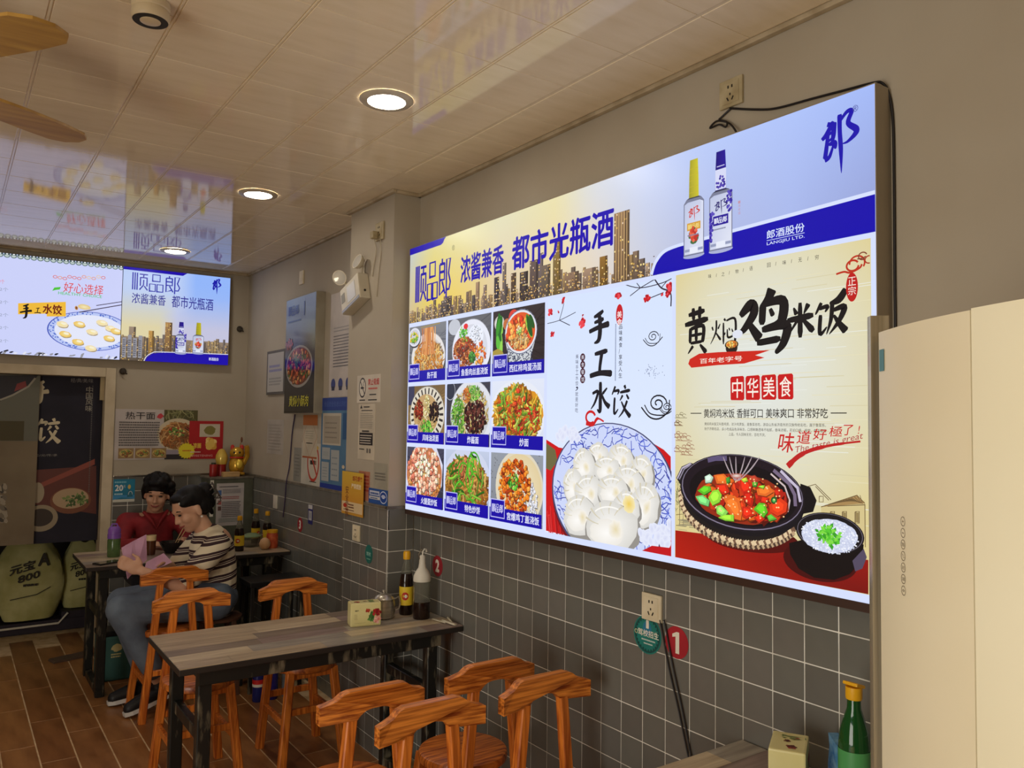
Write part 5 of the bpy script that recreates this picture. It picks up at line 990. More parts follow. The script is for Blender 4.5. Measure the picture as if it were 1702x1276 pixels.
for i, (x, c) in enumerate(((-.09, (34, 40, 110)), (-.01, (40, 36, 120)), (.08, (130, 134, 140)))):
    t = thing('drink_bottle', (1.60+x, 4.63, 0), ('drink bottle with red and blue label in front of the black bench', 'plain navy drink bottle in front of the black bench', 'clear drink bottle with white cap in front of the black bench')[i], 'bottle')
    MB().lathe([(0, 0), (.03, 0), (.033, .008), (.033, .17), (.026, .20), (.013, .235), (.013, .25), (0, .25)], 20).build('bottle', mat('bottle_tone_%d' % i, c, .15, rgb2=clampc(c, .7), scale=8), t, True); MB().lathe([(0, .25), (.015, .25), (.015, .265), (0, .266)], 16).build('cap', white_pl, t, True)
    if i == 0: MB().lathe([(.0336, .10), (.0336, .125)], 20, cap=False).build('red_band', MATS['label_red'], t, True); MB().lathe([(.0336, .085), (.0336, .10)], 20, cap=False).build('white_band', white_pl, t, True)
# ------------------------------------------------------------------ things on the walls
def wall_pr(X=XW, z=.0015): return Print((X, 0, 0), (0, -1, 0), (0, 0, 1), z)      # u = -y
def wr_(x, y, X=XW): p_ = onX(x, y, X); return (-p_.y, p_.z)
socket_m = mat('ivory_plastic', (226, 214, 184), .4, rgb2=(212, 198, 166), scale=9); hole_m = mat('socket_hole', (30, 24, 20), .6); grime_m = mat('stained_plastic', (186, 172, 138), .5, rgb2=(160, 144, 108), scale=14)
def socket(Y, Z, X, label, s_=.086, m=socket_m, name='wall_socket', holes=True, h=None):
    t = thing(name, (X, Y, Z), label, 'socket'); h = h or s_
    MB().box(-.010, 0, -s_/2, s_/2, -h/2, h/2, b=.003).build('plate', m, t); MB().box(-.0115, -.0095, -s_*.36, s_*.36, -h*.38, h*.38, b=.001).build('inset', m, t)
    if holes:
        for y in (-.007, .007): MB().box(-.0125, -.011, y-.0022, y+.0022, h*.16, h*.26).build('slot', hole_m, t)
        for y, a in ((-.009, .5), (.009, -.5)): MB().box(-.0125, -.011, -.002, .002, -.006, .006, M=T(0, y, -h*.22) @ RX(a)).build('slot', hole_m, t)
        MB().box(-.0125, -.011, -.002, .002, -h*.10, -h*.02).build('slot', hole_m, t)
    return t
socket(1.864, 1.018, XW-.009, 'ivory wall socket on the tiles above the red number one sticker')
ws = socket(1.555, 2.59, XW, 'grimy wall socket above the big lit menu board', .085, grime_m)
cs = socket(3.637, 2.545, CXF, 'wall socket with white plug high on the column', .09, grime_m); MB().box(-.045, -.012, .0, .036, -.038, .0, b=.008).build('plug', grime_m, cs)
socket(3.816, 1.03, CXF-.009, 'ivory socket wrapped in clear film on the column tiles', .08, socket_m)
socket(5.10, 2.535, XW, 'blank ivory wall plate above the unlit poster box', .07, socket_m, 'wall_plate', False, .09); socket(5.467, 1.037, XW-.009, 'white blank plate on the far wall tiles above the soy bottles', .07, white_pl, 'wall_plate', False, .09)
wire_m = mat('black_cable', (24, 18, 18), .5); wire_w = mat('pale_cable', (190, 178, 152), .5)
def cable(name, pts, r, m, label, n_=6):
    P = smooth_path(pts, n_); l = Vector(P[0]); o = MB().tube([Vector(q_)-l for q_ in P], r, 8).build(name, m, None, True); o.location = l; return tag(o, label, 'cable')
w1 = lambda x, y, X: tuple(onX(x, y, X))
cable('board_cable', [w1(1213, 180, XW-.006), w1(1255, 182, XW-.01), w1(1290, 180, XW-.012), w1(1350, 164, XW-.015), w1(1400, 151, XW-.02), w1(1450, 138, XW-.03), w1(1466, 138, XW-.02), w1(1477, 155, XW-.008), w1(1484, 200, XW-.005), w1(1486, 300, XW-.005), w1(1487, 450, XW-.005), w1(1488, 548, XW-.005), w1(1488, 700, XW-.005)], .0035, wire_m, 'black cable running over the top corner of the lit menu board')
cable('loose_cable', [w1(1214, 181, XW-.008), w1(1199, 195, XW-.012), w1(1196, 199, XW-.012), w1(1208, 203, XW-.02), w1(1206, 211, XW-.02), w1(1195, 207, XW-.014), w1(1180, 213, XW-.012), w1(1192, 201, XW-.016), w1(1212, 205, XW-.014), w1(1223, 218, XW-.03), w1(1225, 226, XW-.04)], .003, wire_m, 'short tangled black cable hanging under the grimy socket')
for dx, lab in ((0, 'thin black cable slanting down the tiles, left of its twin'), (7, 'thin black cable slanting down the tiles from the ivory socket')): cable('power_cable', [w1(1097+dx, 1030, XW-.018), w1(1100+dx, 1046, XW-.016), w1(1112+dx, 1110, XW-.016), w1(1128+dx*.9, 1180, XW-.016), w1(1143+dx*.7, 1252, XW-.016), w1(1160+dx*.7, 1330, XW-.016)], .0028, wire_m, lab)
# the unlit poster box on the far wall
ub = thing('unlit_poster_box', (1.849, 4.955, 1.64), 'unlit poster box of a braised meat pot on the far wall', 'light box'); l = ub.location
MB().box(-.029, .03, -.265, .265, 0, .75, b=.003).build('frame', mat('aluminium_paint', (150, 142, 124), .5, rgb2=(132, 122, 102), scale=6), ub)
p = Print((1.82, 5.22, 1.64), (0, -1, 0), (0, 0, 1), .001); p.vgrad(.004, .004, .526, .746, (26, 24, 26), (58, 66, 86)); p.clip = (.004, .004, .526, .746); p.vgrad(.004, .45, .526, .746, (70, 74, 84), (150, 160, 166))
p.ell(.26, .30, .235, .135, (150, 146, 140), 36); p.ell(.26, .302, .215, .12, (110, 40, 28), 34); chunks(p, .26, .30, .20, .11, 160, [(150, 60, 40), (190, 96, 60), (120, 36, 28), (206, 150, 90), (90, 110, 60)], .012, .022); leaves(p, .22, .34, .05, .04, 40, [(60, 90, 50), (90, 120, 60)], .03); chunks(p, .08, .45, .06, .03, 20, [(150, 50, 40), (120, 40, 40)], .012, .02)
sp_logo(p, .05, .64, .24, .70, (70, 80, 140), .007); p.lines(.05, .59, .30, .61, 1, (60, 70, 110)); p.rect(.33, .62, .345, .71, (60, 66, 110)); p.text('黄焖小酥肉', .10, .045, .44, .115, (196, 190, 60), .02, .1); p.clip = None
p.build('poster_face', print_mat('poster_gloss', 0, .12), ub)
cable('poster_cable', [(XW-.008, 5.15, 1.635), (XW-.006, 5.20, 1.5), (XW-.006, 5.23, 1.3), (XW-.018, 5.25, 1.185), (XW-.016, 5.27, 1.08), (XW-.016, 5.30, .95)], .004, mat('violet_cable', (50, 36, 70), .5), 'dark cable hanging from the unlit poster box')
# sheets of paper, plates and stickers: thin slabs with print
def sheet(name, Y0, Y1, Z0, Z1, X, base, label, cat, draw=None, th=.0012, rough=.55, tilt=0):
    """Y0 far edge, Y1 near edge"""
    t = thing(name, (X, (Y0+Y1)/2, (Z0+Z1)/2), label, cat)
    W, H = Y0-Y1, Z1-Z0; MB().box(-th, 0, -W/2, W/2, -H/2, H/2, M=RX(tilt)).build('sheet', mat('sheet_%d_%d_%d' % base, base, rough, rgb2=clampc(base, .93), scale=7), t)
    if draw:
        p = Print((-th-.0005, W/2, -H/2), (0, -1, 0), (0, 0, 1)); draw(p, W, H); o = p.build('print', ink, None); o.parent = t; o.rotation_euler = (tilt, 0, 0)
        if name == 'rules_poster': o['kind'] = 'stuff'
    return t
DK = (60, 58, 56)
def nosmoke(p, u, v, r, c=(40, 40, 40), fill=(214, 206, 190)):
    p.ell(u, v, r, r*1.25, c, 32); p.ell(u, v, r*.84, r*1.05, fill, 32); p.rect(u-r*.5, v-r*.16, u+r*.3, v+r*.10, (40, 38, 36)); p.rect(u+r*.35, v-r*.16, u+r*.5, v+r*.10, (120, 60, 40)); p.stroke(smooth_path([(u+r*.4, v+r*.2), (u+r*.2, v+r*.5), (u+r*.45, v+r*.8)], 4), r*.12, (90, 88, 84)); p.stroke([(u-r*.62, v+r*.78), (u+r*.62, v-r*.78)], r*.16, c)
def d_ns(p, W, H): nosmoke(p, W*.24, H*.55, W*.15); p.text('禁止吸烟', W*.48, H*.62, W*.94, H*.86, (196, 50, 44), .03); p.lines(W*.5, H*.46, W*.92, H*.56, 1, (206, 90, 80)); p.lines(W*.55, H*.25, W*.85, H*.33, 1, DK); p.lines(W*.12, H*.06, W*.38, H*.14, 1, DK); p.lines(W*.5, H*.06, W*.92, H*.14, 1, DK)
sheet('no_smoking_sign', 3.875, 3.60, 1.692, 1.832, CXF, (210, 200, 182), 'white no smoking plate with black circle on the column', 'sign', d_ns)
def d_not(p, W, H):
    p.poly([(W*.1, H*.92), (W*.24, H*.92), (W*.17, H*.985)], (40, 38, 36)); p.lines(W*.32, H*.93, W*.7, H*.97, 1, DK); p.lines(W*.18, H*.87, W*.9, H*.9, 1, DK); p.lines(W*.12, H*.56, W*.92, H*.85, 9, (120, 114, 104), .25); p.lines(W*.25, H*.49, W*.75, H*.525, 1, DK, .8); p.rect(W*.1, H*.26, W*.9, H*.48, (40, 36, 34)); p.lines(W*.14, H*.28, W*.86, H*.46, 4, (206, 196, 180), .4); p.lines(W*.1, H*.17, W*.45, H*.2, 1, DK); p.rect(W*.55, H*.12, W*.64, H*.2, (110, 104, 96)); p.rect(W*.7, H*.12, W*.79, H*.2, (110, 104, 96))
sheet('paper_notice', 3.85, 3.655, 1.405, 1.685, CXF, (204, 192, 170), 'typed notice with a black block below the no smoking plate', 'notice', d_not)
def d_or(p, W, H):
    p.vgrad(0, H*.06, W, H, (206, 134, 40), (214, 176, 60)); p.rect(W*.02, H*.06, W*.98, H*.30, (222, 196, 150)); p.text('烟花爆竹', W*.5, H*.80, W*.95, H*.92, (160, 50, 24), .04); p.text('严禁燃放', W*.45, H*.62, W*.9, H*.74, (236, 220, 190), .04); p.vtext('安全宣传', W*.18, H*.66, W*.15, (120, 60, 20), 1.0, .02); p.ell(W*.17, H*.2, W*.09, H*.05, (180, 50, 30)); p.lines(W*.32, H*.15, W*.6, H*.27, 2, (110, 60, 40)); p.lines(W*.1, H*.09, W*.6, H*.13, 1, (110, 60, 40))
sheet('orange_leaflet', 4.0, 3.735, 1.115, 1.335, CXF-.016, (206, 150, 50), 'orange safety leaflet hanging on the column edge', 'leaflet', d_or, .002)
sheet('red_sticker_sheet', 3.83, 3.70, 1.20, 1.345, CXF, (186, 120, 90), 'pinkish sheet peeping out behind the orange leaflet', 'leaflet', lambda p, W, H: p.lines(W*.5, H*.3, W*.95, H*.9, 5, (160, 60, 44)))
sheet('grey_paper', 3.655, 3.505, 1.225, 1.395, CXF, (164, 158, 140), 'faded grey paper near the column corner', 'notice', lambda p, W, H: p.lines(W*.1, H*.5, W*.9, H*.75, 3, (120, 116, 106)))
def d_wifi(p, W, H):
    p.rect(W*.06, H*.55, W*.58, H*.85, (196, 200, 214)); p.rect(W*.04, H*.28, W*.6, H*.48, (206, 204, 200)); p.lines(W*.1, H*.58, W*.55, H*.8, 1, (36, 80, 150)); p.lines(W*.1, H*.3, W*.55, H*.44, 1, (50, 90, 150)); p.ell(W*.79, H*.5, W*.2, H*.42, (30, 70, 150), 26); p.ring(W*.79, H*.5, W*.18, H*.38, W*.02, (206, 214, 230))
    for r in (.05, .09, .13): p.ring(W*.79, H*.36, W*r, H*r*2.1, W*.022, (214, 220, 236), 12, .6, 2.5)
sheet('wifi_sticker', 3.705, 3.495, 1.195, 1.268, CXF-.0015, (40, 84, 156), 'blue wireless network sticker near the column corner', 'sticker', d_wifi)
def round_st(Y, Z, X, ry, rz_, base, label, draw, name='round_sticker'):
    t = thing(name, (X, Y, Z), label, 'sticker'); M_ = RY(-math.pi/2); MB().lathe([(0, 0), (1, 0), (1, .0012), (0, .0012)], 40, M_ @ Matrix.Diagonal((rz_, ry, 1, 1))).build('disc', mat('disc_%d_%d_%d' % base, base, .4, rgb2=clampc(base, .92), scale=9), t)
    p = Print((-.0018, ry, -rz_), (0, -1, 0), (0, 0, 1)); draw(p, 2*ry, 2*rz_); o = p.build('print', ink, None); o.parent = t; return t
WT = (232, 224, 206); XT = XW-.009
def num(ch): return lambda p, W, H: p.text(ch, W*(.40 if ch == '1' else .30), H*.2, W*(.64 if ch == '1' else .70), H*.82, WT, .12)
def num1(p, W, H): p.poly([(W*.46, H*.16), (W*.62, H*.16), (W*.62, H*.83), (W*.50, H*.83), (W*.32, H*.74), (W*.32, H*.64), (W*.46, H*.68)], WT)
round_st(1.762, .930, XT, .048, .049, (176, 42, 52), 'red round sticker with white number one on the tiles', num1); round_st(3.242, .939, XT, .046, .047, (160, 36, 48), 'red round sticker with white number two on the tiles', num('2')); round_st(5.0, .932, XT, .044, .046, (160, 36, 48), 'red round sticker with white number three on the far wall tiles', num('3'))
def d_dr(p, W, H):
    p.ring(W*.5, H*.5, W*.44, H*.44, W*.05, (22, 78, 74)); p.ell(W*.5, H*.66, W*.16, H*.18, (40, 120, 150), 20); p.text('1', W*.46, H*.66, W*.56, H*.88, WT, .08); p.text('驾校招生', W*.16, H*.44, W*.92, H*.62, WT, .03); p.lines(W*.3, H*.33, W*.8, H*.40, 1, (190, 206, 196)); p.lines(W*.38, H*.24, W*.72, H*.30, 1, (190, 206, 196)); p.ring(W*.10, H*.52, W*.05, H*.05, W*.02, (210, 200, 150), 12)
    for i in range(26): a = i*.2417; p.rect(W*(.5+.40*math.cos(a))-.002, H*(.5+.40*math.sin(a))-.003, W*(.5+.40*math.cos(a))+.002, H*(.5+.40*math.sin(a))+.003, (16, 60, 58))
round_st(1.889, .926, XT, .062, .061, (36, 128, 118), 'green round driving school sticker under the ivory socket', d_dr); round_st(3.673, .944, CXF-.009, .042, .046, (30, 110, 100), 'small green round sticker low on the column tiles', lambda p, W, H: (p.text('驾校', W*.2, H*.4, W*.8, H*.62, (150, 196, 180), .03), p.lines(W*.25, H*.2, W*.75, H*.3, 1, (120, 180, 160))))
sheet('code_sticker', 4.865, 4.79, .955, 1.075, XT, (40, 40, 110), 'narrow blue and white sticker beside the number three', 'sticker', lambda p, W, H: (p.rect(W*.05, H*.78, W*.95, H*.99, (206, 204, 200)), p.rect(W*.15, H*.2, W*.85, H*.68, (180, 178, 176)), p.rect(W*.3, H*.3, W*.7, H*.58, (150, 150, 156))))
# far wall papers
def d_cert(p, W, H): p.rect(W*.06, H*.06, W*.94, H*.94, (176, 172, 164)); p.lines(W*.15, H*.5, W*.85, H*.7, 2, (130, 130, 170)); p.lines(W*.15, H*.2, W*.85, H*.4, 3, (140, 138, 134))
sheet('framed_certificate', 5.735, 5.36, 1.775, 2.085, XW, (96, 92, 86), 'grey framed certificate partly behind the unlit poster box', 'frame', d_cert, .012)
def d_long(p, W, H):
    p.lines(W*.15, H*.28, W*.95, H*.60, 11, (110, 106, 104), .35); p.lines(W*.15, H*.62, W*.95, H*.68, 2, (150, 146, 140), .3)
    for i in range(3): p.ell(W*(.18+.3*i), H*.12, W*.09, H*.055, (50, 60, 120), 16); p.rect(W*(.12+.3*i), H*.06, W*(.24+.3*i), H*.10, (40, 44, 70))
sheet('rules_poster', 4.60, 4.24, 1.74, 2.36, XW, (196, 186, 176), 'long white rules poster partly behind the emergency lamp', 'poster', d_long)
def d_blue(p, W, H):
    p.rect(0, H*.86, W, H, (38, 64, 140)); p.rect(0, 0, W, H*.055, (30, 54, 140)); p.text('食品安全信息公示栏', W*.1, H*.9, W*.9, H*.96, (70, 96, 160), .02); p.rect(W*.06, H*.48, W*.74, H*.83, (190, 182, 164)); p.rect(W*.1, H*.50, W*.70, H*.80, (164, 154, 136)); p.lines(W*.16, H*.55, W*.64, H*.76, 4, (130, 122, 108), .25)
    for a in ((.06, .32, .36, .45), (.05, .08, .33, .29), (.4, .1, .7, .43)): p.rect(W*a[0], H*a[1], W*a[2], H*a[3], (166, 170, 168)); p.lines(W*(a[0]+.04), H*(a[1]+.04), W*(a[2]-.04), H*(a[3]-.04), 4, (130, 140, 146), .25)
    p.rect(W*.80, H*.55, W*.98, H*.83, (40, 84, 130)); p.ell(W*.85, H*.26, W*.05, H*.02, (206, 190, 160), 10)
sheet('information_board', 4.70, 4.29, 1.192, 1.735, XW, (84, 124, 156), 'blue food safety information board with pinned papers on the far wall', 'notice board', d_blue, .004)
sheet('orange_card', 5.01, 4.765, 1.36, 1.632, XW-.001, (196, 184, 160), 'white card with an orange head strip under the unlit poster box', 'card', lambda p, W, H: (p.rect(0, H*.76, W, H, (180, 104, 44)), p.rect(0, 0, W, H*.04, (170, 90, 50)), p.lines(W*.2, H*.45, W*.8, H*.66, 4, (150, 150, 130), .25), p.lines(W*.25, H*.33, W*.75, H*.37, 1, DK), p.ring(W*.5, H*.5, W*.49, H*.49, .003, (170, 100, 60), 4)))
def d_bign(p, W, H): nosmoke(p, W*.62, H*.56, W*.3, (186, 60, 44), (196, 188, 170)); p.ell(W*.78, H*.9, W*.1, H*.05, (206, 170, 60), 12); p.lines(W*.45, H*.08, W*.85, H*.12, 1, DK)
sheet('no_smoking_poster', 5.03, 4.70, 1.19, 1.455, XW, (196, 190, 174), 'white poster with a red no smoking circle beside the blue board', 'poster', d_bign)
sheet('faint_notice', 5.72, 5.38, 1.36, 1.60, XW, (176, 168, 156), 'faint grey printed notice left of the hanging cable', 'notice', lambda p, W, H: p.lines(W*.1, H*.1, W*.9, H*.9, 9, (150, 142, 132), .3)); sheet('narrow_notice', 5.17, 5.03, 1.20, 1.42, XW, (142, 140, 130), 'narrow grey notice beside the red no smoking poster', 'notice', lambda p, W, H: p.lines(W*.15, H*.15, W*.85, H*.85, 7, (116, 114, 108), .3))
# twin-head emergency lamp, hanging crooked on the column
FX = CXF-.06
eT, eL, eR = (onX(594, 452, FX), onX(564.5, 483.6, FX), onX(606, 485, FX))
ax = (eT-eL); w_ = ax.length; ax.normalize(); up_ = (eT-eR); h_ = up_.length; up_ = (up_-ax*up_.dot(ax)).normalized(); h_ = max(.11, h_*.95); w_ = min(w_, .27)
em = thing('emergency_lamp', (CXF, *(eT-ax*w_/2-up_*h_/2).yz), 'white twin-head emergency lamp hanging crooked on the column', 'emergency light')
EM = Matrix(((1, 0, 0), (0, ax.y, up_.y), (0, ax.z, up_.z))).to_4x4()
shell = mat('lamp_shell', (206, 198, 178), .35, rgb2=(190, 180, 156), scale=6)
MB().box(-.06, 0, -w_/2, w_/2, -h_/2, h_/2, b=.006, M=EM).build('case', shell, em)
MB().box(-.0615, -.06, -w_*.12, w_*.30, -h_*.28, h_*.34, M=EM).build('rating_label', mat('silver_label', (214, 212, 206), .3, .2), em); MB().box(-.0615, -.06, -w_*.44, -w_*.26, -h_*.1, h_*.25, M=EM).build('code_label', mat('grey_label', (140, 136, 126), .5), em); MB().box(-.0618, -.06, -w_*.47, w_*.47, -h_*.47, -h_*.36, M=EM).build('lower_strip', mat('silver_edge', (168, 164, 150), .25, .5), em)
MB().lathe([(0, 0), (.006, 0), (.006, .004), (0, .004)], 14, EM @ T(-.03, w_/2-.001, -h_*.2) @ RX(-math.pi/2)).build('button', hole_m, em)
chrome = mat('lamp_reflector', (230, 226, 214), .12, .9); lens = mat('lamp_lens', (236, 232, 222), .1, trans=.5)
for hp_, hd in ((onX(566, 461, CXF-.065), (-.72, -.62, -.30)), (onX(597, 436, CXF-.04), (-.93, -.1, .35))):
    hq = hp_-em.location; Mx = Matrix.Translation(hq) @ Vector(hd).to_track_quat('Z', 'Y').to_matrix().to_4x4()
    MB().lathe([(.014, -.02), (.03, -.012), (.038, .006), (.040, .014), (.036, .014), (.026, -.004), (0, -.008)], 28, Mx, cap=False).build('lamp_head', shell, em, True); MB().lathe([(0, .002), (.02, .005), (.034, .012)], 24, Mx, cap=False).build('reflector', chrome, em, True); MB().lathe([(0, .0145), (.037, .0135)], 24, Mx, cap=False).build('lens', lens, em, True); MB().tube([hq-Vector(hd).normalized()*.018, EM @ Vector((-.03, (EM.inverted() @ hq).y*.9, h_/2-.006))], .008, 10).build('neck', shell, em, True)
ec = em.location; rim_pt = EM @ Vector((-.02, w_/2, 0))+ec
cable('lamp_cord', [(CXF-.03, 3.655, 2.51), (CXF-.01, 3.665, 2.46), (CXF-.005, 3.70, 2.38), (CXF-.004, 3.715, 2.33)], .0025, wire_w, 'thin pale cord from the column socket to the emergency lamp'); cable('earth_cord', [(CXF-.012, 3.615, 2.505), (CXF-.005, 3.62, 2.43), (CXF-.005, 3.64, 2.34), (CXF-.004, 3.66, 2.22)], .002, wire_w, 'second thin pale cord hanging below the column socket')
# back wall posters
def bsheet(name, X0, X1, Z0, Z1, base, label, cat, draw=None, Y=YB, th=.0015):
    t = thing(name, ((X0+X1)/2, Y, (Z0+Z1)/2), label, cat); W, H = X1-X0, Z1-Z0; MB().box(-W/2, W/2, -th, 0, -H/2, H/2).build('sheet', mat('sheet_%d_%d_%d' % base, base, .5, rgb2=clampc(base, .93), scale=7), t)
    if draw:
        p = Print((-W/2, -th-.0005, -H/2), (1, 0, 0), (0, 0, 1)); draw(p, W, H); o = p.build('print', ink, None); o.parent = t
        if name == 'red_poster': o['kind'] = 'stuff'
    return t
def d_hot(p, W, H):
    p.clip = (0, 0, W, H); p.rect(W*.58, H*.6, W, H, (84, 78, 40)); noodles(p, W*.78, H*.85, W*.2, H*.15, 50, [(150, 146, 96), (120, 120, 70)], .008, .08); p.ell(W*.76, H*.50, W*.26, H*.33, (206, 190, 156), 36); p.ell(W*.76, H*.47, W*.23, H*.27, (150, 96, 44), 30); noodles(p, W*.76, H*.47, W*.22, H*.25, 120, [(206, 140, 70), (176, 104, 50), (226, 176, 110)], .008, .08); chunks(p, W*.74, H*.55, W*.1, H*.1, 40, [(110, 140, 60), (170, 60, 40), (206, 190, 110)], .008, .012); p.stroke([(W*.86, H*.66), (W*1.0, H*.5)], .010, (120, 30, 30)); p.stroke([(W*.84, H*.64), (W*.99, H*.46)], .006, (60, 30, 30))
    p.rect(W*.60, 0, W, H*.1, (40, 34, 36)); p.rect(W*.6, H*.1, W*.84, H*.19, (150, 140, 150))
    for i in range(3): x = W*(.05+.195*i); p.rect(x, H*.03, x+W*.18, H*.23, (150, 120, 80)); p.ell(x+W*.09, H*.13, W*.08, H*.08, (196, 170, 100), 18); chunks(p, x+W*.09, H*.13, W*.06, H*.055, 26, [(180, 150, 60), (150, 90, 50), (120, 140, 70)], .006, .010)
    for i in range(18): a = i*.349; p.poly([(W*.87, H*.17), (W*.87+.062*math.cos(a-.12), H*.17+.062*math.sin(a-.12)), (W*.87+.052*math.cos(a+.2), H*.17+.052*math.sin(a+.2))], (222, 206, 40))
    p.ell(W*.87, H*.17, .052, .052, (226, 210, 40), 24); p.lines(W*.82, H*.15, W*.93, H*.20, 1, (206, 120, 30))
    p.text('热干面', W*.12, H*.80, W*.47, H*.95, (44, 40, 40), .01); p.ell(W*.53, H*.87, .024, .018, (200, 60, 70), 14, .4, .2); p.lines(W*.05, H*.27, W*.53, H*.77, 10, (96, 90, 88), .5, .02)
bsheet('noodle_poster', .969, 1.527, 1.30, 1.66, (196, 186, 180), 'white poster of hot dry noodles with text and three small bowls', 'poster', d_hot)
def d_red(p, W, H):
    p.rect(W*.30, H*.58, W*.9, H*.92, (196, 186, 164)); p.ell(W*.6, H*.75, W*.17, H*.12, (130, 120, 60), 18, 0, .1); p.text('凉面', W*.12, H*.28, W*.36, H*.42, (230, 190, 70), .06); p.lines(W*.05, H*.16, W*.36, H*.21, 1, (222, 196, 180)); p.text('SWEETENING', W*.05, H*.06, W*.7, H*.11, (222, 170, 160), .02)
    for i in range(26): p.ell(W*(.55+.2*rnd.random()), H*(.3+.2*rnd.random()), .02, .02, rnd.choice([(230, 190, 90), (214, 160, 60), (240, 210, 130)]), 12)
bsheet('red_poster', 1.47, 1.715, 1.30, 1.582, (176, 30, 34), 'red poster with a dish photo behind the gilded vase', 'poster', d_red, YB-.0022)
def d_20(p, W, H):
    p.rect(0, 0, W, H*.12, (206, 206, 190)); p.poly([(0, H*.1), (W*.4, H*.2), (W, H*.12), (W, H*.3), (0, H*.3)], (60, 140, 190)); p.text('20', W*.08, H*.48, W*.46, H*.76, (226, 226, 220), .08); p.text('元', W*.47, H*.62, W*.56, H*.74, (226, 226, 220)); p.lines(W*.06, H*.82, W*.6, H*.94, 1, (130, 190, 206)); p.lines(W*.06, H*.30, W*.5, H*.42, 1, (170, 206, 214)); p.ell(W*.74, H*.66, W*.07, H*.1, (210, 180, 90), 14); p.poly([(W*.64, H*.2), (W*.70, H*.54), (W*.8, H*.54), (W*.92, H*.22)], (40, 110, 130)); p.ring(W*.8, H*.32, W*.09, H*.14, W*.03, (196, 206, 206), 16, 0, 3.2)
bsheet('price_card', .972, 1.112, 1.005, 1.165, (36, 128, 160), 'small blue card reading 20 on the back wall tiles', 'card', d_20, YB-.0095)
def d_inf(p, W, H): p.lines(W*.1, H*.90, W*.9, H*.94, 1, (70, 66, 70)); p.lines(W*.22, H*.76, W*.92, H*.87, 4, (96, 92, 96), .4); p.rect(W*.06, H*.72, W*.18, H*.84, (70, 100, 150)); p.rect(W*.06, H*.5, W*.18, H*.6, (160, 80, 76)); p.lines(W*.2, H*.62, W*.92, H*.70, 2, (160, 80, 80), .5); p.rect(W*.06, H*.36, W*.18, H*.46, (90, 60, 56)); p.lines(W*.2, H*.2, W*.92, H*.58, 9, (90, 84, 86), .5); p.lines(W*.1, H*.08, W*.9, H*.18, 3, (110, 120, 110), .5)
bsheet('fire_notice', 1.605, 1.80, .83, 1.135, (188, 180, 176), 'typed notice with coloured blocks on the corner casing', 'notice', d_inf, 5.9695)
for i, (x, y, lab) in enumerate(((398, 547, 'small dark fixing on the back wall beside the liquor board'), (204, 617, 'small dark fixing beside the doorway corner'))):
    P = onY(x, y, YB); t = thing('wall_hook', P, lab, 'hook'); MB().lathe([(0, 0), (.022, 0), (.024, .008), (.014, .018), (0, .02)], 12, RX(math.pi/2)).build('plate', mat('dark_bronze', (56, 48, 38), .5), t); MB().tube([(0, -.015, 0), (.012, -.03, -.012), (.024, -.022, -.018)], .005, 8).build('hook', MATS['dark_bronze'], t)
# ------------------------------------------------------------------ doorway curtain and sacks
cur = thing('door_curtain', (.69, 6.32, .74), 'navy printed curtain with dumpling lettering in the kitchen doorway', 'curtain')
MB().box(-.22, .203, 0, .004, 0, 1.138).build('cloth', mat('navy_cloth', (38, 36, 48), .8, rgb2=(30, 28, 38), scale=4), cur)
p = Print((0, 6.32, 0), (1, 0, 0), (0, 0, 1), .0012)
def cc(x, y): P = onY(x/4.2525, 600+y/4.2525, 6.32); return (P.x, P.z)
def CC(*a): return [cc(*t) for t in a]
p.clip = (.47, .745, .892, 1.875); p.poly(CC((230, 770), (680, 740), (680, 1080), (220, 1010)), (96, 48, 40)); p.poly(CC((290, 860), (670, 690), (670, 730), (300, 890)), (140, 70, 56)); p.ell(*cc(500, 985), .125, .09, (120, 72, 48), 30); p.ell(*cc(500, 970), .11, .07, (176, 150, 116), 28); u, v = cc(540, 980); leaves(p, u, v, .07, .035, 60, [(90, 110, 56), (120, 140, 76), (60, 84, 40)], .03); p.ell(*cc(290, 1110), .10, .09, (150, 136, 110), 30); p.ell(*cc(285, 1105), .075, .06, (54, 44, 36), 26); p.ell(*cc(265, 930), .04, .07, (160, 146, 120), 20)
for ch, a in (('手', (205, 135, 360, 310)), ('饺', (250, 400, 428, 585))): (x0, y0), (x1, y1) = cc(a[0], a[3]), cc(a[2], a[1]); p.brush(B_[ch], x0, y0, x1, y1, (206, 194, 160), 1.5)
(x0, y0), (x1, y1) = cc(500, 150), cc(660, 125); p.text('经/典/美/味', x0, y0, x1, y1, (130, 124, 120)); (x0, y0), (x1, y1) = cc(245, 675), cc(405, 655); p.text('舌/尖/传/承', x0, y0, x1, y1, (140, 134, 124)); u, v = cc(610, 180); p.vtext('中国风味', u, v, .042, (150, 144, 130), 1.05, .01); u, v = cc(652, 180)
for i in range(60): p.rect(u, v-.0125*i, u+.007, v-.0125*i+.006, (100, 96, 90))
tag(p.build('curtain_print', ink, cur), kind='stuff')
cu2 = thing('door_screen', (.07, 6.29, .745), 'greyish beige screen panel hanging before the navy curtain', 'screen')
MB().box(-.42, .437, 0, .006, 0, 1.13).build('panel', mat('beige_panel', (126, 112, 88), .7, rgb2=(112, 98, 76), scale=3), cu2)
p = Print((0, 6.29, 0), (1, 0, 0), (0, 0, 1), .0012); p.clip = (-.35, .745, .505, 1.875)
def c2(x, y): P = onY(x/4.2525, 600+y/4.2525, 6.29); return (P.x, P.z)
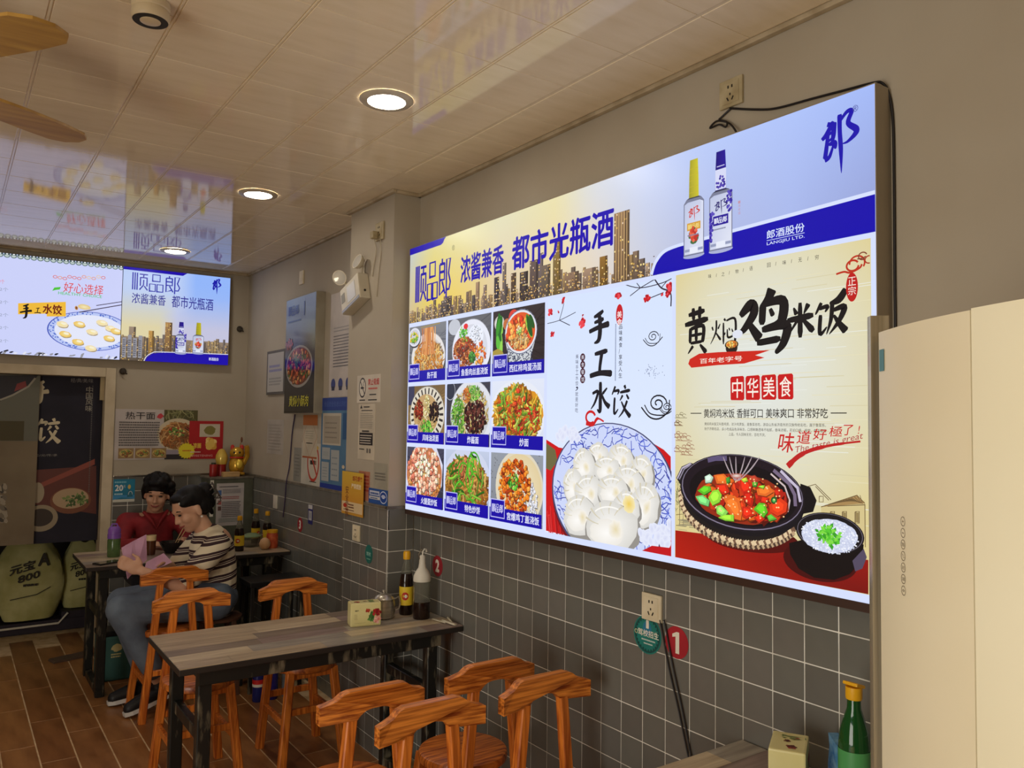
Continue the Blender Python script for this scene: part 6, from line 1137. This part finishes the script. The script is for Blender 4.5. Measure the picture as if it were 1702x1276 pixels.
p.rect(-.35, c2(0, 565)[1], .505, 1.875, (98, 98, 84)); p.rect(-.35, c2(0, 562)[1], c2(172, 420)[0], c2(0, 422)[1], (66, 58, 26)); p.poly([c2(*t) for t in ((-200, 100), (270, 100), (205, 180), (100, 240), (0, 285), (-200, 330))], (34, 32, 40)); p.poly([c2(*t) for t in ((120, 160), (180, 140), (190, 180), (100, 215))], (130, 50, 50)); p.stroke([c2(*t) for t in ((0, 275), (90, 240), (200, 180), (250, 120))], .012, (150, 146, 130))
for i in range(30): u, v = c2(rnd.uniform(0, 40), rnd.uniform(880, 1130)); p.ell(u, v, .012, .02, rnd.choice([(150, 140, 120), (60, 54, 46), (110, 100, 84)]), 8, rnd.random(), .3)
p.build('screen_print', ink, cu2)
rail = thing('curtain_pole', (.25, 6.335, 1.885), 'slim pole across the top of the kitchen doorway', 'pole'); MB().tube([(-.62, 0, -.012), (.643, 0, -.012)], .010, 10).build('pole', alu, rail, True)
sack_m = mat('woven_sack', (206, 202, 140), .7, rgb2=(176, 172, 104), scale=6, detail=5, bump=.25, bscale=18)
def sack(loc, W, D, H, label, seed, txt=True):
    t = thing('flour_sack', loc, label, 'sack'); r_ = random.Random(seed); n_, m_ = 28, 16; V = []; F = []
    for j in range(m_+1):
        z = j/m_; k_ = (math.sin(math.pi*min(1, .18+z*.62))**.55)*(1-.35*max(0, z-.72)/.28); sag = .04*(1-z)**2
        for i in range(n_):
            a = 2*math.pi*i/n_; c, s_ = math.cos(a), math.sin(a); se = 1/((abs(c)**3+abs(s_)**3)**(1/3)); wob = 1+.045*math.sin(3*a+seed+z*5)+.03*math.sin(7*a+z*9+seed)
            V.append((W/2*c*se*k_*wob, D/2*s_*se*k_*wob, z*H+.012*math.sin(4*a+seed)*(z > .8)+.001))
    for j in range(m_):
        for i in range(n_): F.append((j*n_+i, j*n_+(i+1) % n_, (j+1)*n_+(i+1) % n_, (j+1)*n_+i))
    F.append(tuple(range(n_))[::-1]); F.append(tuple(m_*n_+i for i in range(n_)))
    MB().add(V, F).build('bag', sack_m, t, True)
    if txt:
        p = Print((0, -D/2*1.10, 0), (1, 0, 0), (0, 0, 1)); c = (44, 40, 26); p.text('元宝', -W*.30, H*.62, W*.06, H*.74, c, .06, 0, lambda x, y: (x, y+x*.25)); p.text('A', W*.10, H*.66, W*.28, H*.82, c, .08); p.text('800', -W*.18, H*.50, W*.14, H*.59, c, .08, 0, lambda x, y: (x, y+x*.25)); p.lines(-W*.1, H*.42, W*.12, H*.47, 1, c); p.stroke([(-W*.28, H*.28), (W*.1, H*.32), (W*.3, H*.40)], .006, c); o = p.build('lettering', ink, None); o.parent = t
    return t
sack((.545, 7.0, .10), .44, .20, .60, 'pale yellow flour sack with black lettering beyond the doorway', 1); sack((.90, 7.08, .14), .30, .20, .50, 'second yellow flour sack half hidden by the far table', 4); sack((.30, 7.12, .10), .14, .12, .3, 'small rolled yellow sack beside the lettered flour sack', 6, False)
rk = thing('sack_rack', (.62, 7.07, 0), 'low dark rack with a pale front rail under the flour sacks', 'rack'); MB().box(-.42, .45, -.14, .2, .001, .085, b=.004).build('deck', mat('dark_rack', (44, 36, 48), .6), rk); MB().tube([(-.40, -.155, .055), (.12, -.155, .06), (.18, -.155, .13)], .008, 8).build('front_rail', white_pl, rk, True); MB().box(.14, .45, -.13, .19, .085, .135).build('riser', MATS['dark_rack'], rk)
# ------------------------------------------------------------------ people
def ball(mb, c, r, rot=None, seg=18, rings=12):
    r = r if isinstance(r, (tuple, list)) else (r, r, r)
    M_ = Matrix.Translation(c) @ (rot.to_4x4() if rot is not None else Matrix.Identity(4)) @ Matrix.Diagonal((*r, 1))
    vs = [(0, 0, -1)]; fs = []
    for i in range(1, rings):
        a = math.pi*i/rings; vs += [(math.sin(a)*math.cos(2*math.pi*k_/seg), math.sin(a)*math.sin(2*math.pi*k_/seg), -math.cos(a)) for k_ in range(seg)]
    vs.append((0, 0, 1)); top = len(vs)-1
    for k_ in range(seg): fs.append((0, 1+(k_+1) % seg, 1+k_)); fs.append((top, top-seg+k_, top-seg+(k_+1) % seg))
    for i in range(rings-2):
        for k_ in range(seg): a = 1+i*seg+k_; b = 1+i*seg+(k_+1) % seg; fs.append((a, b, b+seg, a+seg))
    mb.add(vs, fs, M_)
def capsule(mb, a, ra, b, rb, seg=14):
    a, b = Vector(a), Vector(b); ball(mb, a, ra, None, seg, 10); ball(mb, b, rb, None, seg, 10)
    t = (b-a).normalized(); x = t.orthogonal().normalized(); y = t.cross(x)
    vs = [c+(x*math.cos(2*math.pi*i/seg)+y*math.sin(2*math.pi*i/seg))*r for c, r in ((a, ra), (b, rb)) for i in range(seg)]
    mb.add(vs, [(i, (i+1) % seg, seg+(i+1) % seg, seg+i) for i in range(seg)]+[tuple(range(seg))[::-1], tuple(range(seg, 2*seg))])
def chain(mb, pts):
    for (p_, r), (q_, s_) in zip(pts, pts[1:]): capsule(mb, p_, r, q_, s_)
def fuse(name, mb, voxel, m, parent, smooth=4, org=None):
    """melt overlapping solids into one continuous skin"""
    org = org if org is not None else (parent.location if parent is not None else Vector())
    me = bpy.data.meshes.new('tmp'); me.from_pydata([tuple(Vector(v)-org) for v in mb.v], [], mb.f); o = bpy.data.objects.new('tmp', me); COL.objects.link(o)
    r = o.modifiers.new('r', 'REMESH'); r.mode = 'VOXEL'; r.voxel_size = voxel; s_ = o.modifiers.new('s', 'SMOOTH'); s_.factor = .5; s_.iterations = smooth
    dg = bpy.context.evaluated_depsgraph_get(); dg.update(); out = bpy.data.meshes.new_from_object(o.evaluated_get(dg)); bpy.data.objects.remove(o, do_unlink=True)
    out.name = name; out.materials.clear(); out.materials.append(m); out.polygons.foreach_set('use_smooth', [True]*len(out.polygons))
    return link(bpy.data.objects.new(name, out), parent)
skin_m = mat('skin', (206, 160, 130), .5, rgb2=(196, 146, 116), scale=14, detail=4); lip_m = mat('lips', (150, 70, 66), .45); hair_m = mat('black_hair', (20, 16, 16), .55, spec=.3, rgb2=(10, 8, 8), scale=9, stretch=(6, 6, 1), detail=6, bump=.3, bscale=40); eye_m = mat('dark_eye', (24, 18, 16), .2)
def frame(f, u):
    f = Vector(f).normalized(); u = Vector(u); u = (u-f*u.dot(f)).normalized(); r = f.cross(u)     # r = the person's right
    return f, u, r
def add_head(mb, c, f, u, k_=1.0):
    f, u, r = frame(f, u); R_ = Matrix((f, r, u)).transposed(); c = Vector(c); P = lambda a, b, d_: c+f*a*k_+r*b*k_+u*d_*k_
    ball(mb, P(-.005, 0, .03), (.092*k_, .073*k_, .088*k_), R_); ball(mb, P(.022, 0, -.035), (.066*k_, .060*k_, .080*k_), R_); ball(mb, P(.050, 0, -.088), (.030*k_, .032*k_, .026*k_), R_)
    for s in (-1, 1): ball(mb, P(.052, s*.036, -.022), (.032*k_, .026*k_, .030*k_), R_); ball(mb, P(-.006, s*.077, -.010), (.018*k_, .009*k_, .032*k_), R_)
    ball(mb, P(.076, 0, .028), (.018*k_, .050*k_, .014*k_), R_); capsule(mb, P(.084, 0, .012), .008*k_, P(.100, 0, -.026), .0125*k_); 
    for s in (-1, 1): ball(mb, P(.088, s*.012, -.030), .0085*k_)
    ball(mb, P(.080, 0, -.056), (.014*k_, .026*k_, .012*k_), R_)
    return P, R_
def face_parts(P, R_, root, k_=1.0, eyes=True):
    o_ = root.location
    for s in (-1, 1):
        mb = MB(); ball(mb, P(.080, s*.031, .010)-o_, (.008*k_, .0135*k_, .0052*k_), R_, 12, 8); mb.build('eye', eye_m, root, True)
        mb = MB(); mb.tube([P(.084, s*.016, .030)-o_, P(.085, s*.032, .036)-o_, P(.074, s*.050, .031)-o_], [.003*k_, .0035*k_, .002*k_], 8); mb.build('eyebrow', hair_m, root, True)
    mb = MB(); mb.tube([P(.080, -.026, -.053)-o_, P(.092, -.012, -.058)-o_, P(.095, 0, -.059)-o_, P(.092, .012, -.058)-o_, P(.080, .026, -.053)-o_], [.003*k_, .0055*k_, .006*k_, .0055*k_, .003*k_], 8); mb.build('lips', lip_m, root, True)
def add_hand(mb, w, fwd, nrm, thumb, curl=.8, k_=1.0):
    """w wrist, fwd direction of the palm, nrm out of the back of the hand, thumb side vector"""
    f = Vector(fwd).normalized(); n_ = Vector(nrm); n_ = (n_-f*n_.dot(f)).normalized(); t = f.cross(n_); t = t if t.dot(Vector(thumb)) > 0 else -t; w = Vector(w)
    R_ = Matrix((f, t, n_)).transposed(); ball(mb, w+f*.045*k_, (.048*k_, .038*k_, .015*k_), R_)
    for i, (off, ln) in enumerate(((.029, .068), (.010, .076), (-.010, .070), (-.028, .054))):
        p_ = w+f*.082*k_+t*off*k_; d_ = f; a = 0
        for j, part in enumerate((.45, .32, .23)):
            q_ = p_+(f*math.cos(a)-n_*math.sin(a))*ln*part*k_; capsule(mb, p_, (.0092-.001*j)*k_, q_, (.0085-.001*j)*k_, 10); p_ = q_; a += curl
    p_ = w+f*.026*k_+t*.032*k_; q_ = p_+(f*.75+t*.6-n_*.3)*.036*k_; capsule(mb, p_, .0125*k_, q_, .0105*k_, 10); capsule(mb, q_, .0105*k_, q_+(f*.9+t*.05-n_*.45)*.032*k_, .0085*k_, 10)
# simple stools the two sit on
plast = mat('brown_plastic_stool', (86, 56, 40), .45)
def low_stool(loc, label):
    t = thing('plastic_stool', loc, label, 'stool'); MB().lathe([(0, .425), (.12, .425), (.132, .43), (.135, .445), (.125, .452), (0, .452)], 28).build('seat', plast, t, True)
    for a in (45, 135, 225, 315): c, s_ = math.cos(math.radians(a)), math.sin(math.radians(a)); MB().beam((c*.135, s_*.135, 0), (c*.10, s_*.10, .428), .026, .026).build('leg', plast, t)
    return t
low_stool((1.348, 4.90, 0), 'dark plastic stool under the woman in stripes'); low_stool((1.21, 6.075, 0), 'dark plastic stool under the woman in red')

# --- the woman in the striped top, turned away to the left, reading
S = thing('person', (1.30, 4.88, 0), 'woman in a striped top and grey jeans reading pink papers', 'person'); so = S.location
body = MB(); Hc = Vector((1.168, 4.87, 1.078))
LH = onY(236, 949, 4.70); RH = onY(276, 938, 4.96); LE = Vector((1.085, 4.665, .68)); RE = Vector((1.13, 5.06, .70)); LS = Vector((1.29, 4.735, .885)); RS = Vector((1.28, 5.03, .885))
P, R_ = add_head(body, Hc, (-.86, -.20, -.47), (-.45, -.05, .9), 1.04)
chain(body, [((1.215, 4.875, 1.02), .048), ((1.262, 4.88, .93), .056), ((1.30, 4.88, .86), .10)])
chain(body, [((1.30, 4.88, .86), .115), ((1.325, 4.88, .72), .11), ((1.315, 4.88, .575), .125)])
for s_, e_, h_, in ((LS, LE, LH), (RS, RE, RH)): chain(body, [((1.29, 4.88, .87), .07), (s_, .052), (e_, .040), (e_+(h_-e_)*.45, .037), (h_, .025)])
add_hand(body, LH, (LH-LE).normalized()+Vector((-.1, 0, .1)), (-.2, -1, .1), (0, 0, 1), .95); add_hand(body, RH, (-.9, -.25, .0), (.1, .5, .8), (-.2, -.9, .2), .6)
Lk, La, Lhl, Lt = Vector((.80, 4.75, .575)), Vector((1.0, 4.775, .175)), Vector((1.055, 4.785, .095)), Vector((.86, 4.745, .04)); Rk, Ra, Rhl, Rt = Vector((.84, 4.98, .57)), Vector((.97, 5.0, .16)), Vector((1.02, 5.0, .06)), Vector((.82, 4.98, .035))
for hp, kn_, an, hl, to in ((Vector((1.29, 4.79, .56)), Lk, La, Lhl, Lt), (Vector((1.29, 4.97, .56)), Rk, Ra, Rhl, Rt)): chain(body, [(hp, .085), (kn_, .055), (an, .036), (hl, .034)]); chain(body, [(hl, .034), (to, .026)])
fuse('body', body, .0075, skin_m, S, 3)
face_parts(P, R_, S, 1.04)
# hair drawn back with a claw clip
h = MB(); ball(h, P(-.022, 0, .048), (.094, .083, .086), R_); ball(h, P(-.055, 0, .0), (.065, .075, .075), R_)
for s in (-1, 1): ball(h, P(.012, s*.058, .066), (.058, .024, .034), R_); ball(h, P(-.050, s*.058, .0), (.030, .020, .045), R_)
ball(h, P(-.118, 0, .045), (.046, .050, .056), R_); ball(h, P(-.112, .0, -.01), (.034, .042, .050), R_); ball(h, P(.040, 0, .092), (.040, .055, .026), R_)
chain(h, [(P(-.10, .01, -.03), .022), (P(-.10, .01, -.085), .012)])
fuse('hair', h, .006, hair_m, S, 3)
clip_m = mat('smoke_clip', (86, 80, 76), .25)
for s in (-1, 1):
    c = MB()
    for j in range(4): c.tube([P(-.135, s*.008, .075-.03*j)-so, P(-.165, s*.030, .065-.03*j)-so, P(-.150, s*.050, .055-.03*j)-so, P(-.122, s*.052, .05-.03*j)-so], .004, 6)
    c.tube([P(-.158, s*.036, .08)-so, P(-.165, s*.036, -.03)-so], .005, 6); c.build('hair_claw', clip_m, S, True)
MB().box(-.012, .012, -.004, .004, -.006, .006, b=.002, M=Matrix.Translation(P(.055, -.058, .075)-so) @ R_.to_4x4()).build('hair_pin', white_pl, S); c = MB(); ball(c, P(-.004, -.082, -.045)-so, .007); c.build('earring', mat('pearl', (232, 224, 212), .2), S, True)
# striped top
stripe = bpy.data.materials.new('maroon_cream_stripes'); stripe.use_nodes = True; nt = stripe.node_tree; b_ = nt.nodes['Principled BSDF']; b_.inputs['Roughness'].default_value = .8
tc = nt.nodes.new('ShaderNodeTexCoord'); sx = nt.nodes.new('ShaderNodeSeparateXYZ'); nz = nt.nodes.new('ShaderNodeTexNoise'); nz.inputs['Scale'].default_value = 5
m1 = nt.nodes.new('ShaderNodeMath'); m1.operation = 'MULTIPLY_ADD'; m1.inputs[1].default_value = -.16; m2 = nt.nodes.new('ShaderNodeMath'); m2.operation = 'MULTIPLY_ADD'; m2.inputs[1].default_value = .03; m3 = nt.nodes.new('ShaderNodeMath'); m3.operation = 'MULTIPLY'; m3.inputs[1].default_value = 1/.080; m4 = nt.nodes.new('ShaderNodeMath'); m4.operation = 'FRACT'; rp = nt.nodes.new('ShaderNodeValToRGB'); rp.color_ramp.interpolation = 'CONSTANT'
L_ = nt.links.new; L_(tc.outputs['Object'], sx.inputs[0]); L_(sx.outputs['X'], m1.inputs[0]); L_(sx.outputs['Z'], m1.inputs[2]); L_(nz.outputs[0], m2.inputs[0]); L_(m1.outputs[0], m2.inputs[2]); L_(m2.outputs[0], m3.inputs[0]); L_(m3.outputs[0], m4.inputs[0]); L_(m4.outputs[0], rp.inputs[0]); L_(rp.outputs[0], b_.inputs['Base Color']); L_(tc.outputs['Object'], nz.inputs['Vector'])
cr_ = rp.color_ramp; cr_.elements[0].position = 0; cr_.elements[0].color = (*lin((220, 206, 176)), 1); cr_.elements[1].position = .46; cr_.elements[1].color = (*lin((52, 28, 32)), 1)
for po, c in ((.66, (210, 196, 176)), (.72, (60, 34, 38)), (.80, (200, 186, 164)), (.84, (52, 28, 32))): e_ = cr_.elements.new(po); e_.color = (*lin(c), 1)
sh = MB(); chain(sh, [((1.285, 4.88, .885), .105), ((1.295, 4.88, .84), .128), ((1.315, 4.88, .72), .126), ((1.31, 4.88, .60), .132), ((1.305, 4.88, .535), .132)]); ball(sh, (1.28, 4.88, .90), (.085, .15, .05))
for s_, e_ in ((LS, LE), (RS, RE)): chain(sh, [((1.29, 4.88, .875), .085), (s_, .072), (s_+(e_-s_)*.5, .070), (s_+(e_-s_)*.80, .068)])
top = fuse('striped_top', sh, .009, stripe, S, 5)
je = MB()
for hp, kn_, an in ((Vector((1.30, 4.79, .56)), Lk, La), (Vector((1.30, 4.97, .56)), Rk, Ra)): chain(je, [(hp, .112), (hp+(kn_-hp)*.5, .098), (kn_, .078), (kn_+(an-kn_)*.5, .068), (an+(kn_-an)*.12, .055)])
ball(je, (1.33, 4.88, .56), (.12, .16, .10)); fuse('jeans', je, .009, mat('grey_denim', (104, 116, 130), .8, rgb2=(82, 92, 106), scale=9, detail=5, bump=.15, bscale=40), S, 4)
shoe_m = mat('black_shoe', (24, 24, 26), .5); sole_m = mat('white_sole', (216, 212, 204), .5)
for hl, to, an in ((Lhl, Lt, La), (Rhl, Rt, Ra)):
    sm = MB(); d_ = (to-hl).normalized(); chain(sm, [(hl+Vector((0, 0, .012)), .042), (hl+(to-hl)*.5+Vector((0, 0, .018)), .044), (to+Vector((0, 0, .008)), .034)]); capsule(sm, hl+Vector((0, 0, .02)), .044, an+(hl-an)*.4, .046); shoe = fuse('shoe', sm, .006, shoe_m, S, 3)
    c = MB(); dn = Vector((0, 0, -1)); dn = (dn-d_*dn.dot(d_)).normalized(); sd_ = d_.cross(dn); a = hl-d_*.045+dn*.030-so; b2 = to+d_*.035+dn*.022-so; vs = []
    for q_, wd in ((a, .030), (a+(b2-a)*.25, .036), (a+(b2-a)*.6, .042), (a+(b2-a)*.88, .034), (b2, .016)): vs += [q_+sd_*wd, q_-sd_*wd, q_+sd_*wd+dn*-.022, q_-sd_*wd+dn*-.022]
    fs = [(0, 1, 3, 2), (16, 18, 19, 17)]
    for j in range(4): k2 = j*4; fs += [(k2, k2+4, k2+5, k2+1), (k2+2, k2+3, k2+7, k2+6), (k2, k2+2, k2+6, k2+4), (k2+1, k2+5, k2+7, k2+3)]
    c.add(vs, fs).build('sole', sole_m, S)
# pink papers in her hands
pp = thing('pink_papers', onY(230, 935, 4.80), 'folded pink papers held by the woman in stripes', 'papers'); po_ = pp.location; pink = mat('pink_paper', (244, 196, 228), .7, rgb2=(232, 178, 214), scale=8)
def leaf(pts, nm):
    Q_ = [Vector(q_)-po_ for q_ in pts]; n_ = (Q_[1]-Q_[0]).cross(Q_[3]-Q_[0]).normalized()*.001
    m_ = [(Q_[0]+Q_[1])/2+n_*7, (Q_[2]+Q_[3])/2+n_*7]; F_ = [Q_[0], m_[0], Q_[1], Q_[2], m_[1], Q_[3]]; vs = [v-n_ for v in F_]+[v+n_ for v in F_]
    MB().add(vs, [(0, 1, 4, 5), (1, 2, 3, 4), (11, 10, 7, 6), (10, 9, 8, 7), (0, 6, 7, 1), (1, 7, 8, 2), (2, 8, 9, 3), (3, 9, 10, 4), (4, 10, 11, 5), (5, 11, 6, 0)]).build(nm, pink, pp)
leaf([onY(202, 910, 4.76), onY(243, 888, 4.86), onY(244, 930, 4.88), onY(212, 962, 4.74)], 'leaf'); leaf([onY(243, 934, 4.87), onY(272, 919, 4.93), onY(286, 934, 4.93), onY(238, 956, 4.84)], 'leaf'); leaf([onY(208, 906, 4.80), onY(232, 897, 4.90), onY(243, 890, 4.92), onY(222, 918, 4.84)], 'leaf')

# --- the woman in red behind the far table, facing the room and smiling
Wm = thing('person', (1.21, 6.06, 0), 'dark-haired woman in a red shirt seated behind the far table', 'person'); wo = Wm.location
body = MB(); Hc = Vector((1.213, 6.0, 1.072)); P, R_ = add_head(body, Hc, (-.30, -.92, -.22), (.03, -.16, 1), 1.0)
chain(body, [((1.213, 6.035, 1.01), .05), ((1.212, 6.065, .935), .054), ((1.21, 6.08, .85), .09), ((1.21, 6.075, .72), .115), ((1.21, 6.075, .57), .13)])
for s in (-1, 1):
    sh_ = Vector((1.21+s*.175, 6.065, .885)); el = Vector((1.21+s*.235, 5.93, .735)); ha = Vector((1.21+s*.10, 5.665, .785)); chain(body, [((1.21, 6.07, .87), .075), (sh_, .058), (el, .043), (ha, .027)]); add_hand(body, ha, (-s*.6, -.8, -.05), (0, -.1, 1), (-s, .3, 0), .35)
    chain(body, [((1.21+s*.09, 6.05, .545), .09), ((1.21+s*.12, 5.70, .55), .06), ((1.21+s*.12, 5.72, .12), .04)]); chain(body, [((1.21+s*.12, 5.74, .05), .042), ((1.21+s*.13, 5.58, .035), .03)])
fuse('body', body, .0075, skin_m, Wm, 3); face_parts(P, R_, Wm)
h = MB(); ball(h, P(-.018, 0, .055), (.104, .092, .084), R_); ball(h, P(-.05, 0, .0), (.075, .088, .085), R_); r_ = random.Random(5)
for i in range(60):
    a = r_.uniform(0, 6.28); e = r_.uniform(-.2, 1.3); d_ = Vector((math.cos(a)*math.cos(e), math.sin(a)*math.cos(e), math.sin(e)))
    if d_.x > .35 and d_.z < .62: continue
    ball(h, P(-.012+d_.x*.104, d_.y*.094, .042+d_.z*.088), r_.uniform(.016, .030), None, 10, 8)
for s in (-1, 1): chain(h, [(P(.02, s*.072, .07), .024), (P(-.005, s*.084, .02), .022), (P(-.02, s*.082, -.035), .016)])
chain(h, [(P(.060, -.05, .092), .020), (P(.078, -.01, .104), .022), (P(.066, .04, .094), .018)]); chain(h, [(P(.078, .0, .10), .014), (P(.082, -.03, .075), .007)])
fuse('hair', h, .006, hair_m, Wm, 3)
red_m = mat('red_shirt', (150, 34, 40), .75, rgb2=(120, 24, 32), scale=8, bump=.15, bscale=30); sh = MB(); chain(sh, [((1.21, 6.08, .84), .125), ((1.21, 6.075, .72), .138), ((1.21, 6.075, .56), .15)]); ball(sh, (1.21, 6.075, .885), (.175, .095, .052))
for s in (-1, 1):
    sh_ = Vector((1.21+s*.175, 6.065, .885)); el = Vector((1.21+s*.235, 5.93, .735)); ha = Vector((1.21+s*.10, 5.665, .785)); chain(sh, [((1.21, 6.075, .855), .08), (sh_, .066), (el, .054), (el+(ha-el)*.72, .044)])
fuse('red_shirt', sh, .009, red_m, Wm, 5)
c = MB(); c.tube([Vector((1.13, 6.0, .955))-wo, Vector((1.175, 5.955, .90))-wo, Vector((1.205, 5.945, .84))-wo, Vector((1.235, 5.955, .90))-wo, Vector((1.285, 6.0, .955))-wo], [.012, .014, .006, .014, .012], 8); c.build('collar', red_m, Wm, True)
tr = MB()
for s in (-1, 1): chain(tr, [((1.21+s*.09, 6.05, .545), .10), ((1.21+s*.12, 5.70, .55), .078), ((1.21+s*.12, 5.72, .14), .058)])
fuse('trousers', tr, .01, mat('dark_trousers', (40, 38, 44), .8), Wm, 3)
for s in (-1, 1): c = MB(); chain(c, [((1.21+s*.12, 5.75, .046), .044), ((1.21+s*.13, 5.57, .038), .034)]); fuse('shoe', c, .007, shoe_m, Wm, 2)
# ------------------------------------------------------------------ tidy up
bpy.data.objects.remove(_to, do_unlink=True); bpy.data.curves.remove(_tc)
